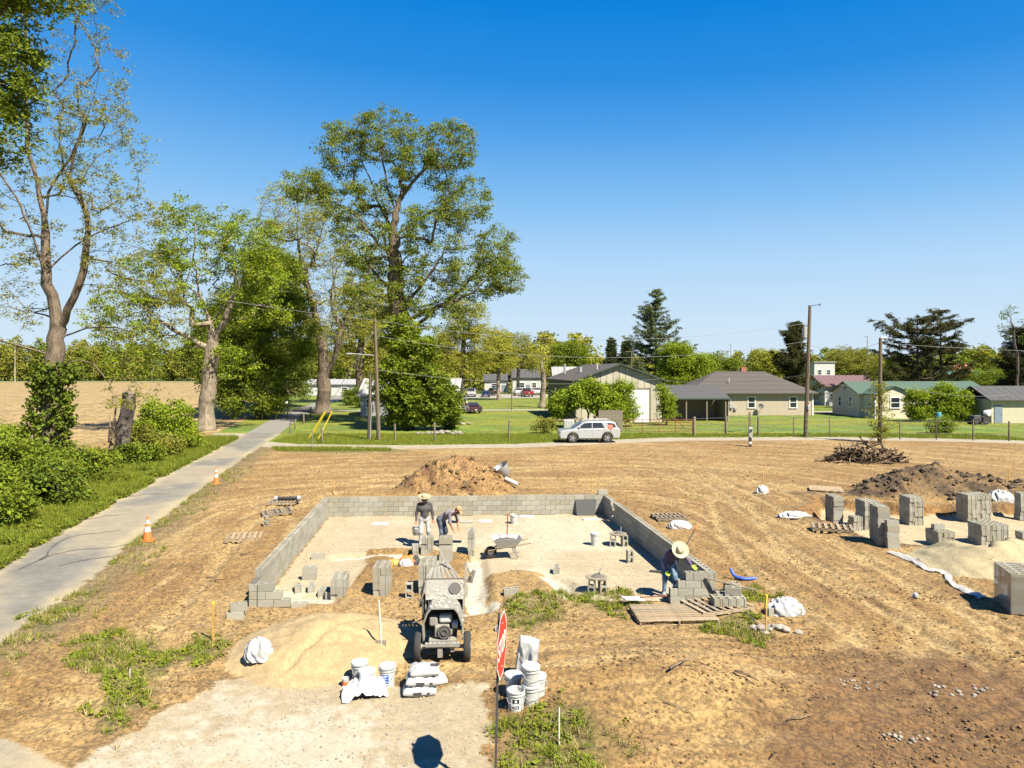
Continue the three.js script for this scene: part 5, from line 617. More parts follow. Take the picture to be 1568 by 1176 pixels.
function cementBag(label, x, y, z, ry, o = {}) {                  // a full paper sack lying flat (or stood up)
  const g = thing('white_sack', label, 'sack', x, y, z, ry, o.group); const L = o.L ?? 0.62, W = o.W ?? 0.42, Hh = o.H ?? 0.16;
  const b = new THREE.BoxGeometry(L, Hh, W, 16, 6, 12), p = b.attributes.position, sd = o.seed ?? R() * 50;
  for (let i = 0; i < p.count; i++) { let X = p.getX(i) / (L / 2), Y = p.getY(i) / (Hh / 2), Z = p.getZ(i) / (W / 2); const th = Math.pow(Math.max(0, (1 - Math.pow(Math.abs(X), 3)) * (1 - Math.pow(Math.abs(Z), 6))), 0.35), k = 0.22 + 0.85 * th, n = (fbm(X * 3.4 + sd, Z * 3.4, 3) - 0.5); p.setXYZ(i, X * L / 2 * (1 - 0.05 * Z * Z + 0.05 * n), Y * Hh / 2 * k + n * 0.09 * (0.4 + th), Z * W / 2 * (1 - 0.05 * X * X) + n * 0.03); }
  b.computeVertexNormals(); const m = part(g, 'sack_body', b, M.bag, 0, Hh / 2, 0); g.rotation.order = 'YXZ'; if (o.rx) g.rotation.x = o.rx; if (o.rz) g.rotation.z = o.rz;
  if (o.print !== false) part(m, 'print', [B(0.16, 0.006, 0.09, o.pr ?? 0.1, Hh / 2 * 0.98 + 0.012, 0.02)], M.dark);
  if (o.front) part(m, 'side_print', [B(0.15, 0.06, 0.006, -0.04, 0, W / 2 + 0.004), B(0.05, 0.05, 0.006, 0.16, 0, W / 2 + 0.004)], M.dark);
  return g;
}
{
  const A = (px, py) => { const p = gph(px, py); return [p[0], Hs(p[0], p[2]) - 0.005, p[2]]; };
  let [x, y, z] = A(549, 1047); bucketAt('white bucket behind the crumpled white sheet, left of the blue label bucket', x, y, z - 0.1, 0.4, { lid: true, lab: null });
  [x, y, z] = A(560, 1058); bucketAt('white bucket just behind the crumpled white sheet', x, y, z - 0.12, 0.4, { lid: true, h: 0.34 });
  [x, y, z] = A(592, 1053); bucketAt('white bucket with a blue printed label', x, y, z - 0.1, -0.12, { lid: true, lab: labBlue });
  [x, y, z] = A(790, 1088); bucketAt('open white bucket with a dark printed label beside the stop sign', x, y, z - 0.1, 0.0, { lab: labDark });
  [x, y, z] = A(786, 1066); bucketAt('white bucket behind the open dark label bucket', x, y, z - 0.1, 0.5, { lid: true });
  [x, y, z] = A(813, 1082); bucketAt('lower white bucket of the two stacked beside the open bucket', x, y, z - 0.1, 0.3, { lid: true, h: 0.36 }); bucketAt('upper white bucket of the two stacked beside the open bucket', x, y + 0.385, z - 0.1, 0.3, { lid: true, h: 0.3 });
  [x, y, z] = A(823, 1066); bucketAt('white bucket at the far end of the bucket cluster by the tall sack', x, y, z - 0.1, 0.3, { lid: true, h: 0.37 });
  // tall sack leaning
  { const [sx, sy, sz] = A(808, 1034), b = cementBag('tall white sack standing behind the bucket cluster', sx + 0.02, sy + 0.36, sz - 0.12, 0.25, { L: 0.78, W: 0.4, H: 0.26, seed: 31, pr: -0.15 }); b.rotation.set(1.32, 0.0, 1.42, 'YZX'); }
  // pile of sacks
  [x, y, z] = A(645, 1068); z -= 0.3; const lab = ['lowest front sack of the white sack pile behind the mixer wheel', 'lowest rear sack of the white sack pile', 'middle sack of the white sack pile, print on its side', 'top sack of the white sack pile']; cementBag(lab[0], x - 0.05, y, z + 0.12, 0.12, { seed: 1, front: true, print: false }); cementBag(lab[1], x + 0.1, y, z - 0.28, 0.3, { seed: 5, print: false }); cementBag(lab[2], x + 0.0, y + 0.155, z + 0.02, 0.08, { seed: 9, W: 0.5, print: false, front: true }); cementBag(lab[3], x + 0.02, y + 0.30, z - 0.02, 0.2, { seed: 14, L: 0.56, pr: 0.2 });
  // draped sheet
  [x, y, z] = A(553, 1072); { const d = new THREE.PlaneGeometry(0.78, 0.6, 30, 24); d.rotateX(-Math.PI / 2); const p = d.attributes.position; for (let i = 0; i < p.count; i++) { const X = p.getX(i), Z = p.getZ(i), q = Math.hypot(X / 0.4, Z / 0.32); p.setY(i, 0.005 + 0.26 * Math.pow(Math.max(0, 1 - q * 0.85), 0.7) + 0.2 * Math.abs(fbm(X * 6 + 2, Z * 6, 3) - 0.5) * 2); p.setX(i, X + 0.06 * (vn(Z * 8, X * 8) - 0.5)); } d.computeVertexNormals(); const m = new THREE.MeshStandardMaterial({ color: C(0.40, 0.40, 0.395), roughness: 0.6, side: THREE.DoubleSide }); solo('crumpled_sheet', d, m, 'crumpled white plastic sheet heaped in front of the buckets', 'sheet', x, y, z - 0.25, 0.3); }
  [x, y, z] = A(529, 1050); const cp = thing('paper_cup', 'small orange and white cup on the ground left of the buckets', 'cup', x, y, z); part(cp, 'cup_wall', lathe([[0.001, 0.004], [0.055, 0], [0.07, 0.16], [0.074, 0.16], [0.07, 0.15]], 16), M.white); part(cp, 'coloured_band', lathe([[0.06, 0.03], [0.067, 0.1]], 16), M.orange).scale.set(1.03, 1, 1.03);
  const lump = (label, px, py, w, h, d, sd, cat = 'plastic') => { const g = new THREE.SphereGeometry(1, 44, 28), p = g.attributes.position; for (let i = 0; i < p.count; i++) { let X = p.getX(i), Y = p.getY(i), Z = p.getZ(i); const k = 0.62 + 0.75 * (1 - Math.abs(2 * fbm(X * 3.6 + sd, Z * 3.6 + Y * 3.1, 3) - 1)); p.setXYZ(i, X * k * w / 2, Math.max(-0.08, Y) * k * h, Z * k * d / 2); } g.computeVertexNormals(); const [a, b, c] = A(px, py); return solo('crumpled_plastic', g, M.bag, label, cat, a, b + 0.02, c, 0, null); };
  lump('crumpled white plastic bag at the edge of the sand heap', 397, 1004, 0.46, 0.3, 0.4, 3); lump('small white plastic wad at the foot of a thin stake', 1167, 756, 0.5, 0.3, 0.4, 6); lump('white plastic film bundle on the soil heap of the second site', 1531, 750, 1.0, 0.4, 0.6, 9); lump('white plastic bag over blocks beside the ribboned stake', 1202, 938, 0.75, 0.3, 0.45, 12); lump('white plastic crumpled beside the weathered pallet', 1040, 808, 0.75, 0.22, 0.45, 15); lump('tiny white scrap on the rutted soil', 1402, 916, 0.13, 0.08, 0.12, 18); lump('white film bunched against the pallet of the second site', 1216, 794, 1.1, 0.18, 0.4, 21); lump('white rag at the mixer side of the stop sign', 764, 965, 0.16, 0.1, 0.2, 23);
  [[1184, 940, 0.3, 'near'], [1214, 941, -0.2, 'far']].forEach(([a, b, r, w]) => { const q = A(a, b); block(`grey block showing at the ${w} end of the plastic bag`, null, q[0], q[1], q[2], r); });
  [x, y, z] = A(911, 835); bucketAt('white bucket on the sand beside the round board table', x, y, z, 0.4, { lid: true, h: 0.42 });
  [x, y, z] = A(783, 806); bucketAt('far white bucket standing behind the wheelbarrow', x + 0.1, y, z - 0.5, 0.4, { h: 0.36 });
}
// round mortar boards on blocks
[[947, 836, 'round mortar board on two upright blocks beside the white bucket', 'blocks under the round board by the white bucket', 'upright block under the round board by the white bucket'], [914, 908, 'round mortar board on two upright blocks near the grass edge', 'blocks under the round board by the grass', 'upright block under the round board near the grass edge']].forEach(([px, py, lab, gr, bl2], i) => { const [x, , z] = gph(px, py), y = Hs(x, z); for (const s of [-1, 1]) { const b = block(bl2, gr, x + s * (i ? 0.12 : 0.17), y + 0.195, z - 0.05, 0); standUp(b, s * 0.25); } const g = thing('mortar_board', lab, 'mortar board', x, y + 0.392, z - 0.1, 0.3); part(g, 'board', CY(0.3, 0.3, 0.02, 26, 0, 0.01, 0), M.wood[3]); part(g, 'mortar', rough(CY(0.19, 0.08, 0.07, 18, 0.05, 0.052, 0), 0.015, 8), M.mortar); part(g, 'trowel', [bar([0.1, 0.11, 0], [0.12, 0.24, 0], 0.015), B(0.02, 0.04, 0.1, 0.1, 0.09, 0)], M.galv); });
// wheelbarrow with shovel
{
  const [x, , z] = gph(775, 857), y = Hs(x, z), g = thing('wheelbarrow', 'grey wheelbarrow full of mortar on the sand floor', 'wheelbarrow', x, y, z - 0.2, 0.15);
  const tr = (a, b, h) => [[-a, h, -b], [a, h, -b], [a, h, b], [-a, h, b]]; const lo = tr(0.27, 0.2, 0.36), hi = tr(0.47, 0.35, 0.66), li = tr(0.255, 0.185, 0.38), hi2 = tr(0.455, 0.335, 0.66);
  part(g, 'tray', poly([...lo, ...hi, ...li, ...hi2], [[0, 1, 5, 4].reverse(), [1, 2, 6, 5].reverse(), [2, 3, 7, 6].reverse(), [3, 0, 4, 7].reverse(), [0, 1, 2, 3], [8, 9, 13, 12], [9, 10, 14, 13], [10, 11, 15, 14], [11, 8, 12, 15], [11, 10, 9, 8], [4, 5, 13, 12].reverse(), [5, 6, 14, 13].reverse(), [6, 7, 15, 14].reverse(), [7, 4, 12, 15].reverse()]), M.galv);
  part(g, 'mortar', rough(T(new THREE.SphereGeometry(0.36, 18, 10), 0, 0, 0), 0.03, 6), M.mortar, 0, 0.56, 0).scale.set(1.05, 0.22, 0.72);
  part(g, 'handles', [bar([-0.6, 0.28, 0.12], [0.75, 0.52, 0.3], 0.02), bar([-0.6, 0.28, -0.12], [0.75, 0.52, -0.3], 0.02)], M.wood[1]); part(g, 'legs', [tube([[0.25, 0.4, 0.22], [0.35, 0.02, 0.24], [0.2, 0.3, 0.2]], 0.016, 12, 6), tube([[0.25, 0.4, -0.22], [0.35, 0.02, -0.24], [0.2, 0.3, -0.2]], 0.016, 12, 6)], M.steel);
  const w = part(g, 'wheel', lathe([[0.1, -0.04], [0.18, -0.045], [0.2, 0], [0.18, 0.045], [0.1, 0.04]], 22), M.rubber, -0.5, 0.2, 0, Math.PI / 2); part(w, 'rim', CY(0.1, 0.1, 0.05, 14), M.galv); part(g, 'brace', [bar([-0.5, 0.2, 0.06], [-0.3, 0.38, 0.15], 0.015), bar([-0.5, 0.2, -0.06], [-0.3, 0.38, -0.15], 0.015)], M.steel);
  const s = thing('shovel', 'shovel stood upright in the wheelbarrow mortar', 'shovel', x + 0.02, y + 0.5, z - 0.2); part(s, 'shaft', bar([0, 0, 0], [0.03, 0.85, -0.05], 0.018), M.rust); part(s, 'grip', bar([-0.05, 0.86, -0.05], [0.11, 0.86, -0.05], 0.018), M.rust);
}
{ // shovel in the sand heap, and other tools
  let [x, , z] = gph(584, 986); let y = H(x, z) - 0.12; let s = thing('shovel', 'pale handled shovel stuck upright in the sand heap', 'shovel', x, y, z); part(s, 'shaft', bar([0, 0.1, 0], [-0.05, 1.05, 0.02], 0.02), M.stakeW); part(s, 'blade', poly([[-0.1, 0.2, 0.02], [0.1, 0.2, 0.02], [0.1, 0, 0], [0, -0.08, 0], [-0.1, 0, 0], [-0.1, 0.2, 0.0], [0.1, 0.2, 0.0], [0.1, 0, -0.015], [0, -0.08, -0.015], [-0.1, 0, -0.015]], [[0, 4, 3, 2, 1], [5, 6, 7, 8, 9], [0, 1, 6, 5]]), M.steel);
  [x, , z] = gph(1060, 862); s = thing('long_tool', 'long handled tool leaning against the shaded wall behind the man', 'tool', 4.72, 0, -20.2); part(s, 'shaft', bar([-0.35, 0.05, 0.15], [0.62, 1.35, -0.5], 0.018), M.dark); part(s, 'tip', bar([0.62, 1.35, -0.5], [0.70, 1.47, -0.56], 0.03), M.orange);
  [x, y, z] = gph(1008, 877); s = thing('push_broom', 'dark push broom head lying on the sand near the man', 'broom', x, y, z, -0.35); part(s, 'head', RB(0.5, 0.06, 0.09, 0.02, 0, 0.035, 0), M.dark);
  [x, y, z] = gph(748, 843); s = thing('brick_hammer', 'orange handled hammer lying on the sand near the slim pier', 'hammer', x, y + 0.02, z, 0.05); part(s, 'handle', bar([-0.14, 0, 0], [0.12, 0.01, 0], 0.018), M.orange); part(s, 'head', RB(0.05, 0.04, 0.16, 0.01, 0.14, 0.01, 0), M.dark);
  // black pipe on the far pallet, blue pipe, rods
  [x, y, z] = gph(438, 771); s = thing('black_pipe', 'black pipe with silver ends lying on a pallet', 'pipe', x + 0.05, y + 0.2, z - 0.1, 0.06); part(s, 'pipe_body', T(CY(0.085, 0.085, 0.95, 14), 0, 0, 0, 0, 0, Math.PI / 2), M.black); for (const e of [-1, 1]) part(s, 'end_fitting', T(CY(0.12, 0.12, 0.14, 14), e * 0.5, 0.0, 0, 0, 0, Math.PI / 2), M.galv);
  [x, y, z] = gph(1140, 888); solo('blue_pipe', tube([[-0.34, 0.26, -0.2], [-0.26, 0.10, -0.06], [-0.05, 0.05, 0.05], [0.32, 0.05, 0.02]], 0.045, 30, 12), M.blue, 'curved blue plastic pipe lying on the soil past the wall end', 'pipe', x, y, z);
  [x, y, z] = gph(1158, 962); solo('metal_rod', tube([[-0.2, 0.35, -0.1], [0, 0.12, 0], [0.1, 0.0, 0.1]], 0.016, 10, 6), M.dark, 'bent dark rod poking from the weeds near the ribboned stake', 'rod', x, y, z);
  [x, y, z] = gph(930, 792); // dark panel leaning in the rear corner
  const dp = solo('grey_panel', poly([[-0.40, 0, 0.26], [0.34, 0, 0.26], [0.46, 0.62, 0.02], [-0.42, 0.62, 0.02], [-0.40, 0, 0.235], [0.34, 0, 0.235], [0.46, 0.62, -0.005], [-0.42, 0.62, -0.005]], [[0, 1, 2, 3], [7, 6, 5, 4], [3, 2, 6, 7], [0, 3, 7, 4], [1, 5, 6, 2], [0, 4, 5, 1]]), mat([0.05, 0.052, 0.05], { roughness: 0.7, map: specT }), 'dark grey panel leaning in the rear corner of the block walls', 'panel', 3.05, 0.0, -29.42, 0.05);
  // pale boards lying on the sand
  [[582, 803, 0.6, 0.4, 'first from the long sunlit wall'], [743, 799, 0.5, 0.35, 'behind the slim pier'], [807, 792, 0.62, 0.35, 'halfway to the rear corner'], [905, 796, 0.62, 0.3, 'just before the dark leaning panel']].forEach(([a, b, w, d, t]) => { const [p, q, r] = gph(a, b); solo('foam_board', RB(w, 0.05, d, 0.006), M.white, `white board lying on the sand, ${t}`, 'board', p, q + 0.025, r, rr(-0.2, 0.2), 'white boards on the sand floor'); });
  { const [p, , r] = gph(704, 838); const q = 0.775; const m = solo('lintel_board', RB(0.85, 0.05, 0.34, 0.006), M.block[2], 'pale plank bridging the two block piers by the bending man', 'plank', p, q + 0.02, r - 0.35, -0.05); }
  // orange and white tool bag
  [x, y, z] = gph(616, 864); s = thing('tool_bag', 'orange and white bag slumped on the soil by the block stacks', 'bag', x, y, z, 0.2); const bg = (w, h, d, sd) => { const g = new THREE.SphereGeometry(1, 36, 24), p = g.attributes.position; for (let i = 0; i < p.count; i++) { const k = 0.6 + 0.7 * (1 - Math.abs(2 * fbm(p.getX(i) * 3.2 + sd, p.getZ(i) * 3.2 + p.getY(i) * 2.4, 3) - 1)); p.setXYZ(i, p.getX(i) * w * k, Math.max(-0.1, p.getY(i)) * h * k, p.getZ(i) * d * k); } g.computeVertexNormals(); return g; };
  part(s, 'orange_side', bg(0.27, 0.2, 0.18, 2), M.orange, 0.2, 0.02, 0); part(s, 'white_side', bg(0.2, 0.15, 0.17, 7), M.bag, 0.1, 0.02, 0.12); part(s, 'brown_flap', bg(0.18, 0.13, 0.15, 5), M.stake, -0.28, 0.02, 0.02); part(s, 'dark_lining', bg(0.12, 0.2, 0.12, 9), M.dark, 0.42, 0.02, 0.05);
  { const q = gph(662, 862); block('white block standing beside the orange and white bag', null, q[0] - 0.05, q[1], q[2], 0.1); }
}
// ---------- stakes, cones, signs ----------
[[327, 985, 920, 'orange yellow survey stake by the weed patch', M.stake, 0.045], [856, 1142, 1080, 'white survey stake in the weeds by the buckets', M.stakeW, 0.022], [1173, 972, 906, 'wooden stake with a yellow ribbon near the plastic bag', M.stake, 0.035], [512, 758, 735, 'thin stake behind the rear wall, lane end', M.stake, 0.04], [906, 752, 727, 'thin stake behind the rear corner of the walls', M.stake, 0.04], [1168, 748, 721, 'thin stake with white plastic at its foot', M.stake, 0.04], [1545, 735, 715, 'thin stake on the soil past the dark heap', M.stake, 0.04], [918, 678, 664, 'short orange stake in front of the silver car', M.orange, 0.07], [199, 1040, 1022, 'small white stake end in the weed patch', M.stakeW, 0.02]].forEach(([px, py, top, lab, m, w]) => { const [x, y, z] = gph(px, py), h = (py - top) / FOC * -z * 0.97; const g = thing('survey_stake', lab, 'stake', x, y - 0.02, z, rr(0, 0.6), 'survey stakes'); part(g, 'stake_body', mg([B(w, h, w * 0.6, 0, h / 2, 0)]), m, 0, 0, 0, rr(-0.03, 0.03), 0, rr(-0.03, 0.03)); if (px === 1173) { part(g, 'ribbon', [B(0.012, 0.3, 0.05, -0.03, h - 0.16, 0.02, 0, 0, -0.1), B(0.06, 0.06, 0.05, 0, h - 0.05, 0)], M.yellow); } if (px === 327) part(g, 'painted_top', B(w * 1.08, 0.06, w * 0.7, 0, h - 0.01, 0), M.yellow); });
[[226, 829, 'nearer orange traffic cone at the lane edge'], [331, 741, 'farther orange traffic cone at the lane edge']].forEach(([px, py, lab]) => { const [x, y, z] = gph(px, py), g = thing('traffic_cone', lab, 'cone', x, y, z, 0.2, 'traffic cones along the lane'); const r = h => 0.155 - 0.125 * h / 0.88; const band = (a, b) => lathe([[r(a), a], [r(b), b]], 20); part(g, 'base', RB(0.4, 0.04, 0.4, 0.015, 0, 0.02, 0), M.orange); part(g, 'cone_body', lathe([[r(0.04), 0.04], [r(0.88), 0.88], [0.001, 0.89]], 20), M.orange); for (const [a, b] of [[0.34, 0.52], [0.62, 0.76]]) part(g, 'reflective_band', band(a, b), M.white).scale.set(1.03, 1, 1.03); });
{ // stop sign seen nearly edge on
  const D = 9.9, x = atD(762, D), g = thing('stop_sign', 'red octagonal STOP sign on a dark post, seen almost edge on', 'sign', x - 0.03, 0, -D); g.rotation.z = -0.012;
  const Rr = 0.431 / Math.cos(Math.PI / 8), oc = s => [...Array(8)].map((_, k) => [Math.cos((k + 0.5) * Math.PI / 4) * Rr * s, Math.sin((k + 0.5) * Math.PI / 4) * Rr * s]);
  const face = canv(256, 256, (c, w) => { c.fillStyle = '#e9e6e2'; c.fillRect(0, 0, w, w); const o = s => { c.beginPath(); for (let k = 0; k < 8; k++) c.lineTo(128 + Math.cos((k + 0.5) * Math.PI / 4) * 128 / Math.cos(Math.PI / 8) * s, 128 + Math.sin((k + 0.5) * Math.PI / 4) * 128 / Math.cos(Math.PI / 8) * s); c.closePath(); }; o(0.95); c.fillStyle = '#c9281c'; c.fill(); c.fillStyle = '#efece8'; c.font = 'bold 92px sans-serif'; c.textAlign = 'center'; c.textBaseline = 'middle'; c.save(); c.translate(128, 130); c.scale(0.92, 1.12); c.fillText('STOP', 0, 0); c.restore(); });
  const fm = new THREE.MeshStandardMaterial({ map: face, roughness: 0.45 });
  const hd = new THREE.Group(); hd.name = 'sign_head'; hd.position.set(0.06, 2.165, 0); hd.rotation.set(0, Math.PI / 2 - 0.135, 0.0); g.add(hd);
  const pl = part(hd, 'plate', extr(oc(1), 0.004), M.galv, 0, 0, 0); const fg = new THREE.ShapeGeometry(new THREE.Shape(oc(0.998).map(p => new THREE.Vector2(...p)))), uv = fg.attributes.uv, pp = fg.attributes.position; for (let i = 0; i < uv.count; i++) uv.setXY(i, pp.getX(i) / 0.862 + 0.5, pp.getY(i) / 0.862 + 0.5); part(hd, 'sign_face', fg, fm, 0, 0, 0.007); part(hd, 'bolt', [T(CY(0.012, 0.012, 0.01, 8), 0, 0.3, 0.012, Math.PI / 2), T(CY(0.012, 0.012, 0.01, 8), 0, -0.3, 0.012, Math.PI / 2)], M.galv);
  part(g, 'post', [beam([0, -0.1, 0], [0.028, 2.6, 0], 0.012, 0.05), beam([-0.012, -0.1, 0.025], [0.016, 2.6, 0.025], 0.03, 0.008), beam([-0.012, -0.1, -0.025], [0.016, 2.6, -0.025], 0.03, 0.008)], M.dark);
}
// ---------- wrapped pallet of blocks at the right edge ----------
{
  const g = thing('wrapped_block_pallet', 'pallet of new concrete blocks wrapped in clear film at the right edge', 'block pallet', 12.95, H(12.9, -17.8) - 0.02, -17.75, -0.3); const W = 1.2, D = 1.2;
  for (let i = 0; i < 3; i++) part(g, 'stringer', B(W, 0.09, 0.09, 0, 0.055, (i - 1) * 0.5), M.wood[0]); for (let i = 0; i < 6; i++) part(g, 'deck_board', B(0.14, 0.022, D, (i - 2.5) * 0.205, 0.112, 0), M.wood[i % 3]);
  for (let t = 0; t < 5; t++) for (let i = 0; i < 3; i++) for (let k = 0; k < 6; k++) { if (t < 4 && i === 1 && k > 0 && k < 5) continue; part(g, 'concrete_block', GEO.full, t === 2 ? M.block[3] : bm(), (i - 1) * 0.397, 0.125 + t * 0.192, (k - 2.5) * 0.197); }
  const film = new THREE.MeshPhysicalMaterial({ color: C(0.8, 0.8, 0.78), transmission: 0.93, thickness: 0, roughness: 0.12, side: THREE.DoubleSide });
  const fl = mg([0, 1, 2, 3].map(q => { const p = new THREE.PlaneGeometry(1.216, 0.98, 22, 14), v = p.attributes.position; for (let i = 0; i < v.count; i++) { const X = v.getX(i), Y = v.getY(i), ed = sm(0, 0.1, 0.608 - Math.abs(X)); v.setZ(i, 0.608 + ed * 0.012 * fbm(X * 5 + q * 9, Y * 14 + X * 6, 3)); } p.rotateY(q * Math.PI / 2); p.computeVertexNormals(); return p; })); part(g, 'film_wrap', fl, film, 0, 0.6, 0);
  // long strip of film on the ground
  const line = [[1362, 846], [1395, 858], [1420, 873], [1448, 882], [1455, 893], [1480, 905], [1505, 917]].map(([a, b]) => { const q = gph(a, b); return [q[0], H(q[0], q[2]) + 0.03, q[2]]; }); const c = new THREE.CatmullRomCurve3(line.map(p => V(...p))), P = [], I = []; for (let i = 0; i <= 80; i++) { const q = c.getPoint(i / 80), t = c.getTangent(i / 80), n = V(-t.z, 0, t.x).normalize(); for (let k = 0; k < 4; k++) { const o = (k / 3 - 0.5) * (0.14 + 0.12 * vn(i * 0.2, 2)), v = q.clone().addScaledVector(n, o); P.push(v.x, H(v.x, v.z) + 0.015 + 0.07 * vn(i * 0.35, k * 1.3), v.z); } if (i) for (let k = 0; k < 3; k++) { const a = (i - 1) * 4 + k; I.push(a, a + 1, a + 4, a + 1, a + 5, a + 4); } } const fg = new THREE.BufferGeometry(); fg.setAttribute('position', new THREE.Float32BufferAttribute(P, 3)); fg.setIndex(I); fg.computeVertexNormals(); solo('film_strip', fg, new THREE.MeshPhysicalMaterial({ color: C(0.46, 0.45, 0.41), transmission: 0.25, thickness: 0, roughness: 0.35, side: THREE.DoubleSide }), 'torn strip of clear film trailing across the soil to the wrapped pallet', 'film');
}
// ---------- rubbish, branches, brush ----------
{
  const f = rng(55);
  const stick = (label, px, py, L, r, ry, o = {}) => { const [x, y, z] = o.at ?? gph(px, py); const pt = []; for (let i = 0; i <= 5; i++) pt.push([(i / 5 - 0.5) * L, r + 0.02 + rr(0, 0.05, f) + (o.up ?? 0) * i / 5, rr(-0.06, 0.06, f) * L]); const c = new THREE.CatmullRomCurve3(pt.map(p => V(...p))), ch = []; for (let i = 0; i <= 10; i++) ch.push({ p: c.getPoint(i / 10), r: r * (1 - 0.5 * i / 10) }); const list = [ch]; if (o.fork) { const q = c.getPoint(0.55); list.push([{ p: q, r: r * 0.7 }, { p: q.clone().add(V(0.12 * L, 0.04, 0.14 * L)), r: r * 0.5 }, { p: q.clone().add(V(0.26 * L, 0.03, 0.2 * L)), r: r * 0.3 }]); } return solo('fallen_branch', woodGeo(list), o.mat ?? M.stickM[Math.floor(f() * 3)], label, 'branch', x, y, z, ry); };
  stick('pale forked root lying on the brown berm', 1042, 1020, 0.75, 0.03, 0.7, { mat: M.stickM[2], fork: true }); stick('dark root sticking from the berm edge', 1143, 1040, 0.5, 0.03, -0.8, { fork: true, mat: M.stickM[1] }); stick('thin curved root trailing down the berm', 1045, 1088, 0.7, 0.012, -0.7); stick('pale stick on the darker soil beyond the berm', 1225, 1098, 0.5, 0.016, 0.25, { mat: M.stickM[2] }); stick('thin straight stick above the pale stick', 1262, 1070, 0.45, 0.01, 0.05, { mat: M.stickM[2] }); stick('dark thin branch lying across the wheel ruts', 1313, 877, 0.6, 0.016, -0.1, { mat: M.stickM[1] }); stick('pale bare branch on the soil below the pallet', 282, 868, 0.8, 0.018, 0.1, { mat: M.stickM[2] }); stick('tangle root near the long wall front end', 330, 890, 0.7, 0.022, -0.5, { fork: true }); stick('short pale stick near the orange yellow stake', 308, 962, 0.5, 0.016, 0.3, { mat: M.stickM[2] }); stick('thin twig at the edge of the weed patch', 180, 930, 0.7, 0.012, 0.1, { mat: M.stickM[2] }); stick('pale branch bent beside the front corner blocks', 352, 912, 0.5, 0.014, -0.5, { mat: M.stickM[2] }); stick('dark stick poking up near the bottom of the berm', 1185, 1160, 0.28, 0.012, 1.0, { mat: M.stickM[1] }); stick('small root by the lane side pallet', 380, 850, 0.5, 0.02, 0.4, { fork: true });
  // brush pile
  const bx = 23.0, bz = -46.2, g = thing('brush_pile', 'brown heap of torn branches and roots before the gravel track', 'brush pile', bx, 0, bz); 
  for (let k = 0; k < 240; k++) { const a = rr(0, 6.28, f), q = Math.sqrt(f()), px = Math.cos(a) * q * 2.7, pz = Math.sin(a) * q * 1.1, hh = 1.3 * (1 - q * q) * f(), L = rr(0.35, 1.3, f), r = rr(0.025, 0.09, f), d = V(rr(-1, 1, f), rr(-0.5, 0.6, f), rr(-1, 1, f)).normalize(), p0 = V(px, hh + r, pz).addScaledVector(d, -L / 2), ch = []; for (let i = 0; i <= 3; i++) { const v = p0.clone().addScaledVector(d, L * i / 3).add(V(rr(-0.06, 0.06, f), rr(-0.05, 0.05, f), rr(-0.06, 0.06, f))); v.y = Math.max(0.02, v.y); ch.push({ p: v, r: r * (1 - 0.2 * i) }); } part(g, 'branch', woodGeo([ch]), M.stickM[k % 3]); }
  // rubble of broken concrete by the plastic bag, rocks on the lawn
  const rock = (s, sd) => { const q = new THREE.IcosahedronGeometry(s, 1), p = q.attributes.position; for (let i = 0; i < p.count; i++) { const X = p.getX(i) / s, Y = p.getY(i) / s, Z = p.getZ(i) / s, k = 0.7 + 0.55 * vn(X * 1.8 + sd, Y * 1.8 + Z * 1.4 + sd); p.setXYZ(i, X * s * k, Y * s * k * 0.6, Z * s * k); } q.computeVertexNormals(); return q; };
  const rocks = [rock(1, 1), rock(1, 4), rock(1, 9), rock(1, 15)];
  const heap = (label, gr, cx, cz, rx, rz, n, s0, s1, hh) => { for (let k = 0; k < n; k++) { const a = rr(0, 6.28, f), q = Math.sqrt(f()), x = cx + Math.cos(a) * q * rx, z = cz + Math.sin(a) * q * rz, s = rr(s0, s1, f), m = solo('rock', rocks[k % 4], M.stone[k % 3], label, 'rock', x, H(x, z) + s * 0.35 + hh * (1 - q) * f(), z, rr(0, 6, f), gr); m.scale.setScalar(s); } };
  let c = gp(1188, 966); heap('broken concrete lump beside the ribboned stake', 'broken concrete by the ribboned stake', c[0], c[1], 0.55, 0.35, 22, 0.03, 0.12, 0.06);
  heap('stone of the low rock pile on the lawn below the thicket', 'rock pile on the lawn', atD(676, 68.2), -66.0, 2.3, 0.7, 40, 0.12, 0.28, 0.25); heap('pale stone of the second rock pile by the white garage', 'second rock pile by the garage', atD(703, 77.5), -77.5, 1.4, 0.6, 18, 0.14, 0.32, 0.2);
  c = gp(1308, 1055); heap('pale rubble chip on the dark soil beyond the berm', 'rubble chips on the dark soil', c[0], c[1], 0.5, 0.18, 20, 0.015, 0.045, 0.02); c = gp(1470, 1060); heap('whitish stone in the strip of rubble near the frame edge', 'rubble strip near the frame edge', c[0], c[1], 0.75, 0.28, 20, 0.015, 0.05, 0.02); c = gp(1385, 1132); heap('pale stone in the lowest rubble patch on the dark soil', 'lowest rubble patch', c[0], c[1], 0.4, 0.2, 22, 0.012, 0.045, 0.02);
  c = gp(180, 757); heap('broken asphalt lump beside the soil spoil at the lane', 'asphalt lumps at the lane edge', c[0] + 0.4, c[1], 0.8, 0.4, 8, 0.08, 0.2, 0.05);
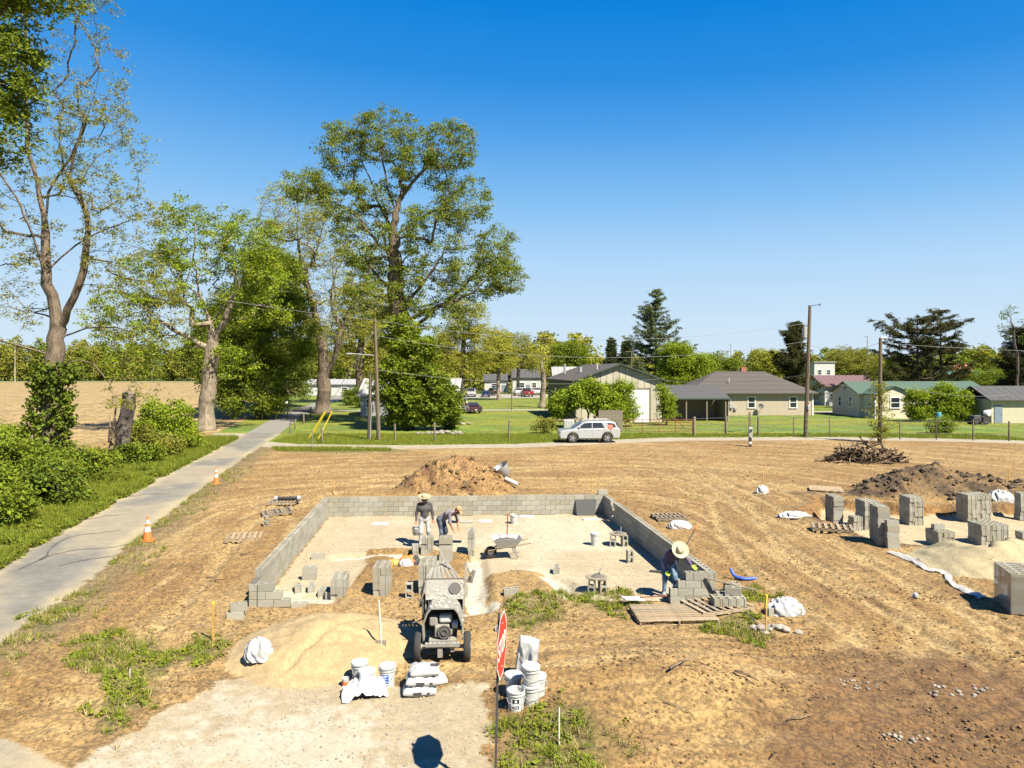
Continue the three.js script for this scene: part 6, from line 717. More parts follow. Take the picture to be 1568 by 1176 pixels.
  // grey steel tub on the soil heap
  const [tx, , tz] = gph(775, 722); const tb = thing('metal_tub', 'overturned galvanised tub on the slope of the soil heap', 'tub', 0.0 + atD(773, 36.2), Hs(atD(773, 36.2), -36.2) + 0.12, -36.2); const t1 = part(tb, 'tub_wall', lathe([[0.001, 0.02], [0.3, 0], [0.42, 0.55], [0.45, 0.56], [0.41, 0.54]], 26), M.galv, 0, 0, 0, 0.2, 0, 0.5); const wp = solo('white_pipe', T(CY(0.1, 0.1, 0.7, 14), 0, 0, 0, 0, 0, Math.PI / 2 - 0.4), M.white, 'white pipe end lying below the galvanised tub', 'pipe', atD(783, 35.4), Hs(atD(783, 35.4), -35.4) + 0.2, -35.4, -0.3);
  // snapped trunk by the lane
  const st = thing('snapped_trunk', 'snapped dead tree trunk with a split pale edge beside the lane', 'tree stump', -25.4, 0, -46, 0); const ch = []; for (let i = 0; i <= 10; i++) ch.push({ p: V(0.06 * i + 0.05 * Math.sin(i), i * 0.45, 0), r: 0.47 - 0.008 * i + 0.03 * vn(i, 3) }); part(st, 'trunk', woodGeo([ch]), mat([0.21, 0.165, 0.13], { map: barkT1, bumpMap: barkT1, bumpScale: 0.06 })); part(st, 'broken_top', rough(new THREE.ConeGeometry(0.42, 0.35, 9), 0.09, 5), M.wood[2], 0.6, 4.6, 0); for (const [a, h, l, r2] of [[-0.35, 0.3, 4.0, -0.1], [-0.6, 1.3, 1.8, 0.05], [-0.3, 0.6, 3.2, -0.14]]) part(st, 'wood_splinter', rough(new THREE.ConeGeometry(0.17, l, 5), 0.04, 2), M.wood[0], a, h + l / 2, 0.12, 0, 0, r2);
  const spl = solo('split_log', rough(T(new THREE.CylinderGeometry(0.1, 0.13, 2.2, 8, 4), 0, 0, 0), 0.03, 2), M.wood[0], 'pale split log leaning in the weeds by the snapped trunk', 'log', -27.6, 0.75, -44.6); spl.rotation.set(0.2, 0, 0.75);
}
// ---------- buildings ----------
const prism = (W, L, he, hp, x0 = 0) => { const e = extr([[0, 0], [W, 0], [W, he], [W / 2 + x0, hp], [0, he]], L); e.translate(0, 0, -L); return uvm(e); };      // gable to +z, front left foot at origin
function roofSlabs(g, W, L, he, hp, ov, th, m, ovz = ov) {                             // two pitched slabs, ridge along z
  const k = (hp - he) / (W / 2), y0 = he - k * ov; const sl = s => { const a = s > 0 ? W + ov : -ov; const p = [[a, y0 + 0.01], [W / 2, hp + 0.01], [W / 2, hp + th], [a, y0 + th]]; const e = extr(s > 0 ? p.reverse() : p, L + 2 * ovz); e.translate(0, 0, -L - ovz); return uvm(e); };
  part(g, 'roof', sl(-1), m); part(g, 'roof', sl(1), m);
}
const RM = { grey: mat([0.10, 0.10, 0.10], { map: shingT, bumpMap: shingT, bumpScale: 0.02 }), brown: mat([0.115, 0.098, 0.085], { map: shingT, bumpMap: shingT, bumpScale: 0.02 }), green: mat([0.075, 0.125, 0.085], { roughness: 0.6, map: specT }), teal: mat([0.05, 0.20, 0.16], { roughness: 0.6 }), maroon: mat([0.19, 0.105, 0.115], { roughness: 0.8, map: shingT }), red: mat([0.42, 0.14, 0.08], { map: specT }), light: mat([0.42, 0.42, 0.42], { map: shingT }) };
const WM = { steel: mat([0.50, 0.455, 0.35], { roughness: 0.6, map: specT }), steel2: mat([0.44, 0.40, 0.305], { roughness: 0.6, map: specT }), green: mat([0.03, 0.055, 0.04], { roughness: 0.6 }), beige: mat([0.46, 0.39, 0.29], { map: specT }), cream: mat([0.66, 0.60, 0.44], { map: specT }), white: mat([0.58, 0.58, 0.55], { map: specT }), trim: mat([0.78, 0.77, 0.74]), door: mat([0.70, 0.70, 0.68], { roughness: 0.5 }), slate: mat([0.16, 0.21, 0.25]), brick: mat([0.32, 0.13, 0.08]) };
function windowAt(g, x, y, z, w, h, ry = 0, sash = 1) { const f = new THREE.Group(); f.name = 'window'; f.position.set(x, y, z); f.rotation.y = ry; g.add(f); part(f, 'frame', [B(w + 0.2, 0.1, 0.08, 0, h / 2 + 0.05, 0), B(w + 0.26, 0.1, 0.12, 0, -h / 2 - 0.05, 0.02), B(0.1, h, 0.08, -w / 2 - 0.05, 0, 0), B(0.1, h, 0.08, w / 2 + 0.05, 0, 0), ...(sash ? [B(w, 0.06, 0.05, 0, 0, 0)] : [])], WM.trim); part(f, 'pane', B(w, h, 0.02, 0, 0, -0.01), M.glass); return f; }
{ // metal pole barn garage
  const W = 10.25, L = 19.6, he = 4.75, hp = 6.6, g = thing('metal_garage', 'large tan metal garage with gabled grey roof and white door', 'garage', 7.18, 0, -80.5, 0.105);
  part(g, 'wall', prism(W - 0.1, L - 0.1, he, hp - 0.03).translate(0.05, 0, -0.05), WM.steel2);
  const n = 14; for (let i = 0; i < n; i++) { const a = i * W / n, b = (i + 1) * W / n - 0.05, top = t => he + (hp - he) * (1 - Math.abs(t - W / 2) / (W / 2)) - 0.06, p = [[a, 0], [b, 0], [b, top(b)]]; if (a < W / 2 && b > W / 2) p.push([W / 2, top(W / 2)]); p.push([a, top(a)]); part(g, 'siding_panel', extr(p, 0.04), i % 3 ? WM.steel : WM.steel2, 0, 0, -0.03); }
  for (let i = 0; i < 16; i++) part(g, 'side_panel', B(0.04, he - 0.05, L / 16 - 0.06, -0.01, he / 2, -(i + 0.5) * L / 16), WM.green);
  roofSlabs(g, W, L, he, hp, 0.35, 0.12, RM.brown); const k = (hp - he) / (W / 2);
  for (const s of [-1, 1]) part(g, 'rake_trim', beam([W / 2, hp + 0.02, 0.38], [W / 2 + s * (W / 2 + 0.4), he - k * 0.4 + 0.02, 0.38], 0.1, 0.22), WM.green); part(g, 'corner_trim', [B(0.14, he, 0.14, 0.0, he / 2, 0.04), B(0.14, he, 0.14, W, he / 2, 0.04)], WM.green);
  const d = part(g, 'overhead_door', B(2.9, 3.7, 0.08, 7.1, 1.85, 0.05), WM.door); for (let i = 1; i < 5; i++) part(d, 'panel_joint', B(2.8, 0.03, 0.02, 7.1, i * 0.74, 0.095), WM.trim); part(g, 'door_frame', [B(0.16, 3.85, 0.12, 5.57, 1.92, 0.06), B(0.16, 3.85, 0.12, 8.63, 1.92, 0.06), B(3.22, 0.16, 0.12, 7.1, 3.86, 0.06)], mat([0.22, 0.19, 0.13]));
  part(g, 'roof_vent', CY(0.22, 0.22, 0.7, 12, 2.2, 6.0, -8), M.galv); part(g, 'vent_pipe', CY(0.08, 0.08, 0.8, 8, 3.2, 6.3, -3), M.white); part(g, 'chimney', [CY(0.16, 0.16, 1.3, 12, 1.5, 6.1, -15)], M.galv);
}
{ // lean-to
  const g = thing('open_lean_to', 'open fronted lean-to shed with grey roof joining garage and house', 'shed', 17.6, 0, -82.6, 0.02); const W = 7.4;
  part(g, 'wall', [B(W, 2.6, 0.15, W / 2, 1.3, -3.6), B(0.15, 2.6, 3.6, W - 0.08, 1.3, -1.8)], mat([0.24, 0.21, 0.16])); part(g, 'roof', B(W + 0.6, 0.12, 4.9, W / 2, 3.35, -1.9, 0.3), RM.grey); part(g, 'fascia', B(W + 0.6, 0.16, 0.06, W / 2, 2.62, 0.52), WM.green);
  for (const x of [0.2, 2.6, 5.0, 7.2]) part(g, 'post', B(0.13, 2.62, 0.13, x, 1.31, 0.35), M.post); part(g, 'end_panel', poly([[W + 0.1, 0, 0.35], [W + 0.1, 0, -1.5], [W + 0.1, 2.5, -1.5], [W + 0.1, 2.5, 0.35]].concat([[W + 0.16, 0, 0.35], [W + 0.16, 0, -1.5], [W + 0.16, 2.5, -1.5], [W + 0.16, 2.5, 0.35]]), [[0, 1, 2, 3], [7, 6, 5, 4], [0, 3, 7, 4], [1, 5, 6, 2]]), WM.beige);
}
{ // hip roof house
  const x0 = 23.4, W = 16.2, L = 9, he = 3.0, hp = 5.75, g = thing('hip_roof_house', 'beige house with dark hipped roof behind the tall pole', 'house', x0, 0, -93, 0.03); part(g, 'wall', B(W, he, L, W / 2, he / 2, -L / 2), WM.beige);
  const o = 0.55, r = L / 2 + 0.2; part(g, 'roof', poly([[-o, he - 0.05, o], [W + o, he - 0.05, o], [W + o, he - 0.05, -L - o], [-o, he - 0.05, -L - o], [r, hp, -L / 2], [W - r, hp, -L / 2], [-o, he - 0.2, o], [W + o, he - 0.2, o], [W + o, he - 0.2, -L - o], [-o, he - 0.2, -L - o]], [[0, 1, 5, 4], [1, 2, 5], [2, 3, 4, 5], [3, 0, 4], [6, 7, 1, 0], [7, 8, 2, 1], [8, 9, 3, 2], [9, 6, 0, 3], [9, 8, 7, 6]]), RM.brown);
  windowAt(g, 8.05, 1.7, 0.03, 0.85, 1.35); windowAt(g, 13.6, 1.7, 0.03, 0.85, 1.35); part(g, 'chimney', B(0.7, 1.5, 0.7, 8.8, 5.6, -5.2), WM.brick); part(g, 'corner_trim', [B(0.14, he, 0.14, W, he / 2, 0.02), B(0.14, he - 0.2, 0.14, 0, he / 2 - 0.1, 0.02)], WM.trim); part(g, 'vent_pipe', CY(0.07, 0.07, 0.6, 8, 5.6, 4.6, -1.6), M.white); part(g, 'utility_box', [RB(0.5, 0.7, 0.25, 0.03, 5.3, 1.3, 0.14), RB(0.35, 0.4, 0.2, 0.03, 5.9, 0.9, 0.12), B(0.05, 1.8, 0.05, 5.3, 2.2, 0.14)], M.galv); part(g, 'air_conditioner', RB(0.8, 0.75, 0.7, 0.04, 4.4, 0.38, 0.6), M.galv); part(g, 'satellite_dish', [T(lathe([[0.001, 0], [0.25, 0.04], [0.36, 0.1]], 18), 9.1, 1.2, 0.5, 1.2), bar([9.1, 1.2, 0.45], [9.1, 0.3, 0.1], 0.03)], M.dark);
}
{ // green roofed house with a front wing
  const g = thing('green_roof_house', 'cream house with green metal roof and a gabled front wing', 'house', 44, 0, -90, 0); const L = 16.5, D = 7.5, he = 3.0, hp = 4.35;
  const main = prism(D, L, he, hp); main.rotateY(-Math.PI / 2); main.translate(0, 0, -D); part(g, 'wall', main, WM.cream); const rg = new THREE.Group(); rg.name = 'main_roof'; rg.rotation.y = -Math.PI / 2; rg.position.set(0, 0, -D); g.add(rg); roofSlabs(rg, D, L, he, hp, 0.35, 0.12, RM.green);
  const wing = prism(4.7, 3.6, he, 3.95); wing.translate(0.5, 0, 3); part(g, 'wing_wall', wing, WM.cream); const wg = new THREE.Group(); wg.name = 'wing_roof'; wg.position.set(0.5, 0, 3); g.add(wg); roofSlabs(wg, 4.7, 3.9, he, 3.95, 0.25, 0.1, RM.green);
  windowAt(g, 2.95, 1.95, 3.03, 1.05, 1.2); windowAt(g, -0.03, 1.8, -2.2, 0.7, 1.2, -Math.PI / 2); windowAt(g, -0.03, 1.8, -5.2, 0.7, 1.2, -Math.PI / 2); part(g, 'corner_trim', [B(0.12, he, 0.12, 5.2, he / 2, 3.0), B(0.12, he, 0.12, 0.5, he / 2, 3.0)], WM.trim); part(g, 'gable_vent', B(0.05, 0.5, 0.35, -0.02, 3.6, -3.75), M.post);
}
{ const g = thing('tan_shed', 'cream shed with grey roof and blue grey door at the right edge', 'shed', 53.7, 0, -79.5, 0); part(g, 'wall', B(9, 2.7, 6, 4.5, 1.35, -3), mat([0.56, 0.52, 0.36], { map: specT })); const rg = new THREE.Group(); rg.name = 'pitched_roof'; rg.rotation.y = -Math.PI / 2; rg.position.set(0, 0, -6); g.add(rg); roofSlabs(rg, 6, 9, 2.7, 4.0, 0.45, 0.12, RM.grey); const d = part(g, 'door', B(0.9, 2.0, 0.06, 0.75, 1.02, 0.03), WM.slate); part(d, 'handle', CY(0.03, 0.03, 0.1, 8, 1.1, 1.0, 0.08, Math.PI / 2), M.galv); }
{ const g = thing('white_trailer', 'low white trailer parked between the hedge and the tan shed', 'trailer', atD(1484, 100), 0, -100, 0.03); part(g, 'body', [RB(4.4, 2.4, 2.4, 0.08, 2.2, 1.75, -1.2)], WM.white); part(g, 'door', B(0.8, 1.7, 0.04, 3.1, 1.5, 0.02), M.dark); part(g, 'window', B(0.7, 0.6, 0.04, 1.2, 2.0, 0.02), M.glass); part(g, 'roof_unit', RB(1.0, 0.4, 0.8, 0.06, 1.2, 3.1, -1.2), WM.white); for (const x of [1.6, 2.5]) part(g, 'wheel', T(CY(0.32, 0.32, 0.2, 16), x, 0.32, -0.1, Math.PI / 2), M.rubber); }
function simpleHouse(name, label, cat, px0, px1, D, L, he, hp, wm, rm, o = {}) { const x0 = atD(px0, D), W = atD(px1, D) - x0, g = thing(name, label, cat, x0, 0, -D, o.ry ?? 0, o.group); const m = prism(L, W, he, hp); m.rotateY(-Math.PI / 2); m.translate(0, 0, -L); part(g, 'wall', m, wm); const rg = new THREE.Group(); rg.name = 'pitched_roof'; rg.rotation.y = -Math.PI / 2; rg.position.set(0, 0, -L); g.add(rg); roofSlabs(rg, L, W, he, hp, o.ov ?? 0.4, 0.14, rm); for (const [x, y, w, h] of o.win ?? []) windowAt(g, x, y, 0.04, w, h); if (o.door) part(g, 'door', B(o.door[1], o.door[2], 0.06, o.door[0], o.door[2] / 2, 0.03), o.doorM ?? WM.slate); return g; }
simpleHouse('white_garage', 'white garage with grey roof behind the leafy thicket', 'garage', 552, 699, 92, 8, 2.7, 4.7, WM.white, RM.light, { win: [[1.2, 1.6, 0.8, 1.0]], door: [9.8, 2.2, 2.1], doorM: WM.trim });
simpleHouse('maroon_roof_house', 'long white building with maroon roof behind the green roofed house', 'house', 1263, 1345, 118, 8, 3.3, 4.9, WM.white, RM.maroon, { win: [[1.6, 1.5, 1.2, 1.0], [4.6, 1.5, 1.2, 1.0]] });
simpleHouse('teal_roof_building', 'low building with long teal roof past the broad cedar', 'building', 1472, 1545, 130, 10, 3.6, 5.6, WM.beige, RM.teal, { win: [[3, 1.6, 1, 1]] });
simpleHouse('red_roof_house', 'distant house with a red orange roof above the teal roof', 'house', 1455, 1492, 185, 8, 5.0, 7.4, WM.beige, RM.red, { win: [[2, 2.5, 1, 1]] });
simpleHouse('white_house', 'distant white house with dark roof behind the red pickup', 'house', 785, 834, 184, 8, 4.0, 6.0, WM.white, RM.grey, { win: [[2.4, 2.0, 1.2, 1.2], [5.6, 2.0, 1.0, 1.2]], door: [4.0, 1.0, 2.1] });
simpleHouse('white_house', 'distant low white house half hidden by the short yellow tree', 'house', 742, 778, 186, 8, 3.2, 4.7, WM.white, RM.grey, { win: [[2.6, 1.8, 1.4, 1.0]], door: [5.0, 1.0, 2.0] });
simpleHouse('white_house', 'pale low building glimpsed past the twin stemmed tall tree', 'house', 468, 552, 165, 8, 2.6, 3.6, WM.white, RM.light, { win: [[5, 1.4, 1.2, 0.9], [9, 1.4, 1.2, 0.9]] });
simpleHouse('white_house', 'white building glimpsed between the red pickup house and the garage roof', 'house', 848, 885, 175, 8, 4.6, 6.6, WM.white, RM.light, { win: [[2, 2.4, 1, 1]] });
simpleHouse('white_house', 'small pale house past the round grey green tree', 'house', 1126, 1146, 190, 8, 4.2, 6.4, WM.white, RM.grey, { win: [[1.6, 2.2, 1, 1]] });
{ const D = 160, g = thing('white_block_building', 'tall white flat roofed building behind the dark columnar cedar', 'building', atD(1247, D), 0, -D, 0); part(g, 'wall', B(4.6, 7.6, 6, 2.3, 3.8, -3), WM.white); part(g, 'roof', B(5.0, 0.25, 6.4, 2.3, 7.72, -3), RM.light); for (const x of [1.2, 3.2]) windowAt(g, x, 5.4, 0.04, 0.8, 1.0); windowAt(g, 1.2, 2.4, 0.04, 0.8, 1.0); }
// ---------- cars ----------
const paint = (c, r = 0.3) => new THREE.MeshPhysicalMaterial({ color: C(c[0] * ALB, c[1] * ALB, c[2] * ALB), roughness: r, metalness: 0.25, clearcoat: 0.8, clearcoatRoughness: 0.12 });
const arc = (cx, cy, r, n = 9) => [...Array(n + 1)].map((_, i) => { const a = Math.PI * (i / n); return [cx + Math.cos(a) * r, cy + Math.sin(a) * r]; });
function car(label, kind, pm, x, z, ry, group, name) {
  const g = thing(name ?? (kind === 'suv' ? 'parked_suv' : kind === 'pickup' ? 'parked_pickup' : 'parked_car'), label, kind === 'pickup' ? 'pickup' : 'car', x, 0.01, z, ry, group);
  const S = { suv: { w: 1.94, wb: [-1.44, 1.42], r: 0.40, low: [[-2.42, 0.34], [-2.52, 0.62], [-2.46, 0.92], [-2.3, 1.02], [-1.36, 1.14], [2.36, 1.22], [2.48, 1.08], [2.5, 0.62], [2.4, 0.38]], top: [[-1.42, 1.12], [-0.56, 1.66], [-0.1, 1.76], [1.5, 1.76], [2.12, 1.68], [2.34, 1.2]], win: [[[-1.0, 1.2], [-0.45, 1.6], [0.16, 1.64], [0.16, 1.2]], [[0.24, 1.2], [0.24, 1.64], [0.98, 1.63], [1.2, 1.22]], [[1.44, 1.61], [1.98, 1.58], [2.16, 1.27], [1.66, 1.27]]], ws: [[-1.30, 1.18], [-0.62, 1.63]], rw: [[2.13, 1.63], [2.30, 1.26]] },
    sedan: { w: 1.82, wb: [-1.35, 1.35], r: 0.33, low: [[-2.3, 0.28], [-2.4, 0.5], [-2.3, 0.75], [-1.15, 0.95], [1.6, 1.0], [2.3, 0.95], [2.38, 0.6], [2.3, 0.3]], top: [[-1.2, 0.92], [-0.35, 1.38], [0.2, 1.45], [0.8, 1.42], [1.75, 0.97]], win: [[[-0.85, 1.0], [-0.3, 1.34], [0.2, 1.36], [0.2, 1.0]], [[0.27, 1.0], [0.27, 1.36], [0.75, 1.34], [1.25, 1.02]]], ws: [[-1.08, 0.98], [-0.42, 1.35]], rw: [[0.92, 1.38], [1.62, 1.04]] },
    pickup: { w: 1.98, wb: [-1.75, 1.75], r: 0.41, low: [[-2.75, 0.4], [-2.85, 0.7], [-2.78, 1.1], [-1.5, 1.22], [2.8, 1.22], [2.85, 0.7], [2.75, 0.45]], top: [[-1.5, 1.2], [-0.85, 1.8], [-0.4, 1.88], [0.75, 1.86], [0.95, 1.2]], win: [[[-1.15, 1.28], [-0.75, 1.74], [-0.1, 1.78], [-0.1, 1.28]], [[-0.03, 1.28], [-0.03, 1.78], [0.62, 1.76], [0.75, 1.3]]], ws: [[-1.4, 1.28], [-0.92, 1.74]], rw: [[0.8, 1.8], [0.93, 1.28]] } }[kind];
  const out = [...S.low]; const rear = arc(S.wb[1], S.r * 0.98, S.r + 0.07), front = arc(S.wb[0], S.r * 0.98, S.r + 0.07); const path = [...out, [S.wb[1] + S.r + 0.07, 0.36], ...rear.slice(1, -1), [S.wb[1] - S.r - 0.07, 0.33], [S.wb[0] + S.r + 0.07, 0.33], ...front.slice(1, -1), [S.wb[0] - S.r - 0.07, 0.36]];
  const body = extr(path, S.w - 0.16, [], 0.08); body.translate(0, 0, -S.w / 2 + 0.08); part(g, 'body', body, pm);
  const cw = S.w - 0.30; const cab = extr(S.top, cw - 0.2, [], 0.1); cab.translate(0, 0, -cw / 2 + 0.1); { const p = cab.attributes.position; const y0 = S.top[0][1]; for (let i = 0; i < p.count; i++) { const t = Math.max(0, p.getY(i) - y0); p.setZ(i, p.getZ(i) * (1 - 0.12 * t)); } cab.computeVertexNormals(); } part(g, 'cabin', cab, pm);
  for (const s of [-1, 1]) for (const w of S.win) { const e = extr(s > 0 ? w : w, 0.012); const p = e.attributes.position, y0 = S.top[0][1]; for (let i = 0; i < p.count; i++) { const t = Math.max(0, p.getY(i) - y0); p.setZ(i, s * (cw / 2 * (1 - 0.12 * t) + 0.002 + p.getZ(i))); } e.computeVertexNormals(); part(g, 'window', e, M.glass); }
  const slope = (q, n) => { const [a, b] = q, L = Math.hypot(b[0] - a[0], b[1] - a[1]); part(g, n, B(L, 0.02, cw - 0.28, 0, 0, 0), M.glass, (a[0] + b[0]) / 2 + (n === 'windshield' ? -0.045 : 0.045), (a[1] + b[1]) / 2 + 0.055, 0, 0, 0, Math.atan2(b[1] - a[1], b[0] - a[0])); }; slope(S.ws, 'windshield'); slope(S.rw, 'rear_window');
  for (const s of [-1, 1]) for (const wx of S.wb) { const w = part(g, 'wheel', lathe([[S.r * 0.66, -0.11], [S.r * 0.92, -0.12], [S.r, -0.08], [S.r, 0.08], [S.r * 0.92, 0.12], [S.r * 0.66, 0.11]], 24), M.rubber, wx, S.r, s * (S.w / 2 - 0.13), Math.PI / 2); const rim = part(w, 'rim', [CY(S.r * 0.67, S.r * 0.67, 0.06, 22), ...[0, 1, 2, 3, 4].map(i => B(S.r * 0.62, 0.05, 0.09, Math.cos(i * 1.2566) * S.r * 0.33, s * 0.1, Math.sin(i * 1.2566) * S.r * 0.33, 0, -i * 1.2566, 0)), CY(0.07, 0.07, 0.05, 12, 0, s * 0.11, 0)], M.steel); }
  const hx = S.low[2][0], tx = S.low[S.low.length - 3][0], ly = S.low[2][1] - 0.1;
  for (const s of [-1, 1]) { part(g, 'headlight', RB(0.3, 0.16, 0.42, 0.04, hx + 0.14, ly, s * (S.w / 2 - 0.26)), M.galv); part(g, 'taillight', RB(0.14, 0.3, 0.2, 0.03, tx - 0.06, ly + 0.05, s * (S.w / 2 - 0.14)), M.red); part(g, 'mirror', RB(0.14, 0.13, 0.2, 0.04, S.ws[0][0] + 0.42, S.ws[0][1] + 0.12, s * (S.w / 2 - 0.02)), pm); }
  part(g, 'lower_trim', [B(S.wb[1] - S.wb[0] - 2 * S.r - 0.16, 0.16, S.w - 0.02, (S.wb[0] + S.wb[1]) / 2, 0.38, 0), B(0.3, 0.2, S.w - 0.3, S.low[0][0] + 0.12, 0.42, 0), B(0.3, 0.2, S.w - 0.3, S.low[S.low.length - 1][0] - 0.1, 0.46, 0)], M.dark); part(g, 'licence_plate', B(0.03, 0.13, 0.3, tx + 0.09, ly - 0.12, 0), M.white);
  if (kind === 'suv') { for (const s of [-1, 1]) part(g, 'roof_rail', [bar([-0.2, 1.86, s * 0.6], [1.7, 1.86, s * 0.6], 0.022), bar([-0.15, 1.86, s * 0.6], [-0.15, 1.76, s * 0.6], 0.02), bar([1.65, 1.86, s * 0.6], [1.65, 1.74, s * 0.6], 0.02)], M.galv); for (const s of [-1, 1]) for (const dx of [-0.35, 0.75]) part(g, 'door_handle', RB(0.2, 0.035, 0.04, 0.012, dx, 1.06, s * (S.w / 2 + 0.005)), pm); for (const s of [-1, 1]) part(g, 'door_seam', [B(0.012, 0.72, 0.01, 0.2, 0.8, s * (S.w / 2 - 0.002)), B(0.012, 0.7, 0.01, -0.98, 0.78, s * (S.w / 2 - 0.002)), B(0.012, 0.62, 0.01, 1.18, 0.9, s * (S.w / 2 - 0.002))], M.dark); }
  if (kind === 'pickup') part(g, 'truck_bed', B(1.7, 0.04, 1.6, 1.9, 1.232, 0), M.dark);
  return g;
}
car('silver SUV parked on the gravel track facing the lane', 'suv', paint([0.44, 0.455, 0.465], 0.25), atD(901, 58.9), -59.0, 0.06);
{ const gc = 'vehicles parked in the far yard'; car('dark maroon sedan parked beside the white garage', 'sedan', paint([0.05, 0.01, 0.015]), atD(722, 99), -99, -1.25, null); car('white pickup seen from behind at the far yard', 'pickup', paint([0.5, 0.5, 0.5]), atD(721, 156), -158, -1.5, gc); car('dark blue car next to the white pickup in the far yard', 'sedan', paint([0.015, 0.025, 0.09]), atD(743, 154), -156, -1.5, gc); car('black car beneath the short yellow tree in the far yard', 'suv', paint([0.02, 0.02, 0.02]), atD(755, 164), -166, -1.2, gc); car('red pickup parked in front of the far white house', 'pickup', paint([0.28, 0.012, 0.015]), atD(807, 156), -158, -1.4, gc); car('white SUV left of the red pickup in the far yard', 'suv', paint([0.5, 0.5, 0.5]), atD(794, 163), -165, -1.5, gc); car('white car right of the red pickup in the far yard', 'suv', paint([0.52, 0.52, 0.52]), atD(822, 166), -168, -1.5, gc); car('white car half hidden behind the garage by the fine twigged tree', 'sedan', paint([0.52, 0.52, 0.52]), atD(702, 120), -124, -1.4, null); }
// ---------- poles, wires, fence ----------
const wires = (label, a, b, sag, r = 0.012) => { const P = []; for (let i = 0; i <= 14; i++) { const t = i / 14; P.push([lerp(a[0], b[0], t), lerp(a[1], b[1], t) - sag * 4 * t * (1 - t), lerp(a[2], b[2], t)]); } return solo('overhead_wire', tube(P, r, 28, 5), M.wire, label, 'wire', 0, 0, 0, 0, 'overhead wires'); };
function polePart(g, h, r0, r1, lean = 0) { return part(g, 'pole', woodGeo([[0, 0.25, 0.5, 0.75, 1].map(t => ({ p: V(lean * t, h * t - 0.05, 0), r: lerp(r0, r1, t) }))]), M.pole); }
const poleTop = {};
{ let x = atD(580, 60.2), g = thing('utility_pole', 'taller of the twin utility poles by the gravel track', 'pole', x, 0, -60.2, 0, 'utility poles'); polePart(g, 10.4, 0.19, 0.13, -0.35); part(g, 'crossarm', [B(0.1, 0.12, 1.0, -0.33, 10.1, 0)], M.pole); part(g, 'street_lamp_arm', [bar([-0.25, 7.2, 0], [-2.2, 7.35, 0.4], 0.03), RB(0.5, 0.14, 0.24, 0.05, -2.4, 7.33, 0.4)], M.galv); poleTop.a = [x - 0.35, 10.2, -60.2];
  x = atD(566, 60.8); g = thing('utility_pole', 'shorter of the twin utility poles by the gravel track', 'pole', x, 0, -60.6, 0, 'utility poles'); polePart(g, 5.7, 0.17, 0.13, 0.12); part(g, 'conduit', bar([0.1, 0, 0.18], [0.25, 3.2, 0.18], 0.04), M.galv);
  x = atD(1234, 63.5); g = thing('utility_pole', 'tall utility pole with a transformer before the hipped roof house', 'pole', x, 0, -63.6, 0, 'utility poles'); polePart(g, 11.8, 0.21, 0.14, 0.4); part(g, 'transformer', [CY(0.22, 0.22, 0.85, 16, 0.0, 9.3, 0.1), CY(0.1, 0.1, 0.25, 10, 0.0, 9.85, 0.1)], M.galv).position.x = -0.12; part(g, 'bracket', [bar([0.35, 8.9, 0], [-0.3, 9.0, 0.1], 0.03), bar([0.4, 11.7, 0], [1.3, 11.85, 0], 0.03), CY(0.05, 0.05, 0.22, 8, 1.3, 11.8, 0)], M.dark); part(g, 'meter_box', RB(0.2, 0.4, 0.16, 0.03, 0.2, 2.6, 0.2), M.galv); poleTop.b = [x + 0.4, 11.6, -63.6];
  x = atD(1333, 59.9); g = thing('utility_pole', 'shorter pole wrapped in leaves with a lamp behind the brush pile', 'pole', x, 0, -58.4, 0, 'utility poles'); polePart(g, 8.6, 0.18, 0.13, 0.05); part(g, 'lamp_head', [RB(0.6, 0.16, 0.25, 0.05, 0.3, 8.6, 0), CY(0.11, 0.14, 0.14, 12, 0.5, 8.45, 0)], M.galv); poleTop.c = [x, 8.2, -58.4];
  const f = rng(90), iv = []; for (let k = 0; k < 190; k++) { const t = Math.pow(f(), 1.2), h = 0.4 + 4.6 * t, a = rr(0, 6.28, f), r = 0.15 + rr(0.05, 1.3, f) * (1 - 0.65 * t) * (h > 1.3 ? 1 : 0.5); iv.push([Math.cos(a) * r, h, Math.sin(a) * r * 0.7, rr(0.7, 1.25, f)]); } scatter(g, 'vine_leaves', LG.mid, LM.olive, iv, f);
  const shoots = []; for (let k = 0; k < 16; k++) { const a = rr(0, 6.28, f), h = rr(0.8, 4, f); shoots.push([{ p: V(0.1 * Math.cos(a), h - 0.6, 0.1), r: 0.02 }, { p: V(0.6 * Math.cos(a), h, 0.4 * Math.sin(a)), r: 0.012 }, { p: V(1.0 * Math.cos(a), h + 0.3, 0.6 * Math.sin(a)), r: 0.006 }]); } const vs = part(g, 'vine_shoots', woodGeo(shoots), M.bark); vs.userData.kind = 'stuff';
  for (const [px, D, h, lab] of [[783.5, 105, 6.2, 'thin pole on the lawn by the pale driveway'], [794, 178, 13, 'thin far pole among the trees above the far white house'], [1150, 230, 12, 'distant slim mast beyond the round grey green tree'], [967, 84, 8.2, 'thin pole rising in front of the metal garage gable'], [23, 340, 18, 'distant pale pole standing at the edge of the ploughed field'], [1119, 200, 13, 'distant thin pole near the round grey green tree'], [1328, 150, 13, 'thin far mast above the shorter pole']]) { const q = thing('thin_pole', lab, 'pole', atD(px, D), 0, -D, 0, 'thin poles in the distance'); part(q, 'pole', CY(D > 150 ? 0.16 : 0.09, 0.06, h, 8, 0, h / 2, 0), px === 23 ? M.stakeW : M.pole); part(q, 'top_arm', B(0.9, 0.08, 0.08, -0.25, h - 0.05, 0), M.pole); }
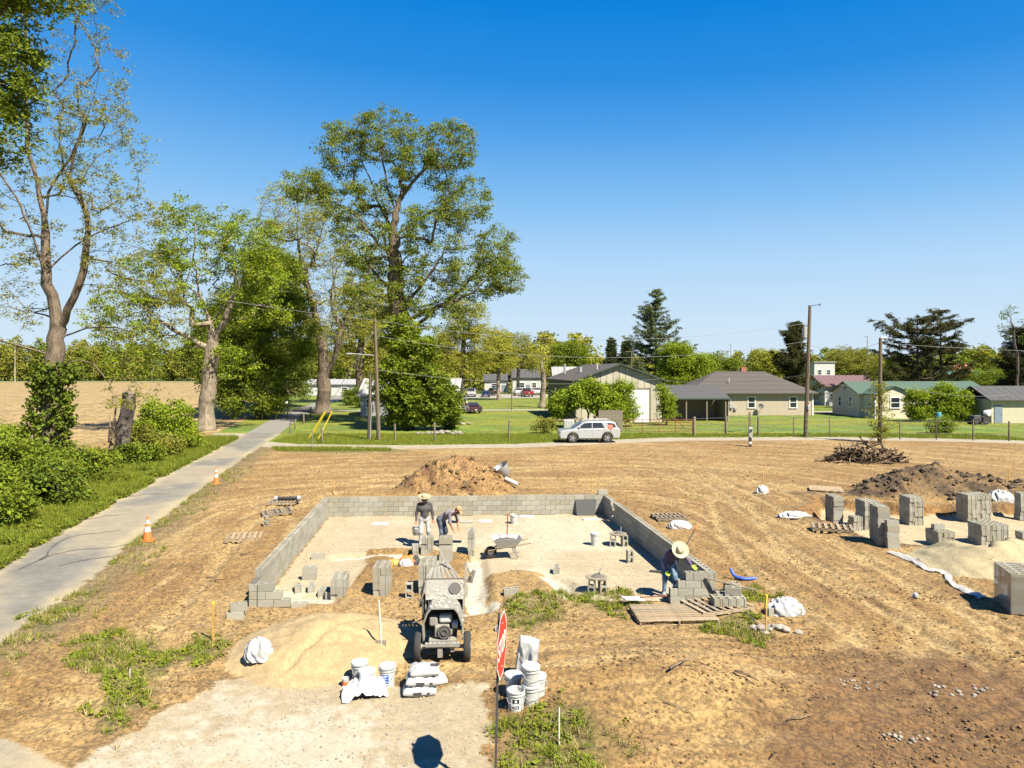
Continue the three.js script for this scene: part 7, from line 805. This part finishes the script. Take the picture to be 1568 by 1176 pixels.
  const { a, b, c } = poleTop; wires('uppermost wire from the twin poles toward the transformer pole', a, [b[0], 10.2, b[2]], 1.6); wires('second wire from the twin poles toward the transformer pole', [a[0], 8.9, a[2]], [b[0], 8.6, b[2]], 1.7); wires('low wire from the twin poles to the metal garage', [a[0], 6.0, a[2]], [17.4, 5.0, -81.5], 0.9); wires('wire between the transformer pole and the leafy pole', [b[0], 8.2, b[2]], [c[0], c[1], c[2]], 0.5); wires('low wire from the garage to the transformer pole', [17.4, 4.8, -81.5], [b[0], 5.6, b[2]], 0.5, 0.014); wires('upper wire leaving the leafy pole past the broad cedar', c, [78, 8.4, -66], 0.8); wires('lower wire leaving the leafy pole toward the tan shed', [c[0], 5.0, c[2]], [56, 3.2, -80], 0.6); wires('wire rising from the tall pole across the spreading tree', a, [-34, 13.5, -48], 0.4); wires('low wire crossing from the transformer pole into the green roofed house', [b[0], 5.6, b[2]], [44, 4.0, -90], 0.4);
  for (const [ax, az, k] of [[atD(473, 61.5), -61.5, 'lane side'], [atD(477, 62.8), -62.8, 'middle'], [atD(487, 60.6), -60.6, 'pole side']]) { const o = [ax, 0.05, az], d = V(a[0] - ax, 9.5, a[2] - az).normalize(), e = [ax + d.x * 2.7, 0.05 + d.y * 2.7, az + d.z * 2.7]; const q = thing('guy_wire', `yellow sheathed guy wire, ${k} one of three beside the twin poles`, 'guy wire', 0, 0, 0, 0, 'guy wires of the twin poles'); part(q, 'yellow_guard', bar(o, e, 0.05), M.yellow); part(q, 'cable', bar(e, [a[0], 9.5, a[2]], 0.012, 5), M.wire); }
}
{ // fence posts
  const gf = 'fence posts along the gravel track'; const P = [[1063, 668, 634, 0.14, 'thick short post at the end of the red gate'], [1112, 666, 634, 0.13, 'thick post between the red gate and the meter pedestal'], [1161, 667, 634, 0.11, 'post just past the meter pedestal'], [1215, 669, 636, 0.05, 'slim post beside the transformer pole'], [1270, 669, 635, 0.05, 'slim post just past the transformer pole'], [1378, 673, 640, 0.05, 'slim post just past the leafy pole'], [1434, 673, 642, 0.06, 'post in front of the small round bush'], [1490, 674, 639, 0.07, 'post before the dark parked tractor'], [1545, 675, 645, 0.07, 'last post before the right frame edge']]; const tops = [];
  for (const [px, py, top, w, lab] of P) { const D = CAM_H * FOC / (py - HOR), x = atD(px, D), h = Math.min(1.75, (py - top) / FOC * D), g = thing('fence_post', lab, 'fence post', x, 0, -D, rr(0, 1), gf); part(g, 'post', woodGeo([[{ p: V(0, -0.05, 0), r: w }, { p: V(rr(-0.03, 0.03), h, 0), r: w * 0.92 }, { p: V(0, h + 0.01, 0), r: 0.01 }]]), w > 0.1 ? M.post : M.pole); tops.push([x, h, -D]); }
  const fw = thing('fence_wire', 'thin wire strands running between the fence posts', 'fence wire'); for (const k of [0.9, 0.6, 0.3]) for (let i = 0; i < tops.length - 1; i++) part(fw, 'strand', bar([tops[i][0], tops[i][1] * k, tops[i][2]], [tops[i + 1][0], tops[i + 1][1] * k, tops[i + 1][2]], 0.008, 4), M.wire);
  for (const [px, py, top, lab] of [[605, 676, 649, 'lone post on the lawn right of the twin poles'], [666, 676, 647, 'lone post on the lawn before the rock pile'], [779, 671, 644, 'lone post on the lawn toward the silver car'], [445, 664, 647, 'nearest of the short posts at the lane corner'], [452, 657, 642, 'second short post at the lane corner'], [465, 649, 633, 'third short post along the lane corner'], [476, 639, 623, 'farther short post along the lane under the tall tree'], [493, 677, 654, 'weathered post among the yellow guy wires'], [478, 689, 660, 'thin white marker post by the yellow guy wires']]) { const D = CAM_H * FOC / (py - HOR), g = thing('lawn_post', lab, 'post', atD(px, D), 0, -D, rr(0, 1), 'posts on the lawn'); const h = (py - top) / FOC * D, w = px === 478 ? 0.04 : 0.1; part(g, 'post', woodGeo([[{ p: V(0, -0.05, 0), r: w }, { p: V(rr(-0.05, 0.05), h, 0), r: w * 0.95 }, { p: V(0, h + 0.02, 0), r: 0.01 }]]), px === 478 ? M.stakeW : M.post); }
  const D = 66.5, g = thing('tube_gate', 'rust red tubular farm gate next to the silver car', 'gate', atD(958, D), 0, -D, -0.0); const W = atD(1060, D) - atD(958, D); for (const y of [0.25, 0.5, 0.78, 1.06, 1.34]) part(g, 'rail', bar([0, y, 0], [W, y, 0], 0.028), M.rust); for (const t of [0, 0.25, 0.5, 0.75, 1]) part(g, 'upright', bar([W * t, 0.1, 0], [W * t, 1.38, 0], 0.032), M.rust); part(g, 'brace', bar([W * 0.72, 1.6, -0.4], [W * 0.9, 0.5, -0.4], 0.03), M.rust);
  const bf = thing('board_fence', 'short grey board fence panel behind the silver car', 'fence', atD(918, 68.5), 0, -68.5); for (let i = 0; i < 13; i++) part(bf, 'board', RB(0.17, 2.1 + rr(-0.03, 0.03), 0.025, 0.004, i * 0.18, 1.05, 0, 0, 0, 0, 1), mat([0.27 + rr(-0.03, 0.03), 0.22, 0.16], { map: woodT1 })); for (const y of [0.5, 1.6]) part(bf, 'rail', B(2.3, 0.09, 0.04, 1.08, y, -0.035), M.post);
  const mp = gph(1148, 684), m = thing('meter_pedestal', 'wooden post with grey electric meter box at the gravel track edge', 'meter post', mp[0], mp[1] - 0.03, mp[2]); part(m, 'post', B(0.12, 2.7, 0.12, 0, 1.35, 0), M.pole); part(m, 'meter_box', RB(0.3, 0.75, 0.2, 0.03, 0.0, 1.15, 0.17), M.galv); part(m, 'meter_dial', T(CY(0.09, 0.09, 0.08, 16), 0, 1.3, 0.3, Math.PI / 2), M.glass); part(m, 'black_base', [B(0.2, 0.25, 0.2, 0, 0.55, 0.1), B(0.18, 0.16, 0.18, 0, 0.12, 0.1)], M.black); part(m, 'white_band', [B(0.21, 0.2, 0.21, 0, 0.32, 0.1)], M.white);
  const ys = thing('yard_sign', 'small orange red sign on a thin post in front of the silver car', 'sign', atD(934.5, 57.4), H(atD(934.5, 57.4), -57.4), -57.4); part(ys, 'post', B(0.04, 1.25, 0.03, 0, 0.62, 0), M.dark); part(ys, 'sign_face', RB(0.42, 0.34, 0.02, 0.008, 0, 1.38, 0.02), mat([0.72, 0.10, 0.04], { roughness: 0.5 })); part(ys, 'white_stripe', [B(0.32, 0.05, 0.004, 0, 1.45, 0.034), B(0.26, 0.04, 0.004, 0, 1.36, 0.034)], M.white);
  const bb = thing('blue_barrel', 'teal blue plastic barrel on the lawn behind a fence post', 'barrel', atD(1437, 80), 0.25, -80); part(bb, 'drum', lathe([[0.001, 0], [0.27, 0], [0.29, 0.03], [0.29, 0.3], [0.305, 0.33], [0.29, 0.36], [0.29, 0.6], [0.305, 0.63], [0.29, 0.66], [0.29, 0.88], [0.27, 0.92], [0.001, 0.92]], 22), M.teal); part(bb, 'block_footing', B(0.5, 0.25, 0.5, 0, -0.125, 0), M.block[0]);
  const wc = thing('white_tank', 'white caged water tank behind the hood of the silver car', 'tank', atD(871, 69), 0, -69); part(wc, 'tank_body', RB(1.0, 0.95, 0.9, 0.1, 0, 0.65, 0), M.bucket); part(wc, 'pallet_base', B(1.1, 0.15, 1.0, 0, 0.075, 0), M.wood[1]); for (let i = 0; i < 5; i++) part(wc, 'cage_bar', bar([-0.5 + i * 0.25, 0.15, 0.47], [-0.5 + i * 0.25, 1.15, 0.47], 0.015), M.galv);
  const wt = thing('wood_table', 'rough wooden plank table in the grass behind the silver car', 'table', atD(862, 71), 0, -71, 0.1); part(wt, 'plank', B(3.4, 0.08, 0.5, 0.4, 1.0, 0, 0, 0, 0.06), M.woodOld); part(wt, 'plank', B(3.0, 0.08, 0.3, 0.2, 1.0, 0.42, 0, 0, 0.02), M.woodOld); for (const x of [-1.0, 0.4, 1.8]) part(wt, 'leg', B(0.12, 1.0, 0.12, x, 0.5, 0), M.woodOld);
  const tk = thing('parked_tractor', 'small dark tractor mower beside the tan shed', 'mower', atD(1498, 78), 0, -78, 0.2); part(tk, 'hood', RB(1.0, 0.5, 0.7, 0.1, -0.4, 0.75, 0), M.dark); part(tk, 'seat', [RB(0.5, 0.12, 0.5, 0.05, 0.45, 0.85, 0), RB(0.12, 0.5, 0.5, 0.05, 0.68, 1.1, 0)], M.black); part(tk, 'frame', RB(1.7, 0.2, 0.6, 0.05, 0, 0.45, 0), M.dark); for (const [x, r] of [[0.55, 0.42], [-0.7, 0.27]]) for (const s of [-1, 1]) part(tk, 'wheel', T(CY(r, r, 0.22, 18), x, r, s * 0.42, Math.PI / 2), M.rubber); part(tk, 'steering_wheel', T(new THREE.TorusGeometry(0.18, 0.02, 6, 16), 0.1, 1.15, 0, 1.2), M.dark);
  const wp = solo('white_tarp', rough(new THREE.SphereGeometry(0.5, 20, 14), 0.22, 3, 4), M.bag, 'pale tarp bundled on the mower by the tan shed', 'tarp', atD(1513, 78), 1.2, -78); wp.scale.set(1, 0.7, 0.6);
  const hs = thing('lane_sign', 'small sign post at the far side of the lane under the dense tree', 'sign', atD(440, 88), 0, -88); part(hs, 'post', B(0.07, 2.0, 0.07, 0, 1.0, 0), M.post); part(hs, 'plate', B(0.55, 0.3, 0.03, 0, 2.0, 0.05), M.slate);
  for (const [px, t] of [[423, 'first'], [402, 'second']]) { const q = thing('yellow_marker', `${t} small yellow marker in the grass across the lane`, 'marker', atD(px, 86), 0, -86, 0, 'yellow markers across the lane'); part(q, 'marker_post', B(0.12, 0.9, 0.08, 0, 0.45, 0), M.yellow); }
}
// ---------- people ----------
function capD(b, x, y, z) { const [ax, ay, az] = b.a, dx = b.b[0] - ax, dy = b.b[1] - ay, dz = b.b[2] - az, L = dx * dx + dy * dy + dz * dz, t = L ? clamp(((x - ax) * dx + (y - ay) * dy + (z - az) * dz) / L) : 0; return Math.hypot(x - ax - t * dx, y - ay - t * dy, z - az - t * dz) - (b.r0 + (b.r1 - b.r0) * t); }
function fleshGeo(bones, cell, k, lo, hi) {                            // smooth-joined tapered limbs meshed by marching cubes
  const span = Math.max(hi[0] - lo[0], hi[1] - lo[1], hi[2] - lo[2]) + 4 * cell, n = Math.ceil(span / cell), mc = new MarchingCubes(n, new THREE.MeshBasicMaterial(), false, false, 120000), c = [0, 1, 2].map(i => (lo[i] + hi[i]) / 2);
  mc.isolation = 0; const half = n / 2;
  for (let iz = 0; iz < n; iz++) for (let iy = 0; iy < n; iy++) for (let ix = 0; ix < n; ix++) { const x = c[0] + (ix - half) / half * span / 2, y = c[1] + (iy - half) / half * span / 2, z = c[2] + (iz - half) / half * span / 2; let s = 0, m = 9; for (const b of bones) { const d = capD(b, x, y, z); m = Math.min(m, d); s += Math.exp(-d / k); } mc.field[ix + iy * n + iz * n * n] = m > 6 * k + 0.1 ? -m : k * Math.log(s); }
  mc.update(); const cnt = mc.count, P = new Float32Array(cnt * 3), N = new Float32Array(cnt * 3), K = new Float32Array(cnt * 3), U = new Float32Array(cnt * 2);
  for (let i = 0; i < cnt; i++) { const p = [0, 1, 2].map(q => c[q] + mc.positionArray[3 * i + q] * span / 2); P.set(p, 3 * i); N.set([0, 1, 2].map(q => mc.normalArray[3 * i + q]), 3 * i); let bd = 9, bc = null; for (const b of bones) { const d = capD(b, ...p); if (d < bd) { bd = d; bc = b; } } let col = bc.c; if (bc.plaid) { const q = (Math.floor(p[0] * 18) + Math.floor(p[1] * 18)) % 2; col = q ? bc.c : bc.plaid; } if (bc.dust) col = mix3(bc.c, bc.dust, sm(0.4, 0.65, fbm(p[0] * 12, p[1] * 9 + p[2] * 6, 2))); K.set(col, 3 * i); }
  const g = new THREE.BufferGeometry(); g.setAttribute('position', new THREE.BufferAttribute(P, 3)); g.setAttribute('normal', new THREE.BufferAttribute(N, 3)); g.setAttribute('color', new THREE.BufferAttribute(K, 3)); g.setAttribute('uv', new THREE.BufferAttribute(U, 2)); g.computeVertexNormals(); return g;
}
const bone = (a, b, r0, r1, c, o = {}) => ({ a, b, r0, r1, c, ...o });
const add3 = (a, b, s = 1) => [a[0] + b[0] * s, a[1] + b[1] * s, a[2] + b[2] * s];
function person(label, o) {
  const g = thing('person', label, 'person', o.x, o.y ?? 0, o.z, o.ry ?? 0); const J = o.j, bb = [], col = o.col;
  const chest = J.chest, hip = J.hip, nk = J.neck, hd = J.head, ax = o.side ?? [1, 0, 0];
  bb.push(bone(add3(hip, ax, 0.07), add3(hip, ax, -0.07), 0.125, 0.125, col.trouser, { dust: col.dust }), bone(hip, J.belly, 0.12, 0.125, col.shirt, { plaid: col.plaid }), bone(J.belly, chest, 0.125, 0.135, col.shirt, { plaid: col.plaid }), bone(add3(chest, ax, 0.09), add3(chest, ax, -0.09), 0.125, 0.125, col.shirt, { plaid: col.plaid }), bone(add3(nk, ax, 0.17), add3(nk, ax, -0.17), 0.06, 0.06, col.shirt, { plaid: col.plaid }), bone(nk, hd, 0.055, 0.055, col.skin));
  for (const s of ['L', 'R']) { const sh = J['sh' + s], el = J['el' + s], wr = J['wr' + s], hp = J['hp' + s], kn = J['kn' + s], an = J['an' + s], toe = J['toe' + s]; bb.push(bone(sh, el, 0.062, 0.048, col.sleeve, { plaid: col.plaid }), bone(el, wr, 0.046, 0.033, col.fore ?? col.sleeve, { plaid: col.fore ? null : col.plaid }), bone(hp, kn, 0.098, 0.068, col.trouser, { dust: col.dust }), bone(kn, an, 0.066, 0.05, col.trouser, { dust: col.dust }), bone(add3(an, [0, -0.02, 0]), toe, 0.05, 0.04, col.shoe)); }
  const all = [].concat(...bb.map(b => [b.a, b.b])), lo = [0, 1, 2].map(i => Math.min(...all.map(p => p[i])) - 0.16), hi = [0, 1, 2].map(i => Math.max(...all.map(p => p[i])) + 0.16); const geos = [fleshGeo(bb, 0.017, 0.018, lo, hi)];
  // head with brow, nose, chin, ears; f is where it looks, u is up
  const f = V(...o.look).normalize(), u = V(...(o.up ?? [0, 1, 0])), sx = u.clone().cross(f).normalize(); u.crossVectors(f, sx).normalize(); const at = (a, b, c) => [hd[0] + sx.x * a + u.x * b + f.x * c, hd[1] + sx.y * a + u.y * b + f.y * c, hd[2] + sx.z * a + u.z * b + f.z * c];
  const hb = [bone(at(0, 0.09, -0.02), at(0, 0.03, -0.01), 0.088, 0.085, col.hair), bone(at(0, 0.06, 0.03), at(0, -0.06, 0.045), 0.07, 0.045, col.skin), bone(at(0, 0.03, 0.1), at(0, -0.01, 0.122), 0.012, 0.017, col.skin), bone(at(-0.025, -0.045, 0.088), at(0.025, -0.045, 0.088), 0.012, 0.012, col.lip), ...[-1, 1].flatMap(s => [bone(at(s * 0.085, 0.025, 0), at(s * 0.088, -0.02, -0.005), 0.018, 0.014, col.skin), bone(at(s * 0.03, 0.028, 0.092), at(s * 0.033, 0.028, 0.092), 0.011, 0.011, [0.02, 0.015, 0.012]), bone(at(s * 0.045, 0.05, 0.088), at(s * 0.018, 0.048, 0.097), 0.009, 0.009, col.hair)]), bone(at(0, -0.02, -0.02), at(0, -0.12, -0.04), 0.055, 0.055, col.skin)];
  geos.push(fleshGeo(hb, 0.009, 0.008, add3(hd, [-0.2, -0.24, -0.2]), add3(hd, [0.2, 0.24, 0.2])));
  for (const s of ['L', 'R']) { // hand: palm, four fingers of unequal length, thumb from the side of the palm
    const w = V(...J['wr' + s]), d = V(...(o['hand' + s] ?? w.clone().sub(V(...J['el' + s])).normalize().toArray())).normalize(), side = V(s === 'L' ? 1 : -1, 0, 0.25).addScaledVector(d, -V(s === 'L' ? 1 : -1, 0, 0.25).dot(d)).normalize(), pn = side.clone().cross(d).normalize().multiplyScalar(s === 'L' ? -1 : 1), q = (a, b, c) => w.clone().addScaledVector(side, a).addScaledVector(d, b).addScaledVector(pn, c).toArray(), hc = col.glove ?? col.skin, cu = o['curl' + s] ?? 0.5;
    const hnd = [bone(q(0, 0, 0), q(0, 0.03, 0), 0.03, 0.03, hc), bone(q(0.02, 0.035, 0), q(0.022, 0.085, 0.003), 0.02, 0.018, hc), bone(q(-0.018, 0.035, 0), q(-0.02, 0.08, 0.003), 0.02, 0.017, hc)]; [[0.033, 0.066, 0.9], [0.011, 0.075, 1], [-0.011, 0.07, 0.95], [-0.033, 0.055, 0.75]].forEach(([a, L]) => { const p1 = q(a, 0.09, 0.002), p2 = q(a * 1.05, 0.09 + L * 0.55 * (1 - 0.3 * cu), L * 0.45 * cu), p3 = q(a * 1.05, 0.09 + L * (1 - 0.6 * cu), L * 0.95 * cu); hnd.push(bone(p1, p2, 0.0098, 0.009, hc), bone(p2, p3, 0.009, 0.0075, hc)); }); const t1 = q(0.036, 0.03, 0.005), t2 = q(0.062, 0.06, 0.018), t3 = q(0.062, 0.092, 0.035); hnd.push(bone(t1, t2, 0.014, 0.0115, hc), bone(t2, t3, 0.0115, 0.009, hc));
    const c = q(0, 0.08, 0.02); geos.push(fleshGeo(hnd, 0.0052, 0.003, add3(c, [-0.13, -0.13, -0.13]), add3(c, [0.13, 0.13, 0.13]))); }
  const body = mergeGeometries(geos); part(g, 'body', body, new THREE.MeshStandardMaterial({ vertexColors: true, roughness: 0.9 }));
  if (o.hat) { const m = new THREE.Matrix4().makeBasis(sx, u, f); const hg = new THREE.Group(); hg.name = 'hat'; const p = at(0, 0.10, -0.015); hg.position.set(...p); hg.quaternion.setFromRotationMatrix(m); g.add(hg); const hm = mat(o.hat.c, { roughness: 0.85, map: rep(woodT, 6) }); if (o.hat.cap) { part(hg, 'crown', lathe([[0.001, 0.1], [0.06, 0.092], [0.095, 0.05], [0.104, 0], [0.1, -0.02], [0.001, -0.01]], 20), hm); part(hg, 'brim', T(RB(0.17, 0.012, 0.13, 0.005), 0, 0.0, 0.13, 0.15), hm); } else { const Rb = o.hat.r; const br = lathe([[0.08, 0.005], [0.12, 0.0], [Rb * 0.8, 0.005], [Rb, 0.03], [Rb, 0.04], [Rb * 0.8, 0.014], [0.12, 0.012], [0.08, 0.015]], 32); { const q = br.attributes.position; for (let i = 0; i < q.count; i++) { const X = q.getX(i); q.setY(i, q.getY(i) + 0.25 * X * X); } br.computeVertexNormals(); } part(hg, 'brim', br, hm); const cr = lathe([[0.108, 0], [0.104, 0.05], [0.09, 0.1], [0.06, 0.12], [0.02, 0.105], [0.001, 0.1]], 24); { const q = cr.attributes.position; for (let i = 0; i < q.count; i++) { if (q.getY(i) > 0.08) { q.setY(i, q.getY(i) + 0.02 * Math.abs(q.getX(i)) / 0.09 - 0.035 * Math.max(0, q.getZ(i)) / 0.09); } } cr.computeVertexNormals(); } part(hg, 'crown', cr, hm); part(hg, 'hat_band', lathe([[0.111, 0.004], [0.109, 0.03]], 24), M.stickM[0]); } }
  return g;
}
const skin = [0.28, 0.15, 0.095], hairC = [0.015, 0.012, 0.01], lip = [0.2, 0.08, 0.06];
{ // standing man
  const [x, z] = gp(650, 836), g = person('man in straw hat, dark shirt and dusty pale trousers standing on the sand', { x, z, y: H(x, z), ry: 0.25, look: [0, -0.25, 1], col: { skin, hair: hairC, lip, shirt: [0.05, 0.047, 0.045], sleeve: [0.045, 0.042, 0.04], trouser: [0.27, 0.27, 0.28], dust: [0.40, 0.385, 0.35], shoe: [0.16, 0.13, 0.1] }, hat: { r: 0.22, c: [0.52, 0.44, 0.27] },
    j: { hip: [0, 0.93, 0], belly: [0, 1.06, 0.02], chest: [0.0, 1.27, 0.02], neck: [0, 1.43, 0.0], head: [0, 1.56, 0.03], shL: [0.2, 1.39, 0], elL: [0.27, 1.12, 0.02], wrL: [0.27, 0.9, 0.12], shR: [-0.2, 1.39, 0], elR: [-0.27, 1.12, -0.02], wrR: [-0.29, 0.88, 0.08], hpL: [0.1, 0.9, 0], knL: [0.13, 0.5, 0.06], anL: [0.14, 0.09, -0.02], toeL: [0.16, 0.035, 0.14], hpR: [-0.1, 0.9, 0], knR: [-0.14, 0.5, 0.12], anR: [-0.16, 0.09, 0.1], toeR: [-0.18, 0.035, 0.26] } });
  const hp = g.localToWorld(V(-0.31, 0.76, 0.12)); g.updateMatrixWorld(); const q = V(-0.31, 0.76, 0.12).applyMatrix4(g.matrixWorld); const b = thing('hand_pail', 'small pail hanging from the standing man’s hand', 'pail', q.x, q.y - 0.34, q.z); part(b, 'body', lathe([[0.001, 0], [0.1, 0], [0.13, 0.24], [0.135, 0.25], [0.12, 0.24]], 20), M.galv); part(b, 'handle', tube([[-0.125, 0.24, 0], [-0.08, 0.34, 0], [0, 0.37, 0], [0.08, 0.34, 0], [0.125, 0.24, 0]], 0.005, 14, 5), M.galv);
}
{ // bending man
  const [x, z] = gp(680, 836); person('man bending over the block pier in grey shirt and tan cap', { x, z, y: H(x, z), ry: 1.15, look: [0.1, -0.85, 0.75], up: [0, 0.6, 1], col: { skin: [0.33, 0.17, 0.10], hair: hairC, lip, shirt: [0.16, 0.14, 0.155], sleeve: [0.15, 0.13, 0.145], fore: [0.36, 0.18, 0.10], trouser: [0.03, 0.04, 0.07], dust: [0.10, 0.12, 0.16], shoe: [0.1, 0.08, 0.06] }, hat: { cap: true, c: [0.52, 0.33, 0.15] },
    j: { hip: [0, 0.9, -0.12], belly: [0, 0.98, 0.0], chest: [0, 1.12, 0.2], neck: [0, 1.2, 0.36], head: [0, 1.22, 0.5], shL: [0.19, 1.14, 0.32], elL: [0.22, 0.86, 0.4], wrL: [0.16, 0.62, 0.46], shR: [-0.19, 1.14, 0.32], elR: [-0.23, 0.86, 0.36], wrR: [-0.16, 0.62, 0.44], hpL: [0.1, 0.88, -0.12], knL: [0.13, 0.48, 0.0], anL: [0.14, 0.09, -0.08], toeL: [0.16, 0.035, 0.08], hpR: [-0.1, 0.88, -0.12], knR: [-0.13, 0.48, -0.02], anR: [-0.14, 0.09, -0.1], toeR: [-0.16, 0.035, 0.06] } });
}
{ // man at the wall end
  person('man in wide straw hat, plaid shirt, jeans and yellow gloves leaning on the wall end', { x: 4.16, z: -18.78, y: H(4.16, -18.78), ry: 0, look: [0.25, -0.95, 0.55], up: [0.1, 0.6, 0.9], col: { skin, hair: hairC, lip, shirt: [0.035, 0.028, 0.05], plaid: [0.10, 0.08, 0.14], sleeve: [0.05, 0.04, 0.075], trouser: [0.05, 0.10, 0.16], dust: [0.16, 0.24, 0.33], shoe: [0.35, 0.32, 0.28], glove: [0.42, 0.55, 0.06] }, hat: { r: 0.225, c: [0.58, 0.51, 0.34] }, curlR: 0.5, curlL: 0.15, handL: [0.6, -0.35, 0.4],
    j: { hip: [0, 0.88, -0.1], belly: [0.03, 0.98, -0.02], chest: [0.09, 1.13, 0.12], neck: [0.13, 1.24, 0.24], head: [0.17, 1.27, 0.36], shL: [0.32, 1.17, 0.2], elL: [0.46, 0.98, 0.24], wrL: [0.5, 0.90, 0.36], shR: [-0.08, 1.2, 0.2], elR: [-0.16, 0.95, 0.16], wrR: [-0.12, 0.75, 0.26], hpL: [0.1, 0.86, -0.1], knL: [0.15, 0.47, 0.06], anL: [0.16, 0.09, -0.06], toeL: [0.2, 0.035, 0.1], hpR: [-0.1, 0.86, -0.1], knR: [-0.12, 0.48, 0.04], anR: [-0.14, 0.09, 0.0], toeR: [-0.16, 0.035, 0.16] } });
}
renderer.render(scene, camera);
